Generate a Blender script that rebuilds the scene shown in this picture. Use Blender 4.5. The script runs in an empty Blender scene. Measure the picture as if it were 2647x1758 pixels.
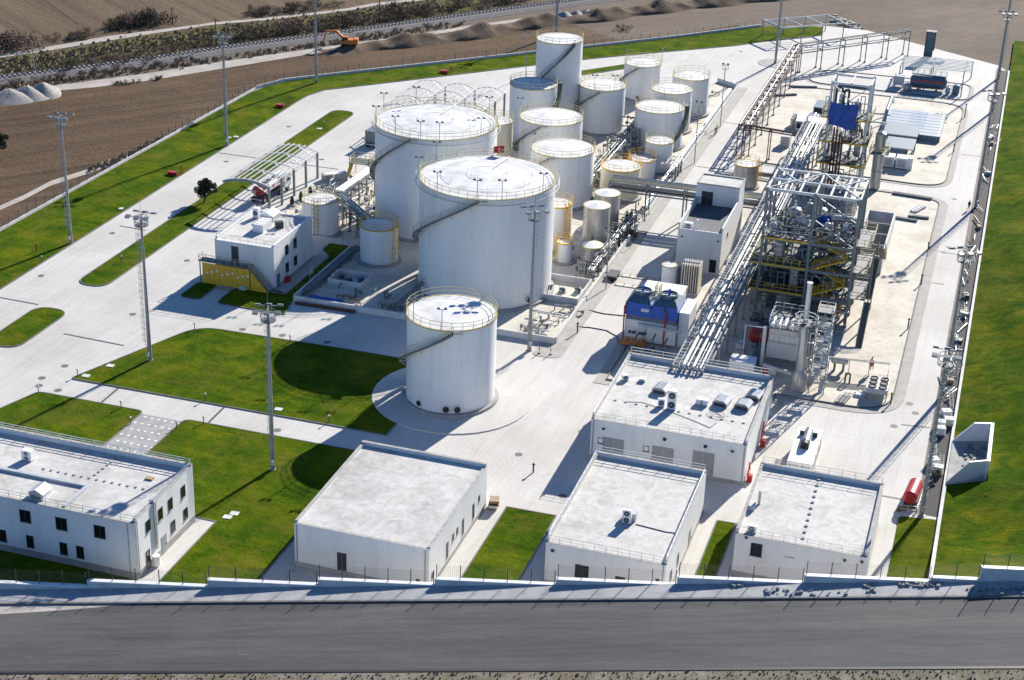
import bpy, math, random
import numpy as np
from mathutils import Vector, Matrix
random.seed(7)
scene = bpy.context.scene
R = math.radians
# ------------------------------------------------------------------ camera
F, IW, IH = 4230.0, 2647.0, 1758.0
PIT, ROL, HED, CAMH = R(24.62), R(-2.11), R(16.73), 97.0
_f = np.array([-math.sin(HED)*math.cos(PIT), math.cos(HED)*math.cos(PIT), -math.sin(PIT)])
_r0 = np.array([math.cos(HED), math.sin(HED), 0.0]); _d0 = np.cross(_f, _r0)
_rt = math.cos(ROL)*_r0 + math.sin(ROL)*_d0; _dn = math.cos(ROL)*_d0 - math.sin(ROL)*_r0
CAM = np.array([0, 0, CAMH])
cd = bpy.data.cameras.new('camera'); cam = bpy.data.objects.new('camera', cd)
scene.collection.objects.link(cam)
cd.sensor_width = 36.0; cd.lens = F/IW*36.0; cd.clip_start = 1.0; cd.clip_end = 4000.0
m = Matrix.Identity(4)
for i in range(3):
    m[i][0] = _rt[i]; m[i][1] = -_dn[i]; m[i][2] = -_f[i]; m[i][3] = CAM[i]
cam.matrix_world = m
scene.camera = cam
# ------------------------------------------------------------------ sky, sun, exposure
SUN_EL, SUN_AZ = R(27.0), R(75.6)          # azimuth counted from +X
w = bpy.data.worlds.new('World'); scene.world = w; w.use_nodes = True
nt = w.node_tree; nt.nodes.clear()
sky = nt.nodes.new('ShaderNodeTexSky'); sky.sky_type = 'NISHITA'; sky.sun_disc = False
sky.sun_elevation = SUN_EL; sky.sun_rotation = R(90) - SUN_AZ
sky.air_density = 1.0; sky.dust_density = 0.0; sky.ozone_density = 9.0; sky.altitude = 300
bg = nt.nodes.new('ShaderNodeBackground'); bg.inputs['Strength'].default_value = 0.08
wo = nt.nodes.new('ShaderNodeOutputWorld')
nt.links.new(sky.outputs[0], bg.inputs[0]); nt.links.new(bg.outputs[0], wo.inputs[0])
sd = bpy.data.lights.new('sun', 'SUN'); sd.energy = 5.0; sd.angle = R(0.5); sd.color = (1.0, 0.945, 0.855)
sun = bpy.data.objects.new('sun', sd); scene.collection.objects.link(sun)
sv = Vector((math.cos(SUN_EL)*math.cos(SUN_AZ), math.cos(SUN_EL)*math.sin(SUN_AZ), math.sin(SUN_EL)))
sun.rotation_euler = sv.to_track_quat('Z', 'Y').to_euler(); sun.location = (60, 300, 160)
vs = scene.view_settings
vs.view_transform = 'Standard'; vs.look = 'None'; vs.gamma = 1.0; vs.use_curve_mapping = False
vs.exposure = 0.88
# ------------------------------------------------------------------ picture ray -> place helpers
def _ray(u, v): return _f + _rt*(u-IW/2)/F + _dn*(v-IH/2)/F
def G(u, v, z=0.0):
    d = _ray(u, v); p = CAM + d*(z-CAMH)/d[2]; return (float(p[0]), float(p[1]), z)
def L8(o, pts, s=0.38265): return [(o[0]+x*s, o[1]+y*s) for x, y in pts]
AL = math.atan(0.28); WE = (math.cos(AL), math.sin(AL)); WN = (-WE[1], WE[0]); WO = (-82.68, 122.63)
def wp(s, n=0.0, z=0.0): return (WO[0]+WE[0]*s+WN[0]*n, WO[1]+WE[1]*s+WN[1]*n, z)   # along the road wall
def zroad(s): return 2.43+0.065*s
# ------------------------------------------------------------------ mesh builder
COL = scene.collection
class MB:
    def __init__(s): s.v = []; s.f = []; s.mi = []; s.cur = 0
    def add(s, vs, fs):
        o = len(s.v); s.v += [tuple(p) for p in vs]
        for f in fs: s.f.append(tuple(i+o for i in f)); s.mi.append(s.cur)
        return s
    def box(s, x0, x1, y0, y1, z0, z1):
        return s.add([(x0,y0,z0),(x1,y0,z0),(x1,y1,z0),(x0,y1,z0),(x0,y0,z1),(x1,y0,z1),(x1,y1,z1),(x0,y1,z1)],
                     [(0,3,2,1),(4,5,6,7),(0,1,5,4),(1,2,6,5),(2,3,7,6),(3,0,4,7)])
    def cbox(s, c, dx, dy, dz, rz=0.0):   # centre of base, sizes
        ca, sa = math.cos(rz), math.sin(rz); vs = []
        for z in (0, dz):
            for a, b in ((-1,-1),(1,-1),(1,1),(-1,1)):
                x, y = a*dx/2, b*dy/2; vs.append((c[0]+x*ca-y*sa, c[1]+x*sa+y*ca, c[2]+z))
        return s.add(vs, [(0,3,2,1),(4,5,6,7),(0,1,5,4),(1,2,6,5),(2,3,7,6),(3,0,4,7)])
    def bar(s, p, q, wd, ht=None):
        ht = ht or wd; p, q = Vector(p), Vector(q); d = q-p
        if d.length < 1e-6: return s
        d.normalize(); up = Vector((0,0,1)) if abs(d.z) < 0.95 else Vector((0,1,0))
        a = d.cross(up).normalized()*wd/2; b = a.cross(d).normalized()*ht/2
        vs = [p-a-b, p+a-b, p+a+b, p-a+b, q-a-b, q+a-b, q+a+b, q-a+b]
        return s.add(vs, [(0,1,2,3),(7,6,5,4),(0,4,5,1),(1,5,6,2),(2,6,7,3),(3,7,4,0)])
    def tube(s, p, q, r, n=8, r2=None, cap=True):
        r2 = r if r2 is None else r2
        p, q = Vector(p), Vector(q); d = q-p
        if d.length < 1e-6: return s
        d.normalize(); up = Vector((0,0,1)) if abs(d.z) < 0.95 else Vector((1,0,0))
        a = d.cross(up).normalized(); b = a.cross(d).normalized(); vs = []
        for c, rr in ((p, r), (q, r2)):
            for i in range(n):
                t = 2*math.pi*i/n; vs.append(c+a*math.cos(t)*rr+b*math.sin(t)*rr)
        fs = [(i, i+n, (i+1) % n+n, (i+1) % n) for i in range(n)]
        if cap: fs += [tuple(range(n)), tuple(range(2*n-1, n-1, -1))]
        return s.add(vs, fs)
    def path(s, pts, r, n=6):
        for a, b in zip(pts[:-1], pts[1:]): s.tube(a, b, r, n)
        return s
    def lathe(s, c, prof, n=32, cap=True):    # profile [(r,z)...] bottom to top
        vs = []
        for r, z in prof:
            for i in range(n):
                t = 2*math.pi*i/n; vs.append((c[0]+r*math.cos(t), c[1]+r*math.sin(t), c[2]+z))
        fs = []
        for k in range(len(prof)-1):
            for i in range(n):
                j = (i+1) % n; fs.append((k*n+i, k*n+j, (k+1)*n+j, (k+1)*n+i))
        if cap: fs += [tuple(range(n-1, -1, -1)), tuple((len(prof)-1)*n+i for i in range(n))]
        return s.add(vs, fs)
    def prism(s, poly, z0, z1):
        n = len(poly); vs = [(p[0], p[1], z0) for p in poly]+[(p[0], p[1], z1) for p in poly]
        fs = [tuple(range(n-1, -1, -1)), tuple(range(n, 2*n))]+[(i, (i+1) % n, (i+1) % n+n, i+n) for i in range(n)]
        return s.add(vs, fs)
    def sheet(s, poly, z): return s.add([(p[0], p[1], z) for p in poly], [tuple(range(len(poly)))])
    def ribbon(s, A, B):
        n = len(A); vs = list(A)+list(B)
        return s.add(vs, [(i, i+1, n+i+1, n+i) for i in range(n-1)])
    def build(s, name, mat, parent=None, smooth=False, kind=None):
        off = tuple(parent.matrix_world.translation) if parent is not None else (0, 0, 0)
        me = bpy.data.meshes.new(name)
        me.from_pydata([(x-off[0], y-off[1], z-off[2]) for x, y, z in s.v], [], s.f)
        mats = mat if isinstance(mat, (list, tuple)) else [mat]
        for mm in mats: me.materials.append(M[mm])
        if len(mats) > 1: me.polygons.foreach_set('material_index', s.mi)
        if smooth:
            me.polygons.foreach_set('use_smooth', [True]*len(me.polygons))
            try: me.set_sharp_from_angle(angle=R(40))
            except Exception: pass
        me.update()
        o = bpy.data.objects.new(name, me); COL.objects.link(o)
        if parent is not None: o.parent = parent
        if kind: o['kind'] = kind
        return o
ROOTS = {}
def tag(o, label, cat, group=None):
    o['label'] = label; o['category'] = cat
    if group: o['group'] = group
    return o
def thing(name, label, cat, loc=(0,0,0), group=None):
    o = bpy.data.objects.new(name, None); COL.objects.link(o)
    o.location = loc; o.matrix_world = Matrix.Translation(Vector(loc)); o.empty_display_size = 0.5
    return tag(o, label, cat, group)
def copy_tree(o, parent=None):
    c = o.copy(); COL.objects.link(c); c.parent = parent
    for ch in o.children: copy_tree(ch, c)
    return c
def put(root, loc, rz=0.0, label=None, group=None):
    c = copy_tree(root); c.location = loc; c.rotation_euler = (0, 0, rz)
    if label: c['label'] = label
    if group: c['group'] = group
    return c
def struct(name, mb, mat, smooth=False):
    o = mb.build(name, mat, None, smooth); o['kind'] = 'structure'; return o
def rrect(pts, rads, seg=6):     # rounded polygon from corner points
    n = len(pts); out = []
    for i in range(n):
        r = rads[i] if isinstance(rads, (list, tuple)) else rads
        p = Vector(pts[i][:2]); a = Vector(pts[i-1][:2])-p; b = Vector(pts[(i+1) % n][:2])-p
        if r <= 0: out.append(tuple(p)); continue
        la, lb = a.length, b.length; t = min(r, la*0.49, lb*0.49)
        A = p+a.normalized()*t; B = p+b.normalized()*t
        for k in range(seg+1):
            q = k/seg; out.append(tuple(A*(1-q)**2+p*2*q*(1-q)+B*q*q))
    return out
def offset_poly(poly, d):
    n = len(poly); out = []
    A = sum(poly[i][0]*poly[(i+1) % n][1]-poly[(i+1) % n][0]*poly[i][1] for i in range(n))
    sg = 1 if A > 0 else -1
    for i in range(n):
        p0, p1, p2 = Vector(poly[i-1][:2]), Vector(poly[i][:2]), Vector(poly[(i+1) % n][:2])
        e1 = (p1-p0); e2 = (p2-p1)
        if e1.length < 1e-6: e1 = e2
        if e2.length < 1e-6: e2 = e1
        e1 = e1.normalized(); e2 = e2.normalized()
        nn = Vector((-e1.y-e2.y, e1.x+e2.x))
        if nn.length < 1e-6: nn = Vector((-e1.y, e1.x))
        nn.normalize(); k = max(0.5, nn.dot(Vector((-e1.y, e1.x))))
        out.append(tuple(p1+nn*d*sg/k))
    return out
# ------------------------------------------------------------------ materials
M = {}
def mat(name, col, rough=0.6, metal=0.0, var=0.0, scale=1.0, bump=0.0, bscale=8.0, col2=None, spec=0.5, detail=5.0, stretch=None):
    mt = bpy.data.materials.new(name); mt.use_nodes = True; t = mt.node_tree; N = t.nodes; Lk = t.links
    b = N['Principled BSDF']; b.inputs['Roughness'].default_value = rough; b.inputs['Metallic'].default_value = metal
    b.inputs['Specular IOR Level'].default_value = spec
    c = (*col, 1.0); b.inputs['Base Color'].default_value = c
    geo = N.new('ShaderNodeNewGeometry'); vec = geo.outputs['Position']
    if stretch:
        mp = N.new('ShaderNodeMapping'); mp.inputs['Scale'].default_value = stretch[:3]
        mp.inputs['Rotation'].default_value = (0, 0, stretch[3] if len(stretch) > 3 else 0)
        Lk.new(vec, mp.inputs['Vector']); vec = mp.outputs[0]
    if var > 0 or col2:
        no = N.new('ShaderNodeTexNoise'); no.inputs['Scale'].default_value = scale; no.inputs['Detail'].default_value = detail
        Lk.new(vec, no.inputs['Vector'])
        cr = N.new('ShaderNodeValToRGB'); cr.color_ramp.elements[0].position = 0.32; cr.color_ramp.elements[1].position = 0.68
        c2 = col2 or tuple(x*(1-var) for x in col)
        cr.color_ramp.elements[0].color = (*c2, 1); cr.color_ramp.elements[1].color = c
        Lk.new(no.outputs['Fac'], cr.inputs['Fac']); Lk.new(cr.outputs[0], b.inputs['Base Color'])
    if bump > 0:
        n2 = N.new('ShaderNodeTexNoise'); n2.inputs['Scale'].default_value = bscale; n2.inputs['Detail'].default_value = 4
        Lk.new(vec, n2.inputs['Vector'])
        bp = N.new('ShaderNodeBump'); bp.inputs['Strength'].default_value = 0.6; bp.inputs['Distance'].default_value = bump
        Lk.new(n2.outputs['Fac'], bp.inputs['Height']); Lk.new(bp.outputs[0], b.inputs['Normal'])
    M[name] = mt; return mt
class NT:      # small node-graph writer for the layered ground materials
    def __init__(s, name, rough=0.8, spec=0.3):
        s.mt = bpy.data.materials.new(name); s.mt.use_nodes = True; s.t = s.mt.node_tree; s.N = s.t.nodes; s.L = s.t.links
        s.b = s.N['Principled BSDF']; s.b.inputs['Roughness'].default_value = rough; s.b.inputs['Specular IOR Level'].default_value = spec
        s.pos = s.N.new('ShaderNodeNewGeometry').outputs['Position']; M[name] = s.mt
    def map(s, sc=(1,1,1), rz=0.0, loc=(0,0,0)):
        # rotate first, then scale, so that streaks follow the rotated axes
        a = s.N.new('ShaderNodeMapping'); a.inputs['Rotation'].default_value = (0, 0, rz); a.inputs['Location'].default_value = loc
        s.L.new(s.pos, a.inputs['Vector'])
        m = s.N.new('ShaderNodeMapping'); m.inputs['Scale'].default_value = sc
        s.L.new(a.outputs[0], m.inputs['Vector']); return m.outputs[0]
    def noise(s, scale, detail=4, vec=None, rough=0.55, dist=0.0):
        n = s.N.new('ShaderNodeTexNoise'); n.inputs['Scale'].default_value = scale; n.inputs['Detail'].default_value = detail
        n.inputs['Roughness'].default_value = rough; n.inputs['Distortion'].default_value = dist
        s.L.new(vec or s.pos, n.inputs['Vector']); return n.outputs['Fac']
    def ramp(s, fac, stops):
        r = s.N.new('ShaderNodeValToRGB'); e = r.color_ramp.elements
        while len(e) < len(stops): e.new(0.5)
        for i, (p, c) in enumerate(stops):
            e[i].position = p; e[i].color = (*c, 1) if isinstance(c, tuple) else (c, c, c, 1)
        s.L.new(fac, r.inputs['Fac']); return r.outputs[0]
    def mix(s, fac, a, b, mode='MIX'):
        x = s.N.new('ShaderNodeMix'); x.data_type = 'RGBA'; x.blend_type = mode
        for sock, val in ((x.inputs[0], fac), (x.inputs[6], a), (x.inputs[7], b)):
            if isinstance(val, (int, float)): sock.default_value = val
            elif isinstance(val, tuple): sock.default_value = (*val, 1)
            else: s.L.new(val, sock)
        return x.outputs[2]
    def wave(s, scale, vec=None, dist=0.0, prof='SIN', direction='X', detail=2.0):
        n = s.N.new('ShaderNodeTexWave'); n.inputs['Scale'].default_value = scale; n.inputs['Distortion'].default_value = dist
        n.inputs['Detail'].default_value = detail; n.wave_profile = prof; n.bands_direction = direction
        s.L.new(vec or s.pos, n.inputs['Vector']); return n.outputs['Fac']
    def lines(s, vec, axis, period, width):   # 1 on thin straight joint lines
        sp = s.N.new('ShaderNodeSeparateXYZ'); s.L.new(vec, sp.inputs[0])
        a = s.N.new('ShaderNodeMath'); a.operation = 'PINGPONG'; a.inputs[1].default_value = period/2
        s.L.new(sp.outputs[axis], a.inputs[0])
        b = s.N.new('ShaderNodeMath'); b.operation = 'LESS_THAN'; b.inputs[1].default_value = width/2
        s.L.new(a.outputs[0], b.inputs[0]); return b.outputs[0]
    def mx(s, a, b):
        m = s.N.new('ShaderNodeMath'); m.operation = 'MAXIMUM'; s.L.new(a, m.inputs[0]); s.L.new(b, m.inputs[1]); return m.outputs[0]
    def mul(s, a, k):
        m = s.N.new('ShaderNodeMath'); m.operation = 'MULTIPLY'; s.L.new(a, m.inputs[0])
        if isinstance(k, (int, float)): m.inputs[1].default_value = k
        else: s.L.new(k, m.inputs[1])
        return m.outputs[0]
    def out(s, col, height=None, dist=0.05, strength=0.6):
        s.L.new(col, s.b.inputs['Base Color'])
        if height is not None:
            bp = s.N.new('ShaderNodeBump'); bp.inputs['Strength'].default_value = strength; bp.inputs['Distance'].default_value = dist
            s.L.new(height, bp.inputs['Height']); s.L.new(bp.outputs[0], s.b.inputs['Normal'])
# concrete yard: mottled, tyre arcs, pour joints
g = NT('concrete', 0.8, 0.25)
base = g.ramp(g.noise(0.07, 6), [(0.3, (0.50, 0.475, 0.43)), (0.55, (0.575, 0.555, 0.515)), (0.75, (0.62, 0.60, 0.56))])
st = g.ramp(g.noise(0.8, 6, g.map((1, 0.10, 1), 0.10), 0.7, 0.5), [(0.33, 0.80), (0.58, 1.0)])
c = g.mix(0.5, base, st, 'MULTIPLY')
st2 = g.ramp(g.noise(3.0, 5, g.map((1, 0.03, 1), -0.05, (5, 0, 0)), 0.6, 0.2), [(0.35, 0.86), (0.55, 1.0)])
c = g.mix(0.35, c, st2, 'MULTIPLY')
st3 = g.ramp(g.noise(2.2, 6, g.map((0.05, 1, 1), 0.25, (1, 8, 0)), 0.7, 0.3), [(0.30, 0.84), (0.5, 1.0)])
c = g.mix(0.4, c, st3, 'MULTIPLY')
blot = g.ramp(g.noise(0.45, 8, None, 0.75, 0.5), [(0.24, 0.45), (0.37, 1.0)])
c = g.mix(0.65, c, blot, 'MULTIPLY')
grit = g.ramp(g.noise(2.8, 7, None, 0.8), [(0.3, 0.86), (0.6, 1.03)]); c = g.mix(0.8, c, grit, 'MULTIPLY')
def tyre(cx_, cy_, rad, sc):          # turning circles worn into the paving
    global c
    v = g.map((1, 1, 1), 0, (-cx_, -cy_, 0)); wv = g.N.new('ShaderNodeTexWave'); wv.wave_type = 'RINGS'; wv.rings_direction = 'Z'
    wv.inputs['Scale'].default_value = sc; wv.inputs['Distortion'].default_value = 1.2; wv.inputs['Detail'].default_value = 4; g.L.new(v, wv.inputs['Vector'])
    ln = g.N.new('ShaderNodeVectorMath'); ln.operation = 'LENGTH'; g.L.new(v, ln.inputs[0])
    mr = g.N.new('ShaderNodeMapRange'); mr.inputs[1].default_value = rad; mr.inputs[2].default_value = rad*0.6; g.L.new(ln.outputs['Value'], mr.inputs[0])
    f = g.mul(g.mul(g.ramp(wv.outputs['Fac'], [(0.55, 0.0), (0.9, 1.0)]), g.ramp(g.noise(0.3, 4), [(0.42, 0.0), (0.6, 1.0)])), mr.outputs[0])
    c = g.mix(g.mul(f, 0.11), c, (0.26, 0.25, 0.235))
tyre(-118, 194, 26, 0.42); tyre(-46, 171, 22, 0.5); tyre(-14, 190, 16, 0.45)
jt = g.mx(g.lines(g.pos, 0, 5.0, 0.06), g.lines(g.pos, 1, 5.0, 0.06))
c = g.mix(g.mul(jt, 0.30), c, (0.22, 0.21, 0.19))
g.out(c, g.noise(6, 4), 0.01)
g = NT('pad_concrete', 0.8, 0.3)       # warmer dusty concrete of the process pad and bunds
base = g.ramp(g.noise(0.2, 6), [(0.3, (0.46, 0.41, 0.33)), (0.6, (0.60, 0.56, 0.48)), (0.8, (0.58, 0.51, 0.39))])
st = g.ramp(g.noise(0.9, 7, None, 0.7, 0.8), [(0.3, 0.45), (0.48, 1.0)])
c = g.mix(0.6, base, st, 'MULTIPLY')
rust = g.ramp(g.noise(0.16, 6, g.map((1, 1, 1), 0, (13, 4, 0)), 0.65), [(0.6, 0.0), (0.75, 0.45)])
c = g.mix(rust, c, (0.50, 0.36, 0.25)); g.out(c, g.noise(5, 5), 0.02)
g = NT('footway', 0.85, 0.3)           # paved apron beside kerbs
c = g.ramp(g.noise(0.6, 5), [(0.3, (0.33, 0.31, 0.28)), (0.7, (0.42, 0.40, 0.37))])
c = g.mix(g.mul(g.mx(g.lines(g.pos, 0, 1.2, 0.05), g.lines(g.pos, 1, 1.2, 0.05)), 0.35), c, (0.16, 0.15, 0.14)); g.out(c, g.noise(9, 3), 0.01)
g = NT('pavers', 0.85, 0.3)            # small interlocking pavers of the road footway
br = g.N.new('ShaderNodeTexBrick'); br.inputs['Scale'].default_value = 4.0; br.inputs['Mortar Size'].default_value = 0.03
br.inputs['Color1'].default_value = (0.50, 0.50, 0.49, 1); br.inputs['Color2'].default_value = (0.42, 0.42, 0.42, 1); br.inputs['Mortar'].default_value = (0.24, 0.24, 0.24, 1)
g.L.new(g.map((1, 1, 1), -AL), br.inputs['Vector'])
dirt = g.ramp(g.noise(0.5, 6, None, 0.65), [(0.35, 0.7), (0.6, 1.05)])
c = g.mix(0.7, br.outputs['Color'], dirt, 'MULTIPLY'); g.out(c, g.noise(12, 3), 0.01)
def grass_mat(name, warm):
    g = NT(name, 1.0, 0.03)
    a = g.ramp(g.noise(0.20, 7, None, 0.65, 0.6), [(0.30, (0.028, 0.075, 0.003)), (0.48, (0.068, 0.122, 0.004)), (0.68, (0.150+warm, 0.175, 0.006))])
    b = g.ramp(g.noise(1.3, 7, g.map((0.5, 1.2, 1), 0.25), 0.75, 1.0), [(0.28, 0.42), (0.5, 1.0), (0.72, 1.35)])
    mow = g.ramp(g.noise(1.1, 4, g.map((0.05, 1.0, 1), 0.06, (4, 2, 0)), 0.65), [(0.3, 0.72), (0.5, 1.0), (0.7, 1.2)])
    f1 = g.ramp(g.noise(4.5, 7, None, 0.85), [(0.3, 0.45), (0.52, 1.0), (0.75, 1.6)])
    c = g.mix(0.8, a, b, 'MULTIPLY'); c = g.mix(0.7, c, mow, 'MULTIPLY'); c = g.mix(0.75, c, f1, 'MULTIPLY')
    dry = g.ramp(g.noise(0.17, 7, g.map((1, 0.7, 1), 0.3, (30, 7, 0)), 0.7, 0.9), [(0.5, 0.0), (0.68, 0.7)])
    c = g.mix(dry, c, (0.165, 0.150, 0.020)); g.out(c, g.noise(3.0, 7, None, 0.8), 0.30, 1.0)
grass_mat('grass', 0.0); grass_mat('grass_bank', 0.02)
g = NT('asphalt', 0.85, 0.3)
a = g.ramp(g.noise(0.25, 6, g.map((0.12, 1.6, 1), -AL), 0.6, 0.4), [(0.3, (0.0554, 0.0569, 0.0590)), (0.55, (0.0799, 0.0799, 0.0811)), (0.75, (0.1035, 0.1012, 0.0972))])
b = g.ramp(g.noise(1.1, 6, g.map((0.05, 1.5, 1), -AL-0.03, (3, 9, 0)), 0.7, 0.2), [(0.3, 0.72), (0.55, 1.0), (0.75, 1.12)])
c = g.mix(0.8, a, b, 'MULTIPLY')
sp = g.ramp(g.noise(7, 6, None, 0.85), [(0.3, 0.5), (0.5, 1.0), (0.7, 1.5)]); c = g.mix(0.85, c, sp, 'MULTIPLY')
st = g.ramp(g.noise(2.6, 5, g.map((0.06, 1.0, 1), -AL, (2, 1, 0)), 0.75), [(0.3, 0.72), (0.5, 1.0), (0.72, 1.22)]); c = g.mix(0.8, c, st, 'MULTIPLY')
scr = g.ramp(g.noise(1.3, 3, g.map((0.22, 2.2, 1), -AL+0.16, (7, 3, 0)), 0.6), [(0.70, 0.0), (0.76, 0.5)]); c = g.mix(scr, c, (0.2240, 0.2184, 0.2035))
dust = g.ramp(g.noise(0.05, 5, g.map((1, 1, 1), 0, (1, 50, 0))), [(0.5, 0.0), (0.72, 0.35)])
c = g.mix(dust, c, (0.1552, 0.1441, 0.1289)); g.out(c, g.noise(25, 4), 0.012)
g = NT('field_soil', 0.95, 0.1)        # ploughed field west of the plant
rows = g.map((1, 1, 1), R(40))
a = g.ramp(g.noise(0.03, 6, None, 0.6, 0.5), [(0.3, (0.1065, 0.0673, 0.0389)), (0.6, (0.1490, 0.0990, 0.0596)), (0.75, (0.1941, 0.1346, 0.0842))])
fr = g.ramp(g.noise(0.35, 5, g.map((1.0, 0.012, 1), R(40)), 0.7, 0.15), [(0.32, 0.55), (0.5, 1.0), (0.68, 1.3)])
fr2 = g.ramp(g.noise(2.2, 5, g.map((1.0, 0.05, 1), R(40)), 0.7), [(0.3, 0.7), (0.7, 1.2)])
c = g.mix(0.75, a, fr, 'MULTIPLY'); c = g.mix(0.6, c, fr2, 'MULTIPLY')
cl = g.ramp(g.noise(1.3, 7, None, 0.85), [(0.3, 0.55), (0.7, 1.4)]); c = g.mix(0.8, c, cl, 'MULTIPLY')
g.out(c, g.noise(1.0, 7, None, 0.8), 0.45, 1.0)
g = NT('far_field', 0.95, 0.1)         # strips beyond the railway
a = g.ramp(g.noise(0.035, 5, g.map((1.0, 0.03, 1), R(127)), 0.6), [(0.3, (0.1064, 0.0720, 0.0429)), (0.55, (0.1574, 0.1134, 0.0716)), (0.75, (0.2255, 0.1681, 0.1074))])
fr = g.ramp(g.noise(0.5, 4, g.map((1.0, 0.015, 1), R(127)), 0.65), [(0.3, 0.6), (0.55, 1.05), (0.75, 1.25)])
c = g.mix(0.8, a, fr, 'MULTIPLY')
cl = g.ramp(g.noise(0.9, 6, None, 0.75), [(0.3, 0.7), (0.7, 1.25)]); c = g.mix(0.6, c, cl, 'MULTIPLY')
g.out(c, g.noise(0.9, 6, None, 0.75), 0.30, 0.9)
g = NT('bare_ground', 0.95, 0.1)       # graded earth north of the plant
a = g.ramp(g.noise(0.035, 6, g.map((1, 0.5, 1), R(33)), 0.6), [(0.3, (0.1287, 0.0999, 0.0748)), (0.6, (0.1755, 0.1406, 0.1088)), (0.8, (0.2223, 0.1813, 0.1394))])
cl = g.ramp(g.noise(0.45, 6, g.map((1, 0.3, 1), R(33)), 0.75), [(0.3, 0.7), (0.7, 1.2)])
c = g.mix(0.7, a, cl, 'MULTIPLY'); g.out(c, g.noise(0.8, 6, None, 0.75), 0.22, 0.8)
g = NT('gravel_track', 0.95, 0.1)
a = g.ramp(g.noise(0.3, 6, None, 0.65), [(0.3, (0.34, 0.30, 0.26)), (0.7, (0.47, 0.43, 0.38))]); g.out(a, g.noise(3, 6), 0.06)
g = NT('meadow', 0.95, 0.1)
a = g.ramp(g.noise(0.18, 7, None, 0.7, 0.6), [(0.3, (0.0800, 0.0540, 0.0292)), (0.5, (0.1160, 0.0938, 0.0358)), (0.68, (0.1280, 0.1312, 0.0325))])
b = g.ramp(g.noise(1.8, 6, None, 0.8), [(0.3, 0.55), (0.7, 1.25)]); c = g.mix(0.7, a, b, 'MULTIPLY'); g.out(c, g.noise(1.5, 6, None, 0.8), 0.35, 1.0)
g = NT('verge_dirt', 0.95, 0.1)
a = g.ramp(g.noise(0.35, 7, None, 0.7, 0.5), [(0.3, (0.15, 0.135, 0.075)), (0.5, (0.215, 0.185, 0.14)), (0.7, (0.30, 0.27, 0.22))])
b = g.ramp(g.noise(3.0, 6, None, 0.8), [(0.3, 0.6), (0.7, 1.25)]); c = g.mix(0.7, a, b, 'MULTIPLY'); g.out(c, g.noise(2.5, 6, None, 0.8), 0.12, 0.9)
g = NT('earth_mound', 0.95, 0.1)
a = g.ramp(g.noise(0.3, 6, None, 0.65), [(0.3, (0.1000, 0.0699, 0.0490)), (0.7, (0.1640, 0.1231, 0.0900))]); g.out(a, g.noise(1.4, 6, None, 0.75), 0.25, 0.9)
g = NT('roof_screed', 0.8, 0.25)       # trowelled white roof membrane with swirls
a = g.ramp(g.noise(0.5, 6, None, 0.65, 1.5), [(0.3, (0.44, 0.425, 0.39)), (0.55, (0.585, 0.57, 0.535)), (0.75, (0.65, 0.635, 0.60))])
b = g.ramp(g.noise(1.6, 6, None, 0.7, 3.0), [(0.3, 0.8), (0.6, 1.04)]); c = g.mix(0.6, a, b, 'MULTIPLY')
d = g.ramp(g.noise(0.12, 5, g.map((1,1,1), 0, (8, 3, 0)), 0.6), [(0.3, 0.66), (0.5, 1.0)]); c = g.mix(0.8, c, d, 'MULTIPLY')
e = g.ramp(g.noise(0.9, 8, None, 0.8, 0.8), [(0.25, 0.5), (0.4, 1.0)]); c = g.mix(0.6, c, e, 'MULTIPLY'); g.out(c, g.noise(5, 5), 0.015)
g = NT('render_white', 0.75, 0.3)      # painted plaster walls
a = g.ramp(g.noise(0.35, 5, g.map((1, 1, 0.25)), 0.6), [(0.3, (0.62, 0.615, 0.60)), (0.6, (0.72, 0.715, 0.70))])
st = g.ramp(g.noise(2.2, 5, g.map((1, 1, 0.08)), 0.7), [(0.28, 0.86), (0.45, 1.0)]); c = g.mix(0.7, a, st, 'MULTIPLY'); g.out(c, g.noise(14, 3), 0.005)
g = NT('tank_white', 0.45, 0.4)        # coated plate, weld courses, dirt runs
a = g.ramp(g.noise(0.3, 5, g.map((1, 1, 0.15)), 0.65), [(0.3, (0.66, 0.665, 0.655)), (0.6, (0.77, 0.77, 0.755))])
st = g.ramp(g.noise(1.6, 6, g.map((1, 1, 0.05)), 0.75), [(0.28, 0.76), (0.45, 1.0)]); c = g.mix(0.75, a, st, 'MULTIPLY')
ru = g.ramp(g.noise(1.1, 6, g.map((1, 1, 0.035), 0, (3, 5, 1)), 0.75), [(0.66, 0.0), (0.76, 0.35)]); c = g.mix(ru, c, (0.42, 0.36, 0.28))
c = g.mix(g.mul(g.lines(g.pos, 2, 1.95, 0.045), 0.22), c, (0.36, 0.36, 0.36)); g.out(c)
g = NT('tank_cream', 0.5, 0.4)
a = g.ramp(g.noise(0.5, 4, g.map((1, 1, 0.15)), 0.6), [(0.3, (0.62, 0.55, 0.40)), (0.65, (0.70, 0.64, 0.50))]); g.out(a)
g = NT('tank_steel', 0.38, 0.5)        # stainless shells with bands of stain
g.b.inputs['Metallic'].default_value = 0.55
a = g.ramp(g.noise(0.7, 5, g.map((1, 1, 0.4)), 0.7), [(0.3, (0.34, 0.33, 0.31)), (0.6, (0.52, 0.51, 0.49))])
c = g.mix(g.mul(g.lines(g.pos, 2, 1.1, 0.05), 0.4), a, (0.25, 0.24, 0.22)); g.out(c)
mat('tank_roof', (0.74, 0.735, 0.715), 0.6, col2=(0.52, 0.515, 0.50), scale=0.55, detail=7)
mat('tank_rust', (0.30, 0.20, 0.12), 0.8, var=0.5, scale=2.0)
mat('galv', (0.30, 0.32, 0.33), 0.5, 0.25, var=0.35, scale=2.0)
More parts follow.
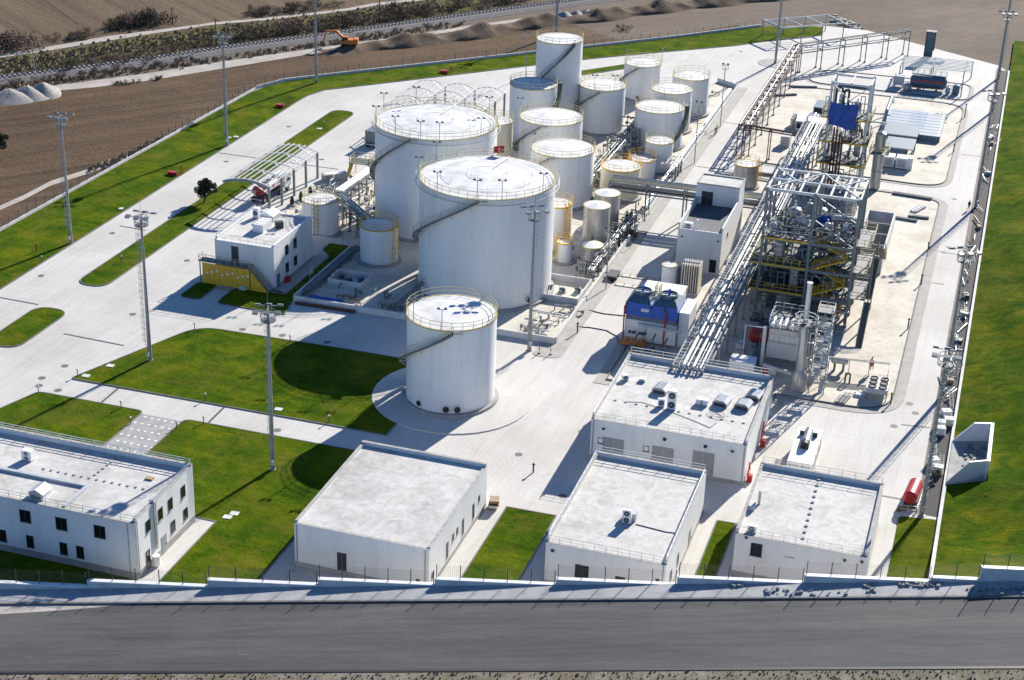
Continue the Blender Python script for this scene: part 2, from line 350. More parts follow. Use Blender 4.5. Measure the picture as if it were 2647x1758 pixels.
mat('mast_grey', (0.27, 0.29, 0.30), 0.5, 0.15, var=0.25, scale=1.0)
mat('pipe_faint', (0.60, 0.60, 0.59), 0.5, 0.1, var=0.1)
mat('beige_steel', (0.36, 0.31, 0.20), 0.6, 0.05, var=0.35, scale=2.0)
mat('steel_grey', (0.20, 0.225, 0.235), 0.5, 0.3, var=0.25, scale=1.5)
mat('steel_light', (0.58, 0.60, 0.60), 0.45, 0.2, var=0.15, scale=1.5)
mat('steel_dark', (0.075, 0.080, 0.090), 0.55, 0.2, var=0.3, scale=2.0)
mat('clad_silver', (0.50, 0.50, 0.49), 0.34, 0.6, var=0.25, scale=3.0)
mat('pipe_white', (0.72, 0.71, 0.68), 0.4, 0.2, var=0.15, scale=2.0)
mat('pipe_rust', (0.13, 0.060, 0.040), 0.75, 0.1, var=0.5, scale=3.0)
mat('yellow', (0.72, 0.42, 0.025), 0.5, 0.0, var=0.25, scale=2.0)
mat('yellow_pale', (0.55, 0.46, 0.20), 0.55, 0.0, var=0.3, scale=2.0)
mat('red', (0.48, 0.030, 0.025), 0.4, var=0.2, scale=2.0)
mat('red_truck', (0.34, 0.022, 0.022), 0.3, var=0.25, scale=1.5)
mat('orange', (0.62, 0.20, 0.025), 0.5, var=0.2, scale=2.0)
mat('blue_clad', (0.018, 0.105, 0.46), 0.45, var=0.15, scale=1.0)
mat('blue_grey', (0.085, 0.135, 0.175), 0.5, var=0.15, scale=1.0)
mat('tarp_blue', (0.012, 0.085, 0.42), 0.55, var=0.35, scale=1.2, bump=0.12, bscale=1.6)
mat('tank_blue', (0.10, 0.16, 0.22), 0.4, var=0.2, scale=1.5)
mat('glass_dark', (0.010, 0.012, 0.014), 0.08, spec=0.6)
mat('frame_dark', (0.030, 0.032, 0.034), 0.5)
mat('door_grey', (0.30, 0.305, 0.31), 0.55, var=0.12, scale=2.0)
mat('louvre', (0.20, 0.21, 0.21), 0.6, var=0.3, scale=4.0)
mat('black', (0.014, 0.014, 0.015), 0.6)
mat('rubber', (0.025, 0.025, 0.026), 0.85)
mat('grating', (0.155, 0.16, 0.16), 0.6, 0.1, var=0.35, scale=5.0)
mat('deck_dark', (0.105, 0.11, 0.11), 0.6, 0.3, var=0.4, scale=3.0)  # darker than the grating, shade of the storeys put into the colour
mat('kerb', (0.42, 0.41, 0.385), 0.85, var=0.3, scale=1.5)
mat('kerb_dark', (0.17, 0.165, 0.155), 0.85, var=0.3, scale=1.5)
mat('concrete_wall', (0.62, 0.615, 0.60), 0.85, var=0.22, scale=0.8)
mat('concrete_grey', (0.36, 0.355, 0.34), 0.85, var=0.3, scale=0.7)
mat('concrete_dirty', (0.44, 0.42, 0.38), 0.85, var=0.4, scale=0.9)
mat('white_paint', (0.80, 0.80, 0.79), 0.5, var=0.08, scale=1.0)
mat('cabinet_grey', (0.50, 0.51, 0.51), 0.5, var=0.15, scale=1.0)
mat('drain', (0.085, 0.085, 0.088), 0.7, var=0.3, scale=6.0)
mat('manhole', (0.155, 0.145, 0.135), 0.75, var=0.3, scale=6.0)
mat('gravel_dark', (0.090, 0.083, 0.080), 0.95, var=0.5, scale=5.0, bump=0.08, bscale=7.0)
mat('brick_strip', (0.24, 0.185, 0.165), 0.9, var=0.35, scale=3.0)
mat('stone_pile', (0.36, 0.335, 0.30), 0.95, var=0.3, scale=1.5, bump=0.12, bscale=4.0)
mat('stone_grey', (0.26, 0.27, 0.28), 0.9, var=0.4, scale=4.0)
mat('ballast', (0.20, 0.185, 0.18), 0.95, var=0.4, scale=2.0, bump=0.08, bscale=5.0)
mat('rail_steel', (0.20, 0.17, 0.15), 0.35, 0.8)
mat('sleeper', (0.48, 0.46, 0.43), 0.9, var=0.2, scale=2.0)
mat('bark', (0.085, 0.062, 0.045), 0.9, var=0.4, scale=4.0)
mat('leaf_olive', (0.050, 0.062, 0.030), 0.8, var=0.5, scale=1.3, spec=0.2)
mat('leaf_dark', (0.13, 0.105, 0.07), 0.8, var=0.5, scale=0.8, spec=0.2)
mat('twig_brown', (0.27, 0.185, 0.135), 0.9, var=0.5, scale=0.5)
mat('twig_olive', (0.165, 0.140, 0.070), 0.9, var=0.5, scale=0.5)
mat('dry_grass', (0.33, 0.26, 0.15), 0.9, var=0.5, scale=0.5)
mat('flag_red', (0.60, 0.010, 0.018), 0.7)
mat('flag_white', (0.85, 0.85, 0.85), 0.7)
mat('ibc_white', (0.72, 0.73, 0.73), 0.4, var=0.1, scale=3.0)
mat('wood', (0.42, 0.30, 0.18), 0.8, var=0.35, scale=5.0)
mat('text_blue', (0.02, 0.10, 0.27), 0.5)
mat('skin', (0.36, 0.23, 0.16), 0.6)
mat('cloth_navy', (0.022, 0.026, 0.040), 0.9)
mat('clad_panel', (0.185, 0.235, 0.29), 0.5, 0.0, var=0.12, scale=1.2)
mat('roof_shade', (0.115, 0.12, 0.13), 0.8, var=0.3, scale=1.2)  # hall terrace colour, darkened for the shade between its parapets
# ------------------------------------------------------------------ ground, yard, lawns, roads
EW = [G(0,597), G(662,229.6), G(734.7,210.5), G(900,191), G(1386,137.8), G(1750,97.6), G(1969,69)]     # west boundary wall line
EW = [(-151.4, 130.0, 0)] + EW
mb = MB(); mb.sheet([wp(-900,0.3)[:2], wp(1200,0.3)[:2], (2500,3200), (-2500,3200)], -0.60)
mb.sheet([(-3000,-1500),(3000,-1500),(3000,3600),(-3000,3600)], -18.0); struct('ground', mb, 'bare_ground')
# ploughed field west of the wall up to the haul road
rail_px = [(-260,246),(0,206.6),(306,168),(585.5,128),(900,86),(1171,48),(1336,25),(1531,0),(1800,-34),(2200,-82)]
haul_up = [(-250,282),(-60,262),(130,222),(268,204.7),(421,183.7),(574,158.8),(765,132),(880,116),(1040,94),(1200,68),(1330,50),(1420,40)]
haul_lo = [(-250,302),(-60,282),(130,236),(245,225.8),(383,208.5),(597,174),(803,139.7),(900,122),(1060,100),(1215,74),(1345,56),(1430,45)]
mb = MB(); A = [G(u,v,-0.55) for u,v in haul_lo]
fp = [(-151.9,100,0),(-151.9,212,0)]+[(p[0]-0.6, p[1], 0) for p in EW[2:]]+[G(1900,60),G(1750,85),G(1600,97)]
mb.sheet([(p[0],p[1]) for p in fp]+[(p[0],p[1]) for p in A[::-1]]+[(-330,190),(-280,100)], -0.55); struct('ploughed_field', mb, 'field_soil')
mb = MB(); up = [G(u,v-4) for u,v in rail_px]
mb.sheet([(p[0],p[1]) for p in up]+[(300,900),(-900,900),(-700,150)], -0.55); struct('far_field', mb, 'far_field')
mb = MB(); mb.ribbon([G(u,v,-0.50) for u,v in haul_lo],[G(u,v,-0.50) for u,v in haul_up]); struct('haul_road', mb, 'gravel_track')
t_up = [(-150,150),(0,139),(84,128),(268,95),(440,73),(551,58),(689,46),(823,31),(900,21),(965,8),(1095,-6)]
t_lo = [(-150,162),(0,149),(84,138),(268,107),(440,80),(551,64),(689,52),(823,37),(900,27.5),(965,15),(1095,1)]
mb = MB(); mb.ribbon([G(u,v,-0.46) for u,v in t_lo],[G(u,v,-0.46) for u,v in t_up]); struct('gravel_track', mb, 'gravel_track')
mb = MB(); mb.ribbon([G(u,v,-0.50) for u,v in [(-200,228),(0,198),(150,180),(330,152),(560,120),(850,82),(1150,40),(1330,16)]],
                     [G(u,v,-0.50) for u,v in [(-200,168),(0,150),(150,130),(330,99),(560,66),(850,36),(1150,0),(1330,-30)]]); struct('meadow_strip', mb, 'meadow')
# dark field boundary ditch
mb = MB(); mb.ribbon([G(u,v,-0.5) for u,v in [(345,-8),(455,68)]],[G(u,v,-0.5) for u,v in [(352,-8),(470,66)]])
mb.ribbon([G(u,v,-0.5) for u,v in [(110,-4),(200,60)]],[G(u,v,-0.5) for u,v in [(115,-4),(208,58)]]); struct('ditch', mb, 'earth_mound')
# worn vehicle track beside the wall
mb = MB(); tr = [(-20,552),(60,517),(130,480),(230,448),(330,412)]
mb.ribbon([G(u,v,-0.53) for u,v in tr],[G(u,v-12,-0.53) for u,v in tr]); struct('dirt_track', mb, 'gravel_track')
# yard slab
yard = [(p[0]+0.3,p[1]) for p in EW]+[G(2124,66)[:2], G(2240.6,78.4)[:2], G(2583,170)[:2], (0.75,386.0), (0.75,147.0)]+[wp(86.5,0.45)[:2], wp(-0.2,0.45)[:2], wp(-70,0.45)[:2]]
struct('yard_slab', MB().prism(yard, -0.8, 0.0), 'concrete')
# process pads: raised aprons with a footway border
def apron(name, poly, z0, z1, mat_, border=None, bm='footway'):
    if border:
        struct('footway', MB().prism(poly, z0, z1), bm); inner = offset_poly(poly, border)
        struct(name, MB().prism(inner, z0, z1+0.03), mat_)
        struct('kerb', kerb_ring(inner, z1-0.02, 0.18, 0.16), 'kerb_dark')
    else: struct(name, MB().prism(poly, z0, z1), mat_)
def kerb_ring(poly, z0, h, wd):
    o = offset_poly(poly, -wd); n = len(poly); mb = MB()
    vs = [(p[0],p[1],z0) for p in o]+[(p[0],p[1],z0+h) for p in o]+[(p[0],p[1],z0+h) for p in poly]+[(p[0],p[1],z0) for p in poly]
    fs = []
    for i in range(n):
        j = (i+1) % n; fs += [(i,j,n+j,n+i),(n+i,n+j,2*n+j,2*n+i),(2*n+i,2*n+j,3*n+j,3*n+i)]
    return mb.add(vs, fs)
pad1 = rrect([(-46.6,193.6),(-21.2,193.6),(-21.2,197.6),(-6.0,197.6),(-6.0,289.0),(-13.0,290.5),(-46.6,290.5)], [0,0,0,8,9,3,0], 8)
apron('process_pad', pad1, -0.05, 0.05, 'pad_concrete', 1.6)
pad2 = rrect([(-46.8,296.0),(-6.2,294.5),(-6.0,354.4),(-46.8,354.4)], [3,7,7,4], 8)
apron('process_pad', pad2, -0.05, 0.05, 'pad_concrete', 1.2)
pad3 = rrect([(-43,357.0),(-5.9,356.2),(-5.9,371.5),(-41,370.5)], [6,4,4,5], 8)
apron('process_pad', pad3, -0.05, 0.045, 'concrete', 0.9)
# bund (tank farm) floor and the footway east of it
bund = [(-95.2,203.9),(-54.9,203.9),(-54.9,345.5),(-60,349.5),(-69.5,345),(-92,313),(-92,262),(-112.5,256),(-112.5,227.5),(-95.2,227.5)]
struct('bund_floor', MB().prism(bund, -0.05, 0.035), 'pad_concrete')
struct('footway', MB().prism(rrect([(-56.9,198.9),(-52.8,198.9),(-52.8,347.5),(-54.7,347.5),(-54.7,203.4),(-56.9,203.4)],[1,4,1,0,0,0],8), -0.05, 0.05), 'footway')
# round apron of the lone tank
n = 40; ap = [(-62.8+10.6*math.cos(2*math.pi*i/n), 182.6+10.6*math.sin(2*math.pi*i/n)) for i in range(n)]
struct('tank_apron', MB().prism(ap, -0.02, 0.14), 'concrete')
# walkways around the buildings
for poly in ([(-79.7,124.4),(-77.3,124.9),(-77.3,143.6),(-79.7,143.6)], [(-49.9,132.4),(-47.4,132.9),(-47.4,158.6),(-49.9,158.6)],
             [(-67.4,134.2),(-65.0,134.2),(-65.0,157.4),(-67.4,157.4)], [(-41.4,135),(-38.6,135.5),(-38.6,166),(-41.4,166)], [(-25.7,139.2),(-23.7,139.8),(-23.7,166),(-25.7,166)],
             [(-21.5,141),(-19.9,141),(-19.9,168.0),(-21.5,168.0)], [(-6.0,145),(-3.9,145.4),(-3.9,172.3),(-6.0,172.3)],
             [(-99.8,205.9),(-97.5,205.9),(-97.5,222.6),(-99.8,222.6)], [(-110.6,203.6),(-98,203.6),(-98,206.4),(-110.6,206.4)]):
    struct('walkway', MB().prism(rrect(poly, 0.6, 4), -0.03, 0.06), 'footway' if poly[0][0] < -95 else 'concrete')
# service strip on the east edge: brick band, dark gravel drain, low white wall
struct('brick_band', MB().box(-2.0,-1.35,173.8,389,-0.05,0.03), 'brick_strip')
struct('gravel_drain', MB().box(-1.35,0.62,173.8,387,-0.05,0.02), 'gravel_dark')
# lawns with kerbs
def lawn(poly, rad, z=0.10, dark=True, mat_='grass'):
    p = rrect(poly, rad, 8) if rad else poly
    struct('lawn', MB().prism(p, -0.02, z), mat_); struct('kerb', kerb_ring(p, -0.01, z+0.04, 0.16), 'kerb_dark' if dark else 'kerb')
lawn([(-128.3,197.9),(-123.6,197.9),(-123.6,295.9),(-128.3,295.9)], 2.3)
lawn([(-128.6,174.6),(-123.5,174.6),(-123.5,188.2),(-128.6,188.2)], 2.4)
lawn([(-111.6,169.3),(-67.0,169.5),(-67.0,191.0),(-80,191.0),(-103.9,190.4)], [0.6,0,0,0,3.5])
lawn([(-117,152.6),(-98.2,152.6),(-98.2,164.2),(-113.4,164.2)], [0,0,0.8,0.8])
lawn([(-92.2,143.2),(-77.1,143.2),(-77.1,124.6),(-67.5,127.1),(-67.5,164.2),(-92.2,164.1)], [0,0,0,0,0,1.0])
lawn([(-47.3,132.9),(-41.5,134.6),(-41.5,158.0),(-47.3,157.9)], 0)
lawn([(-23.6,139.7),(-21.6,140.2),(-21.6,163.7),(-23.6,163.6)], 0)
lawn([(-111.5,199.1),(-108.4,199.1),(-108.4,205.0),(-111.5,205.0)], 0.9)
lawn([(-105.4,198.9),(-94.6,198.9),(-95.5,203.5),(-95.5,227.2),(-99.5,227.2),(-99.5,224.5),(-97.3,222.0),(-97.3,205.6),(-105.4,204.6)], [1.2,0,0,0,0,0,0.5,0.5,0.8])
lawn([(-90.9,344.4),(-88.9,342.3),(-81.4,351.8),(-82.3,355.0)], 0.5)
struct('lawn', MB().prism([(-117,130),(-80.3,130),(-79.4,124.3),(-92,120.6),(-117,113.6)], -0.02, 0.08), 'grass')
# west verge between boundary wall and the plant road
gi = [G(0,760),(-137.3,211.7,0),(-137.4,266.5,0),(-137.6,302.4,0),(-136.0,308.1,0)]+[G(u,v) for u,v in ((900,226),(1079.6,205),(1290,180),(1386,168),(1520,153),(1653,140),(1747,132),(1900,118.6),(2007,103),(2124,92))]
gi = [(-137.2,130,0)]+gi[1:]
go = EW+[G(2124,69)]
mb = MB(); nI = 60
def resample(P, n):
    d = [0.0]
    for a, b in zip(P[:-1], P[1:]): d.append(d[-1]+math.dist(a[:2], b[:2]))
    out = []
    for k in range(n):
        t = d[-1]*k/(n-1); i = min(max(j for j in range(len(d)) if d[j] <= t+1e-9), len(P)-2)
        q = (t-d[i])/max(1e-9, d[i+1]-d[i]); out.append((P[i][0]*(1-q)+P[i+1][0]*q, P[i][1]*(1-q)+P[i+1][1]*q))
    return out
A, B = resample([p for p in gi], nI), resample([p for p in go], nI)
nj = 7; vs = []
for i in range(nI):
    for j in range(nj):
        t = j/(nj-1); x = A[i][0]*(1-t)+(B[i][0]+0.35)*t; y = A[i][1]*(1-t)+B[i][1]*t
        vs.append((x, y, 0.10+0.25*math.sin(t*math.pi)*(0.6+0.4*math.sin(i*0.7))))
mb.add(vs, [(i*nj+j, (i+1)*nj+j, (i+1)*nj+j+1, i*nj+j+1) for i in range(nI-1) for j in range(nj-1)])
struct('lawn', mb, 'grass', True)
mb = MB()
for a, b in zip(A[:-1], A[1:]): mb.bar((a[0]+0.1,a[1],0.06),(b[0]+0.1,b[1],0.06),0.18,0.14)
struct('kerb', mb, 'kerb_dark')
struct('lawn', MB().prism(rrect([(-3.75,145.9),(0.55,147.2),(0.55,173.0),(-3.75,172.3)],[0,0,0.5,0.5],5), -0.02, 0.12), 'grass')
# grass bank east of the low wall
def bank(x, y):
    base = 0.28+0.30*(max(0.0, x-1.0))+0.35*math.sin(x*0.21+y*0.05)*min(1, max(0, (x-1.5)/6))+0.25*math.sin(y*0.23+x*0.6)*min(1, max(0,(x-1.5)/4))
    s = (x-WO[0])*WE[0]+(y-WO[1])*WE[1]; nn = (x-WO[0])*WN[0]+(y-WO[1])*WN[1]
    k = max(0.0, min(1.0, 1-(nn-0.4)/24.0))**2.4
    base = base*(1-k)+(zroad(s)+0.05)*k
    if 181.7 < y < 194.9 and x < 5.45: base = min(base, 0.28)
    if y > 336: base = base*max(0.03, 1-(y-336)/60.0)
    return base
xs = [0.98,1.4,2,3,4,5,5.42,5.6,6.5,8,10,13,17,22,30,40,60,90,130]; ys = list(range(130,178,3))+[178+0.5*i for i in range(42)]+list(range(199,420,3))
mb = MB(); vs = []
for y in ys:
    for x in xs:
        ylim = WO[1]+WE[1]/WE[0]*(x-WO[0])+0.45; yy = max(y, ylim)
        vs.append((x, yy, bank(x, yy)))
nx = len(xs)
mb.add(vs, [(i*nx+j,i*nx+j+1,(i+1)*nx+j+1,(i+1)*nx+j) for i in range(len(ys)-1) for j in range(nx-1)
            if math.dist(vs[i*nx+j],vs[(i+1)*nx+j]) > 0.01 or math.dist(vs[i*nx+j+1],vs[(i+1)*nx+j+1]) > 0.01])
struct('grass_bank', mb, 'grass_bank', True)
# public road: footway, kerb, asphalt, verge, all on the ramp
def ramp_strip(name, n0, n1, dz, mat_, s0=-130, s1=160, th=None):
    mb = MB(); S = [s0+(s1-s0)*i/58 for i in range(59)]
    A = [wp(s,n0,zroad(s)+dz) for s in S]; B = [wp(s,n1,zroad(s)+dz) for s in S]; mb.ribbon(B, A)
    if th:
        mb.ribbon(B[::-1], [(p[0],p[1],p[2]-th) for p in B[::-1]]); mb.ribbon(A, [(p[0],p[1],p[2]-th) for p in A])
    struct(name, mb, mat_)
ramp_strip('pavement', 0.0, -2.45, 0.0, 'pavers'); ramp_strip('kerb', -2.45, -2.72, 0.02, 'kerb_dark', th=0.2)
ramp_strip('road', -2.72, -14.2, -0.13, 'asphalt'); ramp_strip('road_edge', -14.0, -14.35, -0.10, 'black', th=0.1)
ramp_strip('verge', -14.3, -60, -0.16, 'verge_dirt')
# dusty spill of stones and sand on the asphalt at the low end
mb = MB(); P = [wp(s, -2.75-1.3*k, zroad(s)-0.126) for s, k in ((-16,0),(-11,0.9),(-6,1.2),(-1,0.8),(3,0.4),(6,0))]
mb.add(P+[wp(s,-2.75,zroad(s)-0.126) for s in (6,3,-1,-6,-11,-16)][1:], [tuple(range(11))]); struct('sand_spill', mb, 'gravel_track')
# ------------------------------------------------------------------ walls and fences
# stepped front wall: each level stretch is one wall, the fence on it another thing
segs = [(-33,-20.2,1.3),(-20.2,-11.0,2.0),(-11.0,1.33,2.74),(1.33,13.74,3.46),(13.74,25.06,4.28),(25.06,36.98,4.97),(36.98,49.26,5.66),(49.26,61.44,6.33),(61.44,74.15,7.26),(74.15,86.75,8.14),(86.75,91.55,8.62),(91.55,104.0,10.05)]
nearb = ['beyond the office block','beside the paved apron of the office block','in front of the dark shaded lawn of the office block','below the office block corner','at the big lawn west of the store with the blank front','across the front of the blank white store','between the blank store and the fan unit shed','across the shed with the roof fan unit','between the two eastern sheds','across the easternmost shed','at the foot of the grass bank','on the grass bank, tallest step']
for i, (s0, s1, zt) in enumerate(segs):
    t = thing('retaining_wall', 'white level road wall step '+nearb[i], 'wall', wp((s0+s1)/2, 0.2, min(0, zroad(s0))-0.1), 'stepped walls along the road')
    mb = MB(); zb = min(0.0, zroad(s0))-0.3
    a, b, c, d = wp(s0,0.0), wp(s1-0.02,0.0), wp(s1-0.02,0.4), wp(s0,0.4)
    mb.prism([a[:2],b[:2],c[:2],d[:2]], zb, zt-0.08); mb.build('wall', 'concrete_wall', t)
    mb = MB(); a, b, c, d = wp(s0,-0.06), wp(s1-0.03,-0.06), wp(s1-0.03,0.46), wp(s0,0.46)
    mb.prism([a[:2],b[:2],c[:2],d[:2]], zt-0.08, zt); mb.build('coping', 'white_paint', t)
    # mesh fence
    fe = thing('mesh_fence', 'dark mesh fence '+nearb[i], 'fence', wp((s0+s1)/2, 0.2, zt), 'mesh fences on the road wall')
    L = s1-s0-0.3; npst = max(2, int(round(L/2.5))+1)
    for k in range(npst):
        s = s0+0.15+L*k/(npst-1); MB().bar(wp(s,0.2,zt), wp(s,0.2,zt+1.62), 0.075).build('post', 'steel_dark', fe)
    mb = MB(); q = 0
    while q <= L: mb.bar(wp(s0+0.15+q,0.2,zt+0.05), wp(s0+0.15+q,0.2,zt+1.5), 0.007); q += 0.2
    for h in [0.05+0.16*j for j in range(10)]: mb.bar(wp(s0+0.15,0.2,zt+h), wp(s1-0.15,0.2,zt+h), 0.008)
    mb.build('wire_mesh', 'steel_dark', fe)
# west boundary wall with fence, one thing per straight stretch
wn = ['along the ploughed field beside the plant road','short bend beside the tall mast on the verge','second bend of the west wall','behind the red hydrant cabinets','north of the far tanks','behind the vaulted frames','at the far steel frame shelter']
for i, (a, b) in enumerate(zip(EW[:-1], EW[1:])):
    if i == 0: a = (-151.4,150,0)
    a2, b2 = Vector((a[0],a[1],0)), Vector((b[0],b[1],0)); d = (b2-a2); Ln = d.length; d.normalize()
    nm = ['from the near edge up to the ploughed field gate','along the ploughed field beside the plant road','at the short bend beside the tall mast on the verge','at the second bend north of the mast on the verge','behind the red hydrant cabinet of the north verge','behind the tall slim tank','at the far end by the open steel frame shelter'][i]
    t = thing('boundary_wall', 'low white boundary wall '+nm, 'wall', tuple((a2+b2)/2+Vector((0,0,-0.6))), 'boundary walls on the field side')
    mb = MB(); nrm = Vector((-d.y,d.x,0))*0.15
    mb.prism([tuple(a2-nrm)[:2],tuple(b2-nrm)[:2],tuple(b2+nrm)[:2],tuple(a2+nrm)[:2]], -0.75, 0.62 if i > 1 else 0.42); mb.build('wall', 'concrete_wall', t)
    fe = thing('boundary_fence', 'dark post fence '+nm, 'fence', tuple((a2+b2)/2+Vector((0,0,0.42))), 'fences on the boundary wall')
    n = max(2, int(Ln/2.6)); z0 = 0.62 if i > 1 else 0.42
    for k in range(n+1):
        p = a2+d*(Ln*k/n); MB().bar((p.x,p.y,z0), (p.x,p.y,z0+1.35), 0.07).build('post', 'steel_dark', fe)
    mb = MB()
    for h in [0.1+0.18*j for j in range(7)]: mb.bar((a2.x,a2.y,z0+h), (b2.x,b2.y,z0+h), 0.012)
    mb.build('wire_mesh', 'steel_dark', fe)
# low wall on the east edge
t = thing('edge_wall', 'long low white kerb wall between the gravel drain and the grass bank', 'wall', (0.8,260,-0.1))
MB().box(0.62,0.98,184.8,386,-0.1,0.42).build('wall', 'concrete_wall', t)
mb = MB(); Y = [146.9+i*2.0 for i in range(20)]; P = []
for y in Y: P += [(0.60,y,-.1),(1.0,y,-.1),(1.0,y,max(0.43,bank(1.0,y)+0.12)),(0.60,y,max(0.43,bank(1.0,y)+0.12))]
mb.add(P, [(4*i+k,4*i+(k+1)%4,4*i+4+(k+1)%4,4*i+4+k) for i in range(19) for k in range(4)]+[(0,3,2,1)])
mb.build('sloping_wall', 'concrete_wall', t)
# bund walls
def bundwall(p, q, lab, h=0.95, th=0.28, group='bund walls'):
    a, b = Vector((*p,0)), Vector((*q,0)); d = (b-a).normalized(); n = Vector((-d.y,d.x,0))*th/2
    t = thing('bund_wall', lab, 'wall', tuple((a+b)/2), group)
    MB().prism([tuple(a-n)[:2],tuple(b-n)[:2],tuple(b+n)[:2],tuple(a+n)[:2]], -0.05, h).build('wall', 'concrete_wall', t)
    L = (b-a).length; k = 4.0
    mb = MB(); 
    while k < L: c = a+d*k; mb.cbox((c.x,c.y,h-0.002), 0.03, th+0.02, 0.004, math.atan2(d.y,d.x)); k += 4.0
    if mb.v: mb.build('joints', 'concrete_grey', t)
bundwall((-95.3,203.8),(-77.5,203.8),'white bund wall facing the lawn, red pipe stack at its foot'); bundwall((-77.2,203.8),(-54.9,203.8),'white bund wall behind the lone front tank')
bundwall((-54.85,204.0),(-54.85,256.0),'long white bund wall beside the concrete lane'); bundwall((-54.85,256.4),(-54.85,346),'white bund wall beside the northern small tanks')
bundwall((-95.3,204.0),(-95.3,227.6),'white bund wall along the grass strip by the control block'); bundwall((-112.4,227.6),(-95.5,227.6),'white bund wall behind the control block')
bundwall((-55.0,346.1),(-60,349.6),'short slanting bund wall at the far corner')
for (x0,x1,y0,y1,lab) in ((-93.2,-87.6,211.6,216.0,'white walled pump pit in front of the shaded tank'),(-62.5,-55.6,218.3,226.6,'white walled pump pit below the dull steel tanks')):
    t = thing('pump_pit', lab, 'pump pit', ((x0+x1)/2,(y0+y1)/2,0.03)); 
    for b in ((x0,x1,y0,y0+.22),(x0,x1,y1-.22,y1),(x0,x0+.22,y0+.22,y1-.22),(x1-.22,x1,y0+.22,y1-.22)): MB().box(*b,0.03,1.0).build('wall', 'concrete_wall', t)
    for k in range(3):
        cx, cy = x0+1.2+k*(x1-x0-2.4)/2, (y0+y1)/2+0.4*(-1)**k
        p = thing('pump', ('west','middle','east')[k]+' small dark pump inside the '+('shaded pump pit' if x0 < -80 else 'pump pit by the dull steel tanks'), 'pump', (cx,cy,0.035), 'pumps in the pits')
        MB().cbox((cx,cy,0.035),1.1,0.6,0.25).build('plinth', 'concrete_grey', p)
        MB().tube((cx-0.45,cy,0.6),(cx+0.15,cy,0.6),0.24,10).build('motor', 'tank_blue', p, True)
        MB().tube((cx+0.2,cy-0.2,0.6),(cx+0.2,cy+0.2,0.6),0.3,10).build('casing', 'steel_dark', p, True)
# pumps need their pipework: risers
# ------------------------------------------------------------------ buildings
def window(parent, side, x, y, z0, wd, ht, fr='frame_dark', panes=2, gl='glass_dark', name='window'):
    """side 'S' faces -Y at plane y, 'E' faces +X at plane x; x,y centre on the wall"""
    mb = MB(); f = 0.07
    def B(m, a0, a1, b0, b1, d0, d1):
        if side == 'S': m.box(x+a0, x+a1, y-d1, y-d0, b0, b1)
        else: m.box(x+d0, x+d1, y+a0, y+a1, b0, b1)
    for a0, a1, b0, b1 in ((-wd/2,wd/2,z0,z0+f),(-wd/2,wd/2,z0+ht-f,z0+ht),(-wd/2,-wd/2+f,z0+f,z0+ht-f),(wd/2-f,wd/2,z0+f,z0+ht-f)): B(mb,a0,a1,b0,b1,-0.02,0.05)
    for k in range(1, panes):
        a = -wd/2+wd*k/panes; B(mb,a-0.03,a+0.03,z0+f,z0+ht-f,-0.02,0.045)
    wo = mb.build(name, fr, parent)
    for k in range(panes):
        m2 = MB(); a0, a1 = -wd/2+wd*k/panes+0.031, -wd/2+wd*(k+1)/panes-0.031; B(m2,a0,a1,z0+f+0.001,z0+ht-f-0.001,-0.02,0.015); g = m2.build('pane', gl, parent)
        g.parent = wo; g.location = -Vector(wo.location)
    m3 = MB(); B(m3,-wd/2-0.06,wd/2+0.06,z0-0.07,z0-0.001,0.0,0.12); s = m3.build('sill', 'kerb', parent); s.parent = wo
    return wo
def door(parent, side, x, y, wd, ht, mat_='door_grey', z0=0.06, leaves=1):
    mb = MB()
    def B(m, a0, a1, b0, b1, d0, d1):
        if side == 'S': m.box(x+a0, x+a1, y-d1, y-d0, b0, b1)
        else: m.box(x+d0, x+d1, y+a0, y+a1, b0, b1)
    for k in range(leaves):
        a0 = -wd/2+wd*k/leaves; B(mb,a0+0.02,a0+wd/leaves-0.02,z0,z0+ht,0.0,0.05)
    d = mb.build('door', mat_, parent)
    m2 = MB(); B(m2,wd/2-0.25,wd/2-0.15,z0+0.95,z0+1.1,0.05,0.10); h = m2.build('handle', 'steel_dark', parent); h.parent = d
    return d
def railing(mb, pts, z, h=1.0, step=1.5, r=0.025, rails=2):
    for a, b in zip(pts[:-1], pts[1:]):
        a, b = Vector((a[0],a[1],z)), Vector((b[0],b[1],z)); L = (b-a).length; n = max(1, int(round(L/step)))
        for k in range(n+1):
            p = a.lerp(b, k/n); mb.bar(p, p+Vector((0,0,h)), r*2)
        for j in range(rails): hz = Vector((0,0,h*(j+1)/rails)); mb.bar(a+hz, b+hz, r*1.8)
    return mb
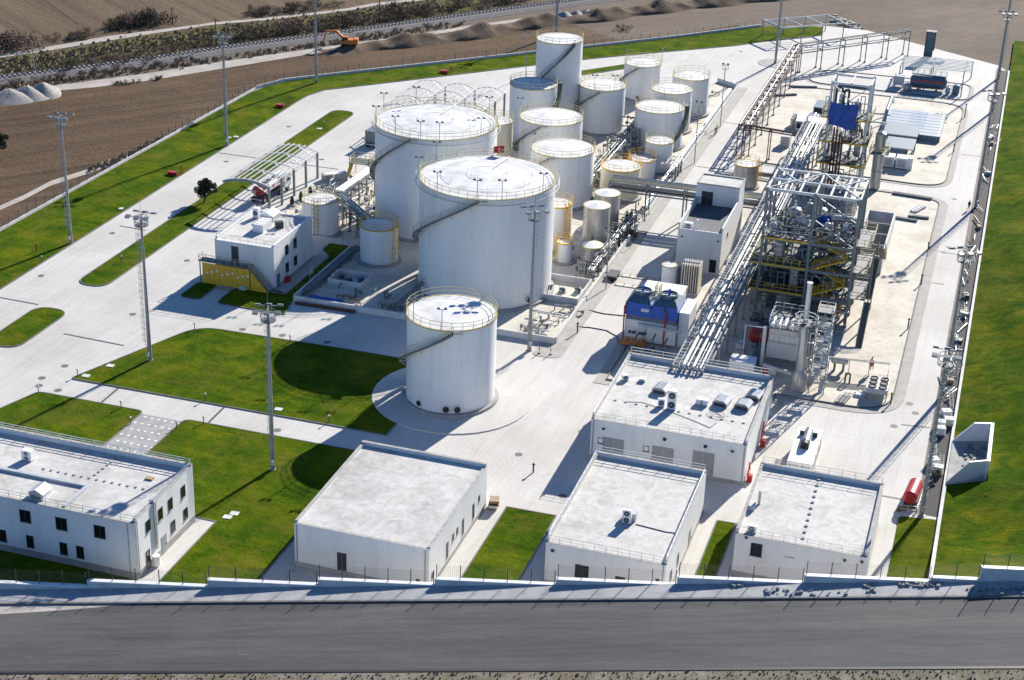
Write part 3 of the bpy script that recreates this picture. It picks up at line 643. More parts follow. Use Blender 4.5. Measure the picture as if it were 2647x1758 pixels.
def building(name, label, x0, x1, y0, y1, h, par=(0.25,0.55,0.55,0.45), plinth=0.5, cat='building', roofm='roof_screed'):
    """par: parapet heights south, east, north, west above the roof level"""
    t = thing(name, label, cat, ((x0+x1)/2,(y0+y1)/2,0.0)); top = h-max(par)
    MB().box(x0,x1,y0,y1,plinth,top-0.02).build('wall', 'render_white', t)
    MB().box(x0-0.02,x1+0.02,y0-0.02,y1+0.02,0.0,plinth-0.001).build('plinth', 'concrete_grey', t)
    MB().box(x0+0.3,x1-0.3,y0+0.3,y1-0.3,top-0.02,top+0.03).build('roof', roofm, t)
    pm = [(x0,x1,y0,y0+0.3,par[0]),(x1-0.3,x1,y0+0.301,y1-0.301,par[1]),(x0,x1,y1-0.3,y1,par[2]),(x0,x0+0.3,y0+0.301,y1-0.301,par[3])]
    for a in pm:
        MB().box(a[0],a[1],a[2],a[3],top-0.019,top+a[4]-0.05).build('parapet', 'render_white', t)
        e = 0.04; MB().box(a[0]-e,a[1]+e,a[2]-(e if a in (pm[0],pm[2]) else -0.05),a[3]+(e if a in (pm[0],pm[2]) else -0.05),top+a[4]-0.049,top+a[4]).build('capping', 'kerb' if name != 'control_block' else 'white_paint', t)
    return t, top
def conduit(t, pts, r=0.05, m='galv'):
    MB().path(pts, r, 6).build('downpipe', m, t)
# --- office block (west front)
t, top = building('office_block', 'two storey white office block with dark square windows and roof edge railing', -114, -79.4, 129.5, 142.4, 7.5, (0.15,0.5,0.65,0.4), 0.9)
for x in (-92.6,-88.2,-83.6): window(t,'S',x,129.5,4.35,1.35,1.5)
for x in (-96.0,-92.3,-88.2,-86.2): window(t,'S',x,129.5,1.25,1.5 if x < -95 else 0.9,1.5,panes=2)
for x in (-100.5,-105): window(t,'S',x,129.5,4.35,1.35,1.5)
for y in (132.2,134.9,137.1,140.0): window(t,'E',-79.4,y,4.45,0.95,1.45,panes=1)
for y in (137.4,140.3): window(t,'E',-79.4,y,1.5,0.95,1.4,panes=1)
window(t,'E',-79.4,131.8,0.2,0.8,2.2,panes=1); door(t,'E',-79.4,135.3,1.1,2.2)
railing(MB(), [(-114,129.7),(-79.6,129.7)], top+0.15, 0.75, 1.5, 0.018).build('roof_railing', 'galv', t)
railing(MB(), [(-114,142.25),(-79.6,142.25)], top+0.65, 0.6, 1.5, 0.035).build('roof_railing', 'steel_light', t)
railing(MB(), [(-79.55,130),(-79.55,142.2)], top+0.5, 0.45, 2.0, 0.02).build('roof_railing', 'steel_light', t)
conduit(t, [(-79.28,133.6,1.6),(-79.28,133.6,top+0.6),(-79.9,133.6,top+0.6)], 0.16, 'clad_silver')
conduit(t, [(-79.33,129.9,0.3),(-79.33,129.9,top+0.3)]); conduit(t, [(-80.2,129.44,0.3),(-80.2,129.44,top)])
MB().tube((-78.9,132.6,0.25),(-78.9,132.6,1.4),0.42,14).build('water_heater', 'white_paint', t, True)
for k in range(14): MB().cbox((-94.5+k*0.95+0.0,136.4-k*0.0,top+0.03),0.28,0.22,0.10).build('roof_block', 'concrete_grey', t)
for k in range(6): MB().cbox((-88.6+0.05*k,137.2+k*0.8,top+0.03),0.28,0.22,0.10).build('roof_block', 'concrete_grey', t)
MB().bar((-110,134.6,top+0.18),(-88,134.6,top+0.18),0.42,0.26).build('cable_tray', 'steel_light', t)
MB().bar((-88.0,134.6,top+0.18),(-88.0,129.9,top+0.18),0.36,0.2).build('cable_tray', 'steel_light', t)
MB().cbox((-82.6,138.6,top+0.03),0.9,0.6,0.16).build('roof_hatch', 'wood', t)
# little gabled vent house on the office roof
v = thing('roof_vent_house', 'small white gabled vent housing on the office block roof', 'roof vent', (-91.6,131.2,top+0.03))
MB().cbox((-91.6,131.2,top+0.03),1.7,1.8,0.75).build('body', 'render_white', v)
MB().add([(-92.6,130.2,top+.78),(-90.6,130.2,top+.78),(-90.6,132.2,top+.78),(-92.6,132.2,top+.78),(-91.6,130.2,top+1.3),(-91.6,132.2,top+1.3)],[(0,1,4),(2,3,5),(1,2,5,4),(3,0,4,5),(0,3,2,1)]).build('roof', 'cabinet_grey', v)
MB().cbox((-91.6,130.28,top+0.2),1.2,0.06,0.4).build('louvre', 'louvre', v)
def ac_unit(loc, label, fans=2, sz=(1.0,0.45,1.45), rz=0.0, group=None):
    a = thing('condenser_unit', label, 'air conditioner', loc, group); x,y,z = loc
    MB().cbox((x,y,z+0.1),*sz,rz).build('casing', 'white_paint', a)
    MB().cbox((x,y,z),sz[0]*0.9,sz[1]*0.8,0.1,rz).build('feet', 'steel_dark', a)
    d = Vector((math.sin(rz),-math.cos(rz),0))
    for k in range(fans):
        zc = z+0.1+sz[2]*(k+0.5)/fans; c = Vector((x,y,zc))+d*(sz[1]/2)
        fo = MB().tube(c, c+d*0.03, min(sz[0],sz[2]/fans)*0.40, 14).build('fan_grille', 'steel_dark', a)
        h = MB().tube(c+d*0.03, c+d*0.05, 0.09, 8).build('hub', 'cabinet_grey', a); h.parent = fo
    return a
ac_unit((-97.2,137.6,top+0.03), 'white fan unit on the office block roof by the cable tray', 2, (1.2,0.8,1.2))
# --- blank store
t, top = building('store_building', 'white store with blank front and swirled plain roof beside the big lawn', -65.1, -49.7, 138.0, 157.3, 5.75, (0.12,0.22,0.5,0.3), 0.6)
door(t,'S',-59.6,138.0,1.1,2.2,'frame_dark',0.62,2)
for y, wd, ht, z in ((143.8,0.55,2.0,1.0),(145.7,0.5,0.9,2.1),(147.1,0.5,0.9,2.1),(149.0,0.55,2.0,1.0),(152.6,0.55,2.0,1.0),(154.6,0.5,0.9,2.1)): window(t,'E',-49.7,y,z,wd,ht,'louvre',1)
conduit(t, [(-50.1,137.95,0.6),(-50.1,137.95,5.2)]); conduit(t, [(-64.8,137.95,0.6),(-64.8,137.95,5.2)]); window(t,'E',-49.7,139.2,1.2,0.5,0.7,'frame_dark',1)
window(t,'S',-50.0+0.0-0.9,138.0,0.9,0.45,0.6,'louvre',1)
p = thing('pallet_stack', 'stack of brown boards and white sacks by the blank store corner', 'pallets', (-48.8,157.2,0.06))
for k in range(4): MB().cbox((-48.8+0.05*k,157.2,0.06+0.32*k),1.1,1.3,0.3,0.1*k).build('pallet', ('wood','white_paint','pipe_rust','wood')[k], p)
# --- shed with roof fan unit
t, top = building('fan_shed', 'white shed with a tall fan unit on its railed roof', -38.7, -25.6, 144.0, 164.8, 5.75, (0.10,0.45,0.55,0.45), 0.6)
railing(MB(), [(-38.5,144.15),(-25.8,144.15)], top+0.1, 0.8, 1.3, 0.016).build('roof_railing', 'galv', t)
railing(MB(), [(-38.5,164.6),(-25.8,164.6)], top+0.55, 0.75, 1.5, 0.03).build('roof_railing', 'steel_light', t)
railing(MB(), [(-38.55,144.4),(-38.55,164.4)], top+0.45, 0.5, 1.5, 0.03).build('roof_railing', 'white_paint', t)
railing(MB(), [(-25.75,144.4),(-25.75,164.4)], top+0.45, 0.5, 1.5, 0.03).build('roof_railing', 'white_paint', t)
window(t,'S',-34.6,144.0,1.6,1.5,1.7); door(t,'S',-30.4,144.0,1.1,2.2,'frame_dark',0.62)
for y in (147.0,150.5): window(t,'E',-25.6,y,1.5,0.8,1.4,panes=1)
door(t,'E',-25.6,157,1.2,2.3); MB().cbox((-37.9,143.9,4.3),0.35,0.2,0.25).build('flood_lamp','frame_dark',t); MB().cbox((-26.4,143.9,3.2),0.35,0.2,0.25).build('flood_lamp','frame_dark',t)
conduit(t, [(-25.9,143.94,0.6),(-25.9,143.94,5.2)]); conduit(t, [(-30.6,151.0,top+0.08),(-27.2,150.6,top+0.08),(-26.2,150.7,top+0.08)], 0.05)
a = ac_unit((-31.6,150.9,top+0.03), 'tall white two fan unit standing on the shed roof', 2, (0.95,0.45,1.6))
MB().cbox((-31.5,151.9,top+0.03),1.5,0.9,0.95).build('duct_box', 'cabinet_grey', a)
ac_unit((-39.1,149.2,3.7), 'small white fan unit hung on the west wall of the fan unit shed', 1, (0.8,0.35,0.6), R(-90))
# --- easternmost shed
t, top = building('east_shed', 'easternmost white shed with a row of small blocks down its roof', -20.0, -5.9, 153.0, 169.2, 5.75, (0.10,0.5,0.55,0.5), 0.6)
railing(MB(), [(-19.8,153.15),(-6.1,153.15)], top+0.1, 0.8, 1.3, 0.016).build('roof_railing', 'galv', t)
railing(MB(), [(-19.8,169.05),(-6.1,169.05)], top+0.55, 0.75, 1.5, 0.022).build('roof_railing', 'galv', t)
window(t,'S',-17.6,153.0,2.9,1.25,1.6); window(t,'S',-9.0,153.0,2.6,0.9,1.3,'render_white',1,'render_white'); window(t,'S',-14.0,153.0,3.6,0.9,1.3,'render_white',1,'render_white')
for k in range(11): MB().cbox((-12.95-0.02*k,154.6+1.35*k,top+0.03),0.34,0.34,0.13).build('roof_block', 'concrete_grey', t)
MB().tube((-18.7,160.2,top+0.03),(-18.7,160.2,top+1.7),0.16,10).build('flue', 'clad_silver', t, True)
MB().cbox((-19.3,158.9,top+0.03),0.7,1.0,0.6).build('vent_box', 'cabinet_grey', t)
for p in ((-6.4,152.9,4.6),(-18.8,152.9,4.9),(-8.2,152.9,4.4)): MB().cbox(p,0.3,0.2,0.22).build('flood_lamp','frame_dark',t)
ac_unit((-18.4,153.9,top+0.03), 'small fan unit at the front corner of the easternmost shed roof', 1, (1.0,0.5,0.8))
# --- switchgear building
t, top = building('switchgear_building', 'large white switchgear building with grey roller doors and cluttered roof', -41.5, -22.35, 173.0, 192.3, 6.0, (0.10,0.5,0.6,0.5), 0.5)
railing(MB(), [(-41.3,173.15),(-22.6,173.15)], top+0.1, 0.8, 1.3, 0.016).build('roof_railing', 'galv', t)
railing(MB(), [(-41.3,192.15),(-22.6,192.15)], top+0.6, 0.85, 1.4, 0.04).build('roof_railing', 'steel_light', t)
railing(MB(), [(-41.35,173.4),(-41.35,192)], top+0.5, 0.4, 1.5, 0.03).build('roof_railing', 'white_paint', t)
for x in (-38.6,-32.4,-27.4): door(t,'S',x,173.0,2.7,3.1 if x < -28 else 3.4,'door_grey',0.2,2)
for x in (-40.2,-34.5):
    window(t,'S',x,173.0,2.3,0.7,0.75,'frame_dark',1,'white_paint')
for x in (-32.3,-27.3): MB().tube((x,172.86,4.4),(x,172.99,4.4),0.22,12).build('vent_cowl','black',t)
for x in (-39.9,-24.0): MB().cbox((x,172.85,4.3),0.35,0.2,0.2).build('flood_lamp','frame_dark',t)
conduit(t, [(-22.55,172.93,0.4),(-22.55,172.93,5.4)]); conduit(t, [(-41.2,172.93,0.4),(-41.2,172.93,5.4)])
for k in range(13): MB().cbox((-40.0+1.35*k,178.9-0.02*k,top+0.03),0.34,0.26,0.10).build('roof_block', 'concrete_grey', t)
MB().path([(-38.6,179.0,top+0.07),(-36.8,179.6,top+0.07),(-33,178.4,top+0.07),(-29.6,177.0,top+0.07),(-27.4,175.9,top+0.07),(-26.9,177.5,top+0.07)],0.03,5).build('loose_cable','black',t)
mb = MB(); mb.path([(-27.8+1.0*math.cos(a*0.5)+0.04*a,179.4+0.7*math.sin(a*0.5),top+0.06+0.01*a) for a in range(26)],0.025,5); mb.build('loose_cable','steel_dark',t)
ac_unit((-32.9,179.2,top+0.03), 'very tall slatted fan unit in the middle of the switchgear roof', 2, (1.1,0.75,2.5))
ac_unit((-34.3,179.4,top+0.03), 'small white cabinet beside the tall unit on the switchgear roof', 1, (0.8,0.5,1.0), R(20))
ac_unit((-29.6,181.8,top+0.03), 'white double fan box lying on the switchgear roof', 2, (1.5,0.8,0.7))
ac_unit((-40.3,185.0,top+0.03), 'small unit at the west parapet of the switchgear roof', 1, (0.8,0.6,0.7), R(30))
ac_unit((-38.1,185.6,top+0.03), 'low black fan unit on the west part of the switchgear roof', 1, (0.8,0.9,0.35))
def vent_hood(loc, lab, rz=0):
    v = thing('vent_hood', lab, 'roof vent', loc, 'vent hoods on the switchgear roof'); x,y,z = loc
    mb = MB(); w2, d2, hh = 0.95, 1.0, 0.85
    ca, sa = math.cos(rz), math.sin(rz)
    def T(a,b,c): return (x+a*ca-b*sa, y+a*sa+b*ca, z+c)
    prof = [(-w2,0),(-w2,hh*0.6),(-w2*0.55,hh),(w2*0.55,hh),(w2,hh*0.6),(w2,0)]
    mb.add([T(a,-d2,c) for a,c in prof]+[T(a,d2,c) for a,c in prof],[(0,1,2,3,4,5)[::-1],(6,7,8,9,10,11)]+[(i,(i+1)%6,(i+1)%6+6,i+6) for i in range(6)])
    mb.build('hood','clad_silver',v)
    m2 = MB(); m2.add([T(-0.75,-d2-0.02,0.08),T(0.75,-d2-0.02,0.08),T(0.75,-d2-0.02,0.5),T(-0.75,-d2-0.02,0.5)],[(0,1,2,3)]); m2.build('mouth','steel_dark',v)
for p, lab in (((-35.2,183.6,top+0.03),'wide silver vent hood behind the tall roof unit'),((-27.3,182.9,top+0.03),'silver vent hood right of the double fan box'),((-23.8,186.0,top+0.03),'silver vent hood at the east parapet of the switchgear roof'),((-24.6,183.0,top+0.03),'small silver vent hood near the east parapet')):
    vent_hood(p, lab, R(-8))
# red fire hydrants manifold on its east wall
for k, y in enumerate((174.0,183.5)):
    h = thing('fire_manifold', ('red fire valve cluster at the front corner of the switchgear building','red fire valve risers along the switchgear side wall')[k], 'fire valves', (-21.9,y,0))
    for j in range(3): MB().tube((-22.0,y+0.5*j,0.0),(-22.0,y+0.5*j,1.6+0.9*(j%2)+k),0.10,8).build('riser','red',h); 
    MB().tube((-22.0,y-0.1,1.1),(-22.0,y+1.2,1.1),0.13,8).build('header','red',h); MB().cbox((-21.75,y+0.4,0.0),0.5,0.6,0.9).build('cabinet','red',h)
# --- control block
t, top = building('control_block', 'two storey white control block with yellow clad outdoor stair', -109.3, -99.6, 206.5, 220.4, 7.2, (0.12,0.45,0.25,0.5), 0.4)
door(t,'S',-106.0,206.5,1.2,2.4,'frame_dark',3.75,1)
for y in (211.0,214.0): window(t,'E',-99.6,y,4.2,1.1,1.5,panes=1); 
for y in (211.0,214.0): window(t,'E',-99.6,y,1.3,1.1,1.5,panes=1)
door(t,'E',-99.6,207.8,1.1,2.2,'tank_blue')
railing(MB(), [(-109.1,206.65),(-99.9,206.65)], top+0.12, 0.9, 1.3, 0.016).build('roof_railing', 'galv', t)
MB().cbox((-99.2,210.2,0.06),0.6,1.0,0.8).build('hydrant_cabinet','red',t)
mb = MB(); mb.box(-111.4,-103.0,204.9,206.45,3.55,3.7); mb.build('landing','grating',t)
MB().add([(-103.0,204.9,3.55),(-103.0,206.2,3.55),(-99.7,206.2,0.3),(-99.7,204.9,0.3),(-103.0,204.9,3.7),(-103.0,206.2,3.7),(-99.7,206.2,0.5),(-99.7,204.9,0.5)],[(0,1,2,3),(7,6,5,4),(0,4,5,1),(1,5,6,2),(2,6,7,3),(3,7,4,0)]).build('stair_flight','steel_grey',t)
mb = MB(); railing(mb,[(-111.3,206.3),(-111.3,205.0),(-103.0,205.0)],3.7,1.0,1.2,0.03)
mb.bar((-103.0,205.0,4.7),(-99.8,205.0,1.5),0.06); mb.bar((-103.0,205.0,4.2),(-99.8,205.0,1.0),0.05)
for k in range(4): mb.bar((-103+0.8*k,205.0,3.7-0.78*k),(-103+0.8*k,205.0,4.7-0.78*k),0.05)
mb.build('stair_railing','yellow_pale',t)
for k in range(8): MB().cbox((-110.3+0.98*k,204.98,0.12),0.94,0.06,3.3).build('clad_panel','yellow',t)
m2 = MB(); m2.add([(-102.8,204.98,0.12),(-99.9,204.98,0.12),(-102.8,204.98,3.2)],[(0,1,2)]); m2.add([(-102.8,204.93,0.12),(-99.9,204.93,0.12),(-102.8,204.93,3.2)],[(0,1,2)]); m2.build('clad_panel','yellow',t)
for k in range(9): MB().cbox((-110.0+0.85*k,204.93,1.7+0.5*((k*7)%3)/2),0.32,0.03,0.32).build('notice','white_paint',t)
MB().cbox((-104.0,204.7,0.06),1.1,0.4,0.6).build('wall_box','cabinet_grey',t)
MB().bar((-111.2,205.1,0.0),(-111.2,205.1,3.55),0.14).build('landing_post','steel_grey',t)
mb = MB(); railing(mb,[(-109.2,207),(-109.2,220.2)],top+0.5,0.5,1.2,0.03); mb.build('roof_railing','white_paint',t)
a = thing('air_handler', 'white boxy air handler on the control block roof with flue elbow', 'air handler', (-104.6,213.2,top+0.03))
MB().cbox((-104.6,213.2,top+0.03),1.7,3.2,1.3).build('casing','white_paint',a); MB().cbox((-102.6,214.9,top+0.03),1.2,0.9,1.0,R(40)).build('flue','steel_dark',a)
for k in range(3): MB().cbox((-104.6,212.1+1.0*k,top+1.33),1.72,0.06,0.03).build('seam','cabinet_grey',a)
v = thing('gabled_plant_house', 'grey gabled plant housing at the back of the control block roof', 'roof vent', (-105.4,217.6,top+0.03)); z = top+0.03
MB().cbox((-105.4,217.6,z),2.2,2.4,1.0).build('body','cabinet_grey',v)
MB().add([(-106.6,216.3,z+1),(-104.2,216.3,z+1),(-104.2,218.9,z+1),(-106.6,218.9,z+1),(-105.4,216.3,z+1.6),(-105.4,218.9,z+1.6)],[(0,1,4),(2,3,5),(1,2,5,4),(3,0,4,5)]).build('roof','white_paint',v)
ac_unit((-107.6,217.4,top+0.03), 'white fan unit at the west parapet of the control block roof', 1, (0.9,0.9,1.6))
# --- tall process hall by the lane
t = thing('process_hall', 'tall white windowless hall with sunk roof terrace coloured as shade and stair tower', 'building', (-41.5,247,0))
MB().box(-45.05,-38.0,238.0,256.5,0.0,6.6).build('wall','render_white',t); MB().box(-44.8,-38.25,238.3,251.4,6.6,6.65).build('roof','roof_shade',t)  # dark roof colour stands for shade inside the parapets
for b in ((-45.05,-38.0,238.0,238.25,7.0),(-45.05,-44.8,238.251,251.45,7.85),(-38.25,-38.0,238.251,251.45,7.85)): MB().box(*b[:4],6.601,b[4]).build('parapet','render_white',t)
MB().box(-45.05,-38.0,251.45,256.5,6.601,10.0).build('stair_tower','render_white',t); MB().box(-44.8,-38.25,251.7,256.25,10.0,10.05).build('tower_roof','roof_screed',t)
for b in ((-45.1,-37.95,251.4,251.65),(-45.1,-37.95,256.25,256.55),(-45.1,-44.85,251.651,256.249),(-38.2,-37.95,251.651,256.249)): MB().box(*b,10.001,10.22).build('capping','kerb',t)
door(t,'S',-43.2,251.45,1.9,2.2,'frame_dark',6.66,2); window(t,'S',-39.1,238.0,0.4,1.1,2.1,'frame_dark',1); window(t,'E',-38.0,243.0,4.6,0.8,0.9,panes=1)
railing(MB(),[(-44.9,238.12),(-38.1,238.12)],7.0,0.8,0.9,0.02).build('roof_railing','steel_light',t)
for p in ((-44.3,237.9,5.6),(-38.6,237.9,5.6)): MB().cbox(p,0.3,0.2,0.2).build('flood_lamp','frame_dark',t)
ac_unit((-43.7,239.6,6.65), 'white box unit at the front of the sunk roof terrace', 1, (1.3,0.8,0.8)); MB().tube((-42.3,239.5,6.66),(-42.3,239.5,8.2),0.18,10).build('flue','white_paint',t,True)
# ------------------------------------------------------------------ storage tanks
def tocam(x, y):
    d = math.hypot(x, y); a = Vector((-x/d, -y/d, 0)); return a, Vector((-_r0[0], -_r0[1], 0))
def tank(label, x, y, r, h, shell='tank_white', roof='tank_roof', rail='yellow_pale', stair=None, ladder=None, lad_m='yellow', found=True, rail_h=1.05,
         lamps=(), ring=False, cone=0.06, manways=(), cat='tank', name='storage_tank', group='storage tanks', z0=0.05, nseg=None, posts=1.4, roofrings=0, rim='yellow_pale'):
    t = thing(name, label, cat, (x,y,z0), group); n = nseg or (64 if r > 7 else 44 if r > 4 else 32 if r > 1.6 else 20)
    c = (x,y,z0); fc, lf = tocam(x, y)
    def pol(phi, rr, z): v = fc*math.cos(R(phi))+lf*math.sin(R(phi)); return Vector((x+v.x*rr, y+v.y*rr, z0+z))
    b = 0.0
    if found:
        MB().lathe(c, [(r+0.55,0),(r+0.5,0.35),(r+0.02,0.36)], n).build('foundation', 'concrete_grey', t, True); b = 0.3
    MB().lathe(c, [(r,b),(r,h)], n, False).build('shell', shell, t, True)
    MB().lathe(c, [(r,h),(r*0.5,h+cone*r*0.5),(0.05,h+cone*r)], n, False).build('roof', roof, t, True)
    MB().lathe(c, [(r+0.01,h-0.12),(r+0.09,h-0.12),(r+0.09,h+0.05),(r-0.12,h+0.05)], n, False).build('rim', rim, t)
    if rail:
        mb = MB(); npst = max(8, int(2*math.pi*r/posts))
        for k in range(npst):
            p = pol(360*k/npst, r+0.05, h+0.05); mb.bar(p, p+Vector((0,0,rail_h)), 0.05)
        for hz in (rail_h*0.5, rail_h):
            for k in range(npst): mb.bar(pol(360*k/npst,r+0.05,h+0.05+hz), pol(360*(k+1)/npst,r+0.05,h+0.05+hz), 0.055)
        mb.build('railing', rail, t)
    if roofrings:
        mb = MB()
        for q in range(roofrings):
            rr = r*(0.3+0.38*q); k2 = 28
            for k in range(k2):
                if (k*5+q*3) % 9 == 0: continue
                zz = h+cone*(r-rr)+0.18
                mb.tube(pol(360*k/k2,rr,zz), pol(360*(k+1)/k2,rr,zz), 0.03, 5)
                if k % 4 == 0: mb.bar(pol(360*k/k2,rr,zz-0.2), pol(360*k/k2,rr,zz+0.75), 0.035)
        mb.tube(pol(200,r*0.95,h+0.3), pol(200,r*0.25,h+cone*r*0.75+0.25), 0.07, 5); mb.build('spray_pipework', 'pipe_faint', t, kind='stuff')
    if ring:
        mb = MB(); k2 = 48
        for k in range(k2): mb.tube(pol(360*k/k2,r+0.55,h-0.7), pol(360*(k+1)/k2,r+0.55,h-0.7), 0.05, 5)
        for k in range(0,k2,6): mb.bar(pol(360*k/k2,r,h-0.7), pol(360*k/k2,r+0.6,h-0.7), 0.05)
        mb.build('cooling_ring', 'galv', t)
    if stair:
        p0, p1 = stair[:2]; zt = h-0.05; zb = stair[2] if len(stair) > 2 else 0.3; ns = max(14, int(abs(p1-p0)*math.pi/180*r/0.45)); w1 = 0.85
        st, rl, bk = MB(), MB(), MB(); prev = None
        for k in range(ns+1):
            q = k/ns; phi = p0+(p1-p0)*q; z = zt+(zb-zt)*q
            a, o = pol(phi,r+0.12,z), pol(phi,r+0.12+w1,z)
            if prev:
                st.add([a,o,prev[1],prev[0],a-Vector((0,0,.06)),o-Vector((0,0,.06)),prev[1]-Vector((0,0,.06)),prev[0]-Vector((0,0,.06))],[(0,1,2,3),(7,6,5,4),(0,4,5,1),(1,5,6,2),(2,6,7,3),(3,7,4,0)])
                st.bar(prev[1]-Vector((0,0,.05)), o-Vector((0,0,.05)), 0.07, 0.26)
                rl.bar(prev[1]+Vector((0,0,1.0)), o+Vector((0,0,1.0)), 0.055); rl.bar(prev[1]+Vector((0,0,.5)), o+Vector((0,0,.5)), 0.04)
            if k % 3 == 0: rl.bar(o, o+Vector((0,0,1.0)), 0.05)
            if k % 6 == 3: bk.bar(a-Vector((0,0,.1)), o-Vector((0,0,.1)), 0.09); bk.bar(pol(phi,r,z-0.8), o-Vector((0,0,.15)), 0.07)
            prev = (a,o)
        st.build('stair', 'grating', t); rl.build('stair_railing', stair[3] if len(stair) > 3 else rail or 'yellow_pale', t); bk.build('stair_bracket', 'steel_light', t)
        m2 = MB(); ph = p0; sg = -1 if p1 > p0 else 1
        A, B, C2, D = pol(ph,r-0.1,h), pol(ph,r+1.1,h), pol(ph+sg*math.degrees(1.1/r),r+1.1,h), pol(ph+sg*math.degrees(1.1/r),r-0.1,h)
        U = Vector((0,0,0.07)); m2.add([A,B,C2,D,A+U,B+U,C2+U,D+U],[(0,1,2,3),(7,6,5,4),(0,4,5,1),(1,5,6,2),(2,6,7,3),(3,7,4,0)]); m2.build('landing', 'grating', t)
    if ladder is not None:
        mb = MB(); s2 = math.degrees(0.28/r)
        for d in (-s2, s2): mb.bar(pol(ladder+d,r+0.25,0.3), pol(ladder+d,r+0.25,h+1.2), 0.07)
        z = 0.5
        while z < h+0.6: mb.bar(pol(ladder-s2,r+0.25,z), pol(ladder+s2,r+0.25,z), 0.05); z += 0.45
        z = 2.2
        while z < h+1.1:
            L = [pol(ladder-s2*1.4,r+0.25,z), pol(ladder-s2*1.6,r+0.7,z), pol(ladder,r+0.98,z), pol(ladder+s2*1.6,r+0.7,z), pol(ladder+s2*1.4,r+0.25,z)]
            for a, c2 in zip(L[:-1], L[1:]): mb.bar(a, c2, 0.06)
            z += 0.75
        for d, rr in ((-s2*1.6,0.7),(0,0.98),(s2*1.6,0.7)): mb.bar(pol(ladder+d,r+rr,2.2), pol(ladder+d,r+rr,h+1.0), 0.05)
        mb.build('caged_ladder', lad_m, t)
    for ph in lamps:
        mb = MB(); p = pol(ph,r+0.1,h); mb.bar(p, p+Vector((0,0,2.9)), 0.08); q = p+Vector((0,0,2.9)); mb.bar(q-lf*0.45, q+lf*0.45, 0.08)
        lp = mb.build('lamp_post', 'galv', t)
        for d in (-0.45, 0.45): l2 = MB().cbox(tuple(q+lf*d), 0.35, 0.3, 0.22, 0.4).build('flood_lamp', 'steel_dark', t); l2.parent = lp
    for ph, z, rr in manways:
        a, o = pol(ph,r-0.05,z), pol(ph,r+0.35,z); mo = MB().tube(a, o, rr, 16).build('manway', 'black', t)
        m2 = MB().tube(pol(ph,r+0.12,z), pol(ph,r+0.2,z), rr+0.12, 16).build('flange', 'white_paint', t); m2.parent = mo
    return t
tank('lone white storage tank on the round apron in front of the bund, winding stair', -63.1,182.6,5.83,12.0, rail='yellow_pale', stair=(-2,150,0.5,'yellow_pale'), lamps=(12,55), manways=((42,1.0,0.36),(5,1.0,0.42),(-9,1.0,0.42)), z0=0.14)
tank('biggest white tank flying a small red flag, at the bund corner', -70.9,220.2,10.14,17.5, rail='yellow_pale', stair=(6,150,0.5,'yellow_pale'), lamps=(8,45,-12,-52,85,130), ring=True, roofrings=3, manways=((-75,1.2,0.4),(-40,1.2,0.4)))
tank('biggest white tank without a flag, behind the shaded tank', -87.4,243.2,10.0,17.5, rail='yellow_pale', stair=(22,150,0.5,'yellow_pale'), lamps=(14,40,-3,-45,75,120,160,-120), ring=True, roofrings=3)
tank('tallest slim white tank behind the roof shaded tank', -84.0,304.5,4.53,17.5, stair=(-34,145,0.5,'pipe_rust'))
tank('white tank whose roof lies in the shade of the tall slim tank', -85.7,293.3,4.53,11.1, stair=(-100,20,0.5,'yellow_pale'))
tank('white tank east of the tall slim tank, its stair winding at the near side', -75.0,305.2,4.53,9.1, stair=(5,140), lamps=(20,-30))
tank('white tank nearest the far green island', -72.9,331.0,3.9,7.45, stair=(12,140), lamps=(60,-100), manways=((10,0.9,0.35),(-50,0.9,0.35)))
tank('white tank between the far island tank and the lane', -62.3,310.9,4.06,8.3)
tank('northernmost white tank beside the lane with the fan shaped drain', -61.0,323.4,3.76,7.9)
tank('white tank beside the lane with a stair on its lane side', -62.2,299.9,4.7,7.6, stair=(-100,-15,0.5,'yellow_pale'))
tank('small white tank before the tank with the lane side stair', -58.7,284.9,2.58,5.7, posts=1.0, stair=None)
tank('small cream topped tank behind the wide cream tank, with yellow ladder', -60.4,278.9,2.5,3.9, 'tank_white', 'tank_roof', 'yellow', ladder=50, posts=1.0, rim='yellow')
tank('wide cream tank with yellow railing beneath the pipe bridge', -61.7,267.9,3.5,5.7, 'tank_cream', 'tank_roof', 'yellow', posts=1.1, rim='yellow')
tank('white tank between the flag tank and the tank with the shaded roof', -77.3,276.8,5.75,10.2, stair=(16,140), lamps=(100,)); 
tank('white tank standing against the east side of the flag tank group', -70.9,262.1,5.56,9.5, stair=(20,140), lamps=(70,), manways=((-70,0.9,0.35),))
_q = G(1287,312,9.0)
tank('narrow cream tank squeezed behind the flagless big tank', _q[0],_q[1],2.8,9.0, 'tank_cream', 'tank_roof', 'yellow_pale', posts=1.1)
tank('slim cream and white tank with yellow ladder beside the flag tank', -65.3,239.9,2.42,7.6, 'tank_white', 'tank_roof', 'yellow', ladder=-35, rim='yellow', posts=1.0)
tank('tiny white tank with yellow cage at the pump pit', -62.3,234.1,1.32,3.5, 'tank_white', 'tank_roof', 'yellow', ladder=60, posts=0.8, rim='yellow')
tank('shaded white tank with yellow caged ladder between the two biggest tanks', -89.6,223.6,2.96,6.0, 'tank_white', 'tank_roof', 'yellow', ladder=-48, posts=1.1, rim='yellow')
tank('white tank with pale caged ladder behind the control block', -103.0,231.3,2.91,5.85, 'tank_white', 'tank_roof', 'yellow_pale', ladder=14, lad_m='yellow_pale', posts=1.0)
tank('grey steel tank with a yellow caged ladder by the brown pipe rack', -41.8,282.0,2.16,4.4, 'tank_steel', 'tank_roof', 'yellow_pale', ladder=-60, posts=1.0, rim='yellow')
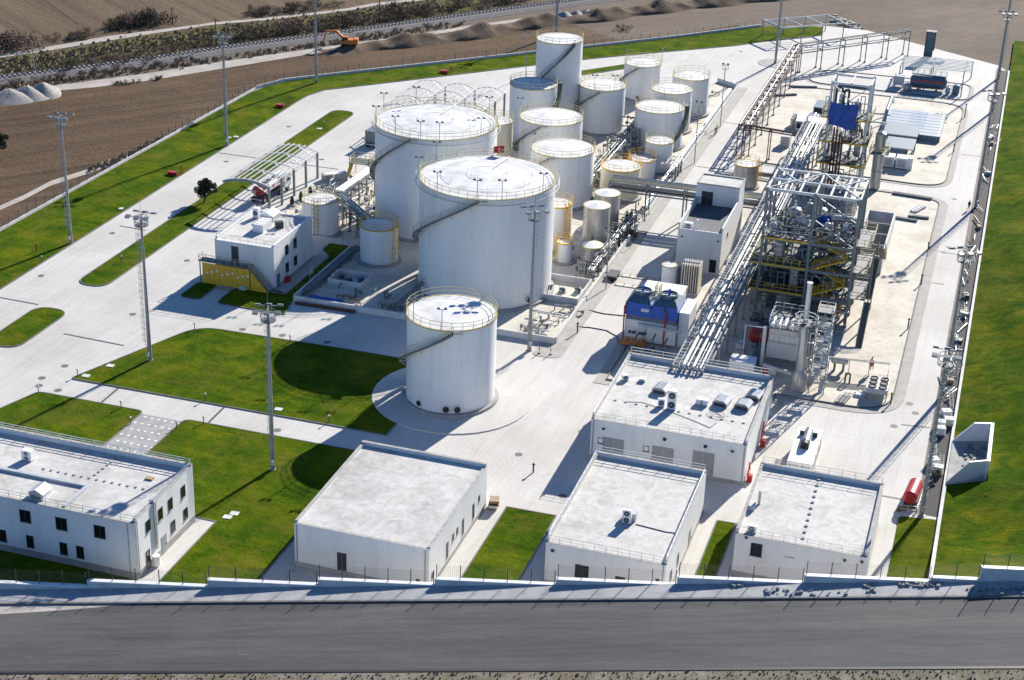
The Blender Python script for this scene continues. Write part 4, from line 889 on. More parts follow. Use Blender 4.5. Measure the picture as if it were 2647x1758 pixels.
tank('stained steel tank with cone roof raised on dark red legs', -59.4,242.6,2.15,6.4, 'tank_steel', 'white_paint', None, found=False, cone=0.22, name='process_tank', z0=2.0-1.2)
tank('stained steel cone roofed tank behind the raised one', -60.1,252.2,2.13,6.0, 'tank_steel', 'white_paint', None, found=False, cone=0.2, name='process_tank')
tank('low stained steel tank in front of the raised one', -58.2,235.9,1.79,2.9, 'tank_steel', 'white_paint', None, found=True, cone=0.25, name='process_tank')
_q = G(1731,685,3.6)
tank('white cylinder with a small plate beside the beige radiator fins', _q[0],_q[1],1.13,3.6, 'white_paint', 'white_paint', None, found=True, cone=0.12, name='process_tank', group=None)
mb = MB()
# legs of the raised tank
t = [o for o in COL.objects if o.get('label','').startswith('stained steel tank with cone roof raised')][0]
for k in range(6):
    a = 2*math.pi*k/6; MB().bar((-59.4+1.85*math.cos(a),242.6+1.85*math.sin(a),0.03),(-59.4+1.85*math.cos(a),242.6+1.85*math.sin(a),0.85),0.25).build('leg','pipe_rust',t)
# flag on the biggest tank
fx, fy, fz = -71.6, 220.2+10.05, 16.1
fl = thing('flag', 'small red flag with white crescent and star on the big tank rim', 'flag', (fx,fy,fz))
MB().tube((fx,fy,fz+1.4),(fx,fy,fz+3.2),0.035,6).build('pole','galv',fl)
mb = MB(); n = 8; vs = []
for i in range(n+1):
    for j in range(2):
        xx = -1.7*i/n; vs.append((fx+xx, fy+0.12*math.sin(i*1.1), fz+3.15-1.1*j-0.25*(i/n)**2-0.1*i/n))
mb.add(vs,[(2*i,2*i+1,2*i+3,2*i+2) for i in range(n)]); clo = mb.build('cloth','flag_red',fl)
mb = MB(); cxf, czf = fx-0.6, fz+2.5; P = []
for k in range(17): a = R(40+280*k/16); P.append((cxf+0.27*math.cos(math.pi-a)*-1, fy-0.16, czf+0.27*math.sin(a)))
Q = [(cxf+0.07*1+0.21*math.cos(R(40+280*k/16))*1, fy-0.16, czf+0.21*math.sin(R(40+280*k/16))) for k in range(17)]
P = [(cxf+0.27*math.cos(R(40+280*k/16)), fy-0.16, czf+0.27*math.sin(R(40+280*k/16))) for k in range(17)]
mb.add(P+Q,[(k,k+1,17+k+1,17+k) for k in range(16)])
S = [(cxf+0.42+(0.13 if k%2==0 else 0.055)*math.cos(R(36*k)), fy-0.16, czf+(0.13 if k%2==0 else 0.055)*math.sin(R(36*k))) for k in range(10)]
mb.add(S,[tuple(range(10))]); e = mb.build('crescent_and_star','flag_white',fl); e.parent = clo
# ------------------------------------------------------------------ light masts
def mast_proto():
    t = thing('light_mast','proto','light mast',(0,0,0))
    MB().lathe((0,0,0),[(0.42,0),(0.42,0.12),(0.3,0.13),(0.27,3),(0.13,20.4)],12).build('pole','mast_grey',t,True)
    mb = MB()
    for x in (-0.22,0.22): mb.bar((x,-0.62,2.4),(x,-0.5,20.3),0.04)
    z = 2.6
    while z < 20.2: mb.bar((-0.22,-0.62+0.12*(z-2.4)/18,z),(0.22,-0.62+0.12*(z-2.4)/18,z),0.03); z += 0.4
    z = 3.4
    while z < 20:
        for a,b in (((-.3,-.6),(-.36,-1.0)),((-.36,-1.0),(0,-1.25)),((0,-1.25),(.36,-1.0)),((.36,-1.0),(.3,-.6))): mb.bar((a[0],a[1],z),(b[0],b[1],z),0.03)
        z += 0.9
    for x,y in ((-.36,-1.0),(0,-1.25),(.36,-1.0)): mb.bar((x,y,3.4),(x,y,20),0.025)
    mb.build('caged_ladder','mast_grey',t)
    mb = MB(); mb.lathe((0,0,19.6),[(0.9,0),(0.9,0.08)],10)
    mb.build('platform','grating',t)
    mb = MB()
    for hz in (0.6,1.15):
        for k in range(10): a,b = 2*math.pi*k/10, 2*math.pi*(k+1)/10; mb.bar((0.9*math.cos(a),0.9*math.sin(a),19.68+hz),(0.9*math.cos(b),0.9*math.sin(b),19.68+hz),0.05)
    for k in range(10): a = 2*math.pi*k/10; mb.bar((0.9*math.cos(a),0.9*math.sin(a),19.68),(0.9*math.cos(a),0.9*math.sin(a),20.85),0.05)
    mb.build('railing','mast_grey',t)
    mb = MB(); mb.bar((-1.5,0.9,21.1),(1.5,0.9,21.1),0.1); mb.bar((-1.5,-0.9,21.1),(1.5,-0.9,21.1),0.1); mb.bar((0,-0.9,21.1),(0,0.9,21.1),0.1); mb.bar((0,0,20),(0,0,21.1),0.14); mb.build('lamp_frame','mast_grey',t)
    for x,y,s in ((-1.3,0.9,1),(0,1.0,1),(1.3,0.9,1),(-1.3,-0.9,-1),(1.3,-0.9,-1),(0.0,-1.0,-1)):
        MB().add([(x-.32,y,21.05),(x+.32,y,21.05),(x+.32,y+s*.5,20.9),(x-.32,y+s*.5,20.9),(x-.32,y,21.3),(x+.32,y,21.3),(x+.32,y+s*.5,21.15),(x-.32,y+s*.5,21.15)],[(0,1,2,3),(7,6,5,4),(0,4,5,1),(1,5,6,2),(2,6,7,3),(3,7,4,0)]).build('flood_lamp','mast_grey',t)
    MB().tube((0,0,21.1),(0,0,23.0),0.02,5).build('lightning_rod','mast_grey',t)
    MB().cbox((0.0,-0.55,0.9),0.35,0.2,0.6).build('control_box','cabinet_grey',t)
    return t
mp = mast_proto(); first = True
for x, y, lab in ((-137.5,211.7,'tall galvanised light mast on the west verge by the long straight, nearest the front'),(-137.5,266.4,'tall light mast on the west verge opposite the lone tree'),(-139.5,312.5,'tall light mast at the bend of the west verge'),
                  (-104.8,178.0,'tall light mast on the shaded lawn edge beside the plant road'),(-76.4,156.4,'tall light mast on the lawn behind the office block'),(-57.6,200.2,'tall light mast at the bund corner by the lone tank'),
                  (-1.3,173.5,'tall light mast beside the red tank trailer'),(-1.3,207.0,'tall light mast on the gravel drain east of the rooftop fan rack'),(-1.3,287.0,'tall light mast on the gravel drain where a worker walks'),(-1.3,351.0,'tall light mast on the gravel drain beside the blue lettered boards'),(-1.3,379.0,'tall light mast at the far end of the gravel drain'),
                  (-50.7,370.6,'tall light mast on the grey round base by the far pipe bridge'),(-105.0,377.0,'tall light mast seen above the slim tank, out beyond the north verge')):
    if first: o = mp; first = False; o.location = (x,y,0.0)
    else: o = put(mp,(x,y,0.0))
    o.rotation_euler = (0,0,R(17+((x*7+y) % 40)-20)); o['label'] = lab; o['group'] = 'tall light masts'
struct('mast_base', MB().lathe((-50.7,370.6,0),[(4.0,-0.02),(4.0,0.06)],32), 'concrete_grey')
def yard_light(x, y, h, lab):
    t = thing('flood_light_post', lab, 'lamp post', (x,y,0.03), 'short flood light posts in the bund')
    MB().tube((x,y,0.03),(x,y,h),0.09,8).build('pole','mast_grey',t); mb = MB()
    for k in range(4):
        a = R(90*k+20); b = R(90*k+110); mb.bar((x+.6*math.cos(a),y+.6*math.sin(a),h),(x+.6*math.cos(b),y+.6*math.sin(b),h),0.06); mb.bar((x+.6*math.cos(a),y+.6*math.sin(a),h+.8),(x+.6*math.cos(b),y+.6*math.sin(b),h+.8),0.06); mb.bar((x+.6*math.cos(a),y+.6*math.sin(a),h),(x+.6*math.cos(a),y+.6*math.sin(a),h+.8),0.06)
    mb.build('basket','mast_grey',t)
    for d in (-.5,.5): MB().cbox((x+d,y,h+.9),0.4,0.3,0.3).build('flood_lamp','steel_dark',t)
yard_light(-53.0,316.3,12.0,'slim flood light post beside the bund wall by the northern tanks'); yard_light(-53.1,291.5,11.0,'slim flood light post beside the bund wall near the grey tank'); yard_light(-100.0,335.8,9.0,'slim flood light post behind the tall slim tank'); yard_light(-53.2,226.0,9.0,'slim light post at the bund wall beside the pump pit')
# ------------------------------------------------------------------ pipe racks and process plant
def pipe_run(pts, r, m, label, group=None, cat='pipe', n=7, name='pipe_run'):
    o = MB().path(pts, r, n).build(name, m, None, True); return tag(o, label, cat, group)
def pipework(label, x, y, z=0.06): return thing('pipework', label, 'pipework', (x,y,z))
def prun(t, pts, r, m, n=7): return MB().path(pts, r, n).build('pipe', m, t, True)
def rack(name, label, p, q, wd, zs_, step, colm, pipes, loc_group=None, beams=True, colw=0.26, trays=()):
    """straight rack between p and q; pipes: (offset across, level index, radius, material)"""
    a, b = Vector((*p,0)), Vector((*q,0)); d = (b-a); L = d.length; d.normalize(); nx = Vector((-d.y,d.x,0))
    t = thing(name, label, 'pipe rack', tuple((a+b)/2), loc_group); n = max(1, int(round(L/step))); zt = max(zs_)
    for k in range(n+1):
        c = a+d*(L*k/n)
        for s in (-1,1):
            e = c+nx*(s*wd/2); MB().bar((e.x,e.y,0.03),(e.x,e.y,zt),colw).build('column',colm,t); MB().cbox((e.x,e.y,0.03),0.5,0.5,0.25).build('footing','concrete_grey',t)
        for z in zs_:
            e0, e1 = c-nx*(wd/2), c+nx*(wd/2); MB().bar((e0.x,e0.y,z),(e1.x,e1.y,z),0.2,0.25).build('cross_beam',colm,t)
    for s in (-1,1):
        for z in zs_: e0, e1 = a+nx*(s*wd/2), b+nx*(s*wd/2); MB().bar((e0.x,e0.y,z-0.02),(e1.x,e1.y,z-0.02),0.18,0.22).build('rail_beam',colm,t)
    for off, lv, r, m, *rest in pipes:
        z = zs_[lv]+0.14+r; f0, f1 = rest if rest else (0.0,1.0); c0, c1 = a+d*(L*f0)+nx*off, a+d*(L*f1)+nx*off
        MB().tube((c0.x,c0.y,z),(c1.x,c1.y,z),r,10).build('pipe',m,t,True)
    for off, lv, w2 in trays:
        z = zs_[lv]+0.2; mb = MB()
        for s in (-1,1): c0, c1 = a+nx*(off+s*w2/2), b+nx*(off+s*w2/2); mb.bar((c0.x,c0.y,z),(c1.x,c1.y,z),0.07,0.16)
        k = 0.0
        while k < L: c0, c1 = a+d*k+nx*(off-w2/2), a+d*k+nx*(off+w2/2); mb.bar((c0.x,c0.y,z-0.03),(c1.x,c1.y,z-0.03),0.09,0.05); k += 1.1
        mb.build('cable_ladder','steel_light',t)
    return t
rack('pipe_rack','long silver pipe rack running from the switchgear roof to the tarpaulin tower',(-33.3,190.2),(-33.3,312.0),4.0,(6.0,4.4),6.4,'galv',
     [(0.55,0,0.26,'pipe_white'),(0.0,0,0.16,'galv'),(-0.75,0,0.2,'pipe_white'),(-1.65,0,0.14,'steel_light'),(-1.2,0,0.08,'steel_grey'),
      (1.4,1,0.14,'steel_grey'),(0.8,1,0.16,'galv'),(-0.6,1,0.14,'steel_grey'),(-1.3,1,0.16,'galv')], trays=((1.55,0,0.75),))
# elbows and bypass loops lying on the long rack
pw = pipework('silver pipe loops crossing on top of the long pipe rack',-33.3,250)
for k in range(30):
    y = 196+k*3.75+random.uniform(-0.6,0.6); x0 = -33.3+random.choice((-1.6,-0.9,0.2)); x1 = x0+random.uniform(0.7,1.6); z = 6.55+random.uniform(0,0.35)
    prun(pw,[(x0,y,6.3),(x0,y,z),(x1,y,z),(x1,y,6.3)],0.07+0.04*random.random(),random.choice(('steel_grey','galv','steel_light')))
rack('pipe_rack','brown pipe rack on thin legs running north along the lane',(-45.5,299.8),(-45.5,365.3),2.4,(6.0,5.1),7.3,'pipe_rust',[(0.5,0,0.12,'pipe_rust'),(-0.4,0,0.10,'clad_silver'),(0.1,1,0.1,'pipe_rust'),(0.95,0,0.08,'pipe_white')],colw=0.18)
rack('pipe_rack','high thin pipe bridge striding over the far concrete yard',(-45.3,365.5),(-23.2,391.5),1.6,(6.0,4.4),7.4,'steel_grey',[(0.3,0,0.12,'pipe_rust'),(-0.2,0,0.1,'galv'),(0.0,1,0.08,'galv')],colw=0.22)
rack('pipe_rack','brown branch bridge turning from the brown rack to the long silver rack',(-45.4,299.4),(-35.4,297.9),1.4,(6.0,),5.0,'pipe_rust',[(0.3,0,0.12,'pipe_rust'),(-0.3,0,0.1,'pipe_rust')],colw=0.18)
rack('pipe_rack','grey pipe bridge crossing the lane behind the tall hall',(-61.2,259.2),(-35.4,259.8),3.4,(6.0,4.7),6.4,'steel_grey',[(1.2,0,0.18,'steel_grey'),(0.7,0,0.16,'clad_silver'),(0.2,0,0.14,'steel_grey'),(-0.5,0,0.16,'yellow_pale'),(-1.1,0,0.14,'clad_silver'),(1.2,1,0.16,'steel_grey'),(0.5,1,0.2,'galv'),(-0.4,1,0.16,'steel_dark'),(-1.2,1,0.16,'galv')],colw=0.24)
rack('pipe_rack','silver pipe rack weaving between the white tanks inside the bund',(-66.6,269.5),(-66.6,318),2.0,(3.6,2.2),3.2,'galv',[(0.7,0,0.1,'galv'),(0.2,0,0.08,'steel_grey'),(-0.6,0,0.1,'clad_silver'),(0.5,1,0.12,'clad_silver'),(-0.4,1,0.14,'galv')],colw=0.18)
rack('pipe_rack','white topped pipe rack slanting past the flagless big tank',(-103.0,239.0),(-102.4,251.6),1.5,(4.4,3.0),3.1,'steel_grey',[(0.5,0,0.24,'pipe_white'),(0.0,0,0.24,'pipe_white'),(-0.5,0,0.22,'pipe_white'),(0.4,1,0.14,'clad_silver'),(-0.4,1,0.14,'galv')],colw=0.18)
rack('pipe_rack','grey pipe rack turning towards the shaded tank',(-102.6,238.4),(-93.8,229.6),1.5,(4.2,3.0),3.1,'steel_grey',[(0.5,0,0.16,'blue_grey'),(0.1,0,0.16,'clad_silver'),(-0.4,0,0.16,'blue_grey'),(0.4,1,0.14,'galv'),(-0.3,1,0.14,'clad_silver')],colw=0.2)
rack('pipe_rack','low grey pipe rack beside the dull steel tanks and the bund wall',(-56.4,228.5),(-56.4,256.8),1.1,(1.5,0.8),4.5,'steel_grey',[(0.35,0,0.1,'galv'),(0.0,0,0.08,'steel_grey'),(-0.35,0,0.1,'clad_silver'),(0.3,1,0.12,'galv'),(-0.3,1,0.1,'clad_silver')],colw=0.14)
rack('pipe_rack','long low pipe row on sleepers inside the bund beside the lane wall',(-55.8,262),(-55.8,342),0.9,(0.7,),5.3,'galv',[(0.25,0,0.1,'clad_silver'),(-0.05,0,0.1,'pipe_white'),(-0.3,0,0.08,'galv')],colw=0.12)
rack('pipe_rack','low row of dark pipes along the grass side bund wall',(-94.4,206.5),(-94.4,226),0.9,(0.7,),4.0,'steel_grey',[(0.25,0,0.12,'tank_blue'),(-0.1,0,0.12,'steel_grey'),(-0.35,0,0.1,'tank_blue')],colw=0.12)
# dense pipework clutter inside the bund
def clutter(n, x0, x1, y0, y1, zmax, mats, label, group, rmin=0.05, rmax=0.13, seed=1):
    rs = random.Random(seed); t = thing('pipework', label, 'pipework', ((x0+x1)/2,(y0+y1)/2,0.03))
    for k in range(n):
        x, y = rs.uniform(x0,x1), rs.uniform(y0,y1); z = rs.uniform(0.35,zmax); L = rs.uniform(0.8,3.2); r = rs.uniform(rmin,rmax); dr = rs.choice(((1,0),(0,1),(-1,0),(0,-1)))
        x2, y2 = x+dr[0]*L, y+dr[1]*L; pts = [(x,y,0.03),(x,y,z),(x2,y2,z)]
        if rs.random() < 0.7: pts.append((x2,y2,0.03 if rs.random() < 0.7 else z+0.5))
        po = MB().path(pts, r, 6).build('pipe', rs.choice(mats), t, True)
        if rs.random() < 0.6:
            v = MB().tube((x2-0.02,y2,z-0.28),(x2+0.02,y2,z+0.28),r*2.1,8).build('valve','steel_grey',t); v.parent = po
SL2 = ('galv','steel_grey','clad_silver','steel_dark','galv')
SL = ('clad_silver','galv','steel_grey','pipe_white','clad_silver')
clutter(70,-58.4,-55.4,229,262,2.6,SL2,'tangle of silver valve pipes beside the dull steel tanks','valve pipes by the dull steel tanks',seed=2)
clutter(110,-68.4,-64.6,268,316,4.6,SL2,'tangle of valve pipes under the rack between the white tanks','valve pipes under the bund rack',seed=3)
clutter(46,-104.5,-95.5,230.5,254,2.2,('clad_silver','pipe_white','galv','yellow_pale','tank_rust','steel_grey'),'tangle of pale pipes beside the flagless big tank','tangled pipes beside the flagless big tank',seed=4)
clutter(26,-112,-105,231,253,1.3,('clad_silver','pipe_white','steel_dark','galv'),'low pipework at the loading canopy pumps','low pipes at the loading canopy',seed=5)
clutter(16,-93,-80,205,212,0.7,('steel_grey','tank_rust','galv'),'low dark pipe stubs in the shaded bund corner','pipe stubs in the shaded bund corner',seed=6)
clutter(18,-60.5,-55.6,206,217,0.9,('clad_silver','galv','pipe_white'),'low silver pipes beside the flag tank foot','low pipes beside the flag tank',seed=7)
clutter(24,-66,-57,286,340,1.6,SL,'short pipes among the northern white tanks','pipes among the northern tanks',seed=8)
# long manifold lines by the loading canopy
for k in range(6): pipe_run([(-106.5-0.55*k,229.5,0.35),(-107.0-0.55*k,246,0.35),(-109.0-0.4*k,252,0.35)],0.11,('clad_silver','galv','pipe_white')[k%3],'long low pipe running from the loading canopy to the bund','long low loading pipes')
# steel stair bridging the bund wall at the flag tank
st = thing('crossover_stair','galvanised stair walkway climbing from the bund wall to the flag tank','stair',(-79.2,207.5,0.04))
for s in (-0.45,0.45): MB().bar((-80.2+s*0.7,204.5,0.6),(-78.0+s*0.7,215.0,2.3),0.1,0.22).build('stringer','galv',st)
for k in range(22): q = k/21; MB().cbox((-80.2+2.2*q,204.5+10.5*q,0.66+1.7*q),0.9,0.26,0.05,0.2).build('tread','grating',st)
for s in (-0.45,0.45):
    mb = MB(); A, B = Vector((-80.2+s,204.5,1.6)), Vector((-78.0+s,215.0,3.3)); mb.bar(A,B,0.06); mb.bar(A-Vector((0,0,.5)),B-Vector((0,0,.5)),0.05)
    for k in range(8): p = A.lerp(B,k/7); mb.bar(p-Vector((0,0,1.0)),p,0.05)
    mb.build('handrail','galv',st)
for q in (0.15,0.5,0.9): MB().bar((-80.2+2.2*q,204.5+10.5*q,0.04),(-80.2+2.2*q,204.5+10.5*q,0.6+1.7*q),0.12).build('support_post','galv',st)
# ---- main process structure
PX0, PX1, PY0, PY1 = -30.0, -16.7, 225.0, 234.6
t = thing('process_structure','multi storey grey steel process structure with yellow stairs and open truss roof','steel structure',((PX0+PX1)/2,(PY0+PY1)/2,0.05))
LV = (4.3,8.4,12.5)
for x in (-30,-23.1,-16.7):
    for y in (225.0,229.8,234.6): MB().bar((x,y,0.05),(x,y,20.0),0.38).build('column','steel_grey',t)
for z in LV+(20.0,):
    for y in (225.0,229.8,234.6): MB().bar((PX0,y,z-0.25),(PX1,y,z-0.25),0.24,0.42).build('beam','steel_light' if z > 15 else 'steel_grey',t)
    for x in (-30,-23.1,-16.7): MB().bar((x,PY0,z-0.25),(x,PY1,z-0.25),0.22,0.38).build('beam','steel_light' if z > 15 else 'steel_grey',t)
for x in (-27.6,-25.4,-21.0,-19.0,-18.0): MB().bar((x,225.1,19.8),(x,234.5,19.8),0.28,0.2).build('roof_beam','steel_light',t)
for a,b in (((-30,225),(-26.5,229.8)),((-30,234.6),(-26.5,229.8)),((-26.5,229.8),(-23.1,234.6)),((-23.1,234.6),(-20,229.8)),((-20,229.8),(-16.7,234.6)),((-20,229.8),(-16.7,225.2))): MB().bar((a[0],a[1],19.95),(b[0],b[1],19.95),0.16).build('roof_brace','steel_light',t)
for (xa,xb,za,zb_) in ((-23.1,-16.7,12.4,16.2),(-16.7,-23.1,12.4,16.2),(-23.1,-16.7,16.2,19.8),(-16.7,-23.1,16.2,19.8),(-23.1,-16.7,8.4,12.4),(-16.7,-23.1,4.3,8.4),(-23.1,-16.7,0.1,4.2)):
    MB().bar((xa,224.9,za),(xb,224.9,zb_),0.14).build('brace','steel_grey',t)
for (ya,yb,za,zb_) in ((225,229.8,12.4,19.8),(229.8,234.6,19.8,12.4),(225,229.8,0.1,4.2),(229.8,234.6,8.4,4.3)): MB().bar((-30.05,ya,za),(-30.05,yb,zb_),0.14).build('brace','steel_grey',t)
for z in LV:
    for (a,b,c2,d2) in ((-29.8,-23.3,225.2,234.4),(-22.9,-16.9,226.9,234.4)): MB().box(a,b,c2,d2,z-0.02,z+0.06).build('deck','deck_dark' if z < 12 else 'grating',t)  # lower decks coloured darker to read as shaded
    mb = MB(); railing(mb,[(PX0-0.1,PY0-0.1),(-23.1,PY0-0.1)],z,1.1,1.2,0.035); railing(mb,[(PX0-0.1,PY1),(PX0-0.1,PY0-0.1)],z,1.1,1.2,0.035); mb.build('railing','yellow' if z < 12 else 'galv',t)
    MB().bar((PX0-0.3,PY0-0.15,z-0.12),(-23.2,PY0-0.15,z-0.12),0.08,0.28).build('fascia','yellow',t)
    MB().box(-16.5,-14.4,226.0,233.5,z-0.03,z+0.05).build('side_platform','grating',t)
    mb = MB(); railing(mb,[(-16.5,226.0),(-14.4,226.0),(-14.4,233.5),(-16.5,233.5)],z,1.1,1.2,0.04); mb.build('railing','yellow_pale',t)
zz = [0.1,2.2,4.3,6.35,8.4,10.45,12.5]
for k in range(6):        # switchback stair in front bay
    xa, xb = ((-22.4,-17.6) if k % 2 == 0 else (-17.6,-22.4)); y = 225.55 if k % 2 == 0 else 226.4; z0, z1 = zz[k], zz[k+1]
    MB().bar((xa,y,z0),(xb,y,z1),0.75,0.10).build('stair_flight','yellow',t)
    mb = MB()
    for o in (-0.4,0.4):
        mb.bar((xa,y+o,z0+1.0),(xb,y+o,z1+1.0),0.06); mb.bar((xa,y+o,z0+0.5),(xb,y+o,z1+0.5),0.05); mb.bar((xa,y+o,z0-0.05),(xb,y+o,z1-0.05),0.05,0.22)
        for j in range(5): q = j/4; mb.bar((xa+(xb-xa)*q,y+o,z0+(z1-z0)*q),(xa+(xb-xa)*q,y+o,z0+(z1-z0)*q+1.0),0.045)
    mb.build('stair_railing','yellow',t)
    MB().box(min(xb,xb+0.7*(1 if xb > -20 else -1)),max(xb,xb+0.7*(1 if xb > -20 else -1)),225.1,226.8,z1-0.08,z1).build('stair_landing','yellow_pale',t)
for x in (-30,-25.6,-21.2,-17.0):  # added rear bay, mostly hidden, its decks shade the front storeys
    for y in (240.4,246.2): MB().bar((x,y,0.05),(x,y,8.6),0.3).build('column','steel_grey',t)
for z in (4.3,8.4):
    MB().box(-30.2,-16.8,234.85,246.4,z-0.02,z+0.06).build('deck','deck_dark',t)
    for y in (240.4,246.2): MB().bar((-30,y,z-0.25),(-17,y,z-0.25),0.2,0.36).build('beam','beige_steel',t)
    mb = MB(); railing(mb,[(-30.2,235),(-30.2,246.4),(-16.8,246.4),(-16.8,235)],z,1.1,1.2,0.035); mb.build('railing','yellow_pale',t)
for x in (-30.05,-16.65):
    for ya,yb,za,zb_ in ((225.2,229.6,4.3,8.2),(229.8,234.4,8.4,12.3),(234.8,240.2,0.1,4.2),(240.4,246,4.3,8.2)): MB().bar((x,ya,za),(x,yb,zb_),0.13).build('brace','steel_grey',t)
for z in (2.2,6.4,10.5):
    for x in (-28.4,-26.6,-24.8): MB().bar((x,225.3,z),(x,234.3,z),0.16,0.2).build('support_beam','beige_steel',t)
    for y in (227.4,232.2): MB().bar((-29.8,y,z),(-17,y,z),0.16,0.2).build('support_beam','steel_grey',t)
for y,z,w2 in ((226.3,3.2,0.7),(231.0,7.2,0.9),(228.6,11.2,0.7)): MB().bar((-29.8,y,z),(-17,y,z),w2,0.12).build('cable_tray','galv',t)
for z in (4.3,8.4):
    MB().box(-31.5,-30.25,225.0,234.5,z-0.03,z+0.05).build('side_walkway','deck_dark',t); mb = MB(); railing(mb,[(-30.2,224.95),(-31.5,224.95),(-31.5,234.5)],z,1.1,1.2,0.04); mb.build('railing','yellow',t); MB().bar((-31.55,224.9,z-0.12),(-30.0,224.9,z-0.12),0.08,0.28).build('fascia','yellow',t)
# outside stair of pale steel on the east side
es = thing('side_stair','pale yellow open stair climbing the east side of the process structure','stair',(-14.0,226,0.05))
for k,(ya,yb,z0,z1) in enumerate(((218.5,225.5,0.1,4.3),(226.5,233.0,4.4,8.4),(233.0,226.5,8.5,12.5))):
    x = -13.9+(0.0 if k < 2 else 0.9); MB().bar((x,ya,z0),(x,yb,z1),0.8,0.1).build('stair_flight','grating',es)
    mb = MB()
    for o in (-0.45,0.45):
        mb.bar((x+o,ya,z0+1.0),(x+o,yb,z1+1.0),0.07); mb.bar((x+o,ya,z0),(x+o,yb,z1),0.07,0.22); mb.bar((x+o,ya,z0+.5),(x+o,yb,z1+.5),0.05)
        for j in range(7): q = j/6; mb.bar((x+o,ya+(yb-ya)*q,z0+(z1-z0)*q),(x+o,ya+(yb-ya)*q,z0+(z1-z0)*q+1.0),0.05)
    mb.build('stair_railing','yellow_pale',es)
for y in (219.5,226,233): MB().bar((-13.9,y,0.05),(-13.9,y,12.4 if y > 225 else 0.7),0.2).build('post','steel_grey',es)
# vessels standing on its decks
def vessel(x,y,z,r,h,label,m='clad_silver',legs=True,name='process_vessel',group='vessels in the process structure'):
    v = thing(name,label,'vessel',(x,y,z),group); b = 0.5 if legs else 0.0
    MB().lathe((x,y,z),[(0.1,b),(r*0.7,b+0.08),(r,b+0.3),(r,b+h-0.3),(r*0.7,b+h-0.05),(0.1,b+h)],18).build('shell',m,v,True)
    for k in (0.33,0.66): MB().lathe((x,y,z),[(r+0.01,b+h*k),(r+0.06,b+h*k),(r+0.06,b+h*k+0.1),(r+0.01,b+h*k+0.1)],18,False).build('band','galv',v)
    MB().tube((x,y,z+b+h-0.05),(x,y,z+b+h+0.5),0.12,8).build('nozzle','steel_light',v)
    if legs:
        for k in range(3): a = 2.1*k+0.4; MB().bar((x+r*.8*math.cos(a),y+r*.8*math.sin(a),z),(x+r*.8*math.cos(a),y+r*.8*math.sin(a),z+b+0.4),0.1).build('leg','steel_grey',v)
    return v
for (x,y,z,r,h,m,lab) in ((-27.6,227.0,8.46,0.85,2.7,'clad_silver','silver vessel on the second deck left of the yellow stairs'),(-28.6,231.5,4.36,0.7,2.6,'clad_silver','silver vessel on the first deck, west side'),(-25.0,226.8,4.36,0.75,3.0,'clad_silver','silver vessel on the first deck beside the stair bay'),
    (-26.2,227.2,0.05,1.2,3.2,'clad_silver','wide silver vessel on the ground below the first deck'),(-21.5,231.5,8.46,0.8,2.8,'clad_silver','silver vessel on the second deck behind the stairs'),(-19.0,232.0,8.46,0.6,2.5,'cabinet_grey','grey vessel on the second deck, east side'),
    (-26.5,232.0,12.56,0.9,2.0,'clad_silver','silver dished vessel on the top deck, west part'),(-24.6,233.2,12.56,0.6,2.6,'steel_grey','grey vessel on the top deck at the back'),(-21.2,228.4,12.56,0.55,1.6,'clad_silver','small silver vessel on the top deck, middle'),
    (-18.6,228.6,12.56,0.5,1.4,'clad_silver','small silver vessel on the top deck near the east column'),(-28.8,226.6,12.56,0.5,1.2,'cabinet_grey','small grey drum on the top deck, front west corner'),(-20.4,231.8,4.36,0.9,2.8,'steel_dark','dark vessel on the first deck behind the stairs'),(-20.0,229,0.05,1.0,3.0,'clad_silver','silver vessel on the ground behind the stairs')):
    vessel(x,y,z,r,h,lab,m)
def hvessel(a,b,r,m,label,z0,name='horizontal_vessel',group=None,saddle='steel_grey'):
    A, B = Vector(a), Vector(b); d = (B-A).normalized(); v = thing(name,label,'vessel',((A.x+B.x)/2,(A.y+B.y)/2,z0),group)
    mb = MB(); mb.tube(A,B,r,20); mb.tube(A,A-d*r*0.4,r,20,r*0.6); mb.tube(B,B+d*r*0.4,r,20,r*0.6); mb.build('shell',m,v,True)
    for q in (0.2,0.8): c = A.lerp(B,q); MB().cbox((c.x,c.y,z0),0.3 if abs(d.x) > abs(d.y) else r*1.6,0.3 if abs(d.y) >= abs(d.x) else r*1.6,max(0.1,c.z-z0-r*0.6),0).build('saddle',saddle,v)
    return v
for k in range(16):  # skids added as dark mass, their colour standing for shade in the storeys
    z = (0.05,4.36,8.46)[k % 3]; x, y = random.uniform(-29,-18), random.uniform(228.2,233.6); c = thing('skid_unit','machine skid on a deck of the process structure, darkened as shade','skid',(x,y,z),'dark skids in the process structure')
    MB().cbox((x,y,z),1.6,1.2,0.2).build('base','steel_dark',c); MB().cbox((x,y,z+0.2),1.2,0.9,random.uniform(0.8,1.9)).build('body',random.choice(('steel_dark','steel_grey','tank_blue','cabinet_grey')),c); MB().tube((x-.3,y,z+0.9),(x-.3,y,z+2.4),0.1,7).build('riser','galv',c)
hvessel((-20.8,232.6,13.9),(-18.0,232.9,13.9),0.55,'clad_silver','silver horizontal drum on the top deck of the process structure',12.56)
hvessel((-26.5,230.0,13.5),(-24.4,230.3,13.5),0.45,'pipe_white','white horizontal drum on the top deck of the process structure',12.56)
pw = pipework('silver process pipes bending among the decks of the process structure',-23,230)
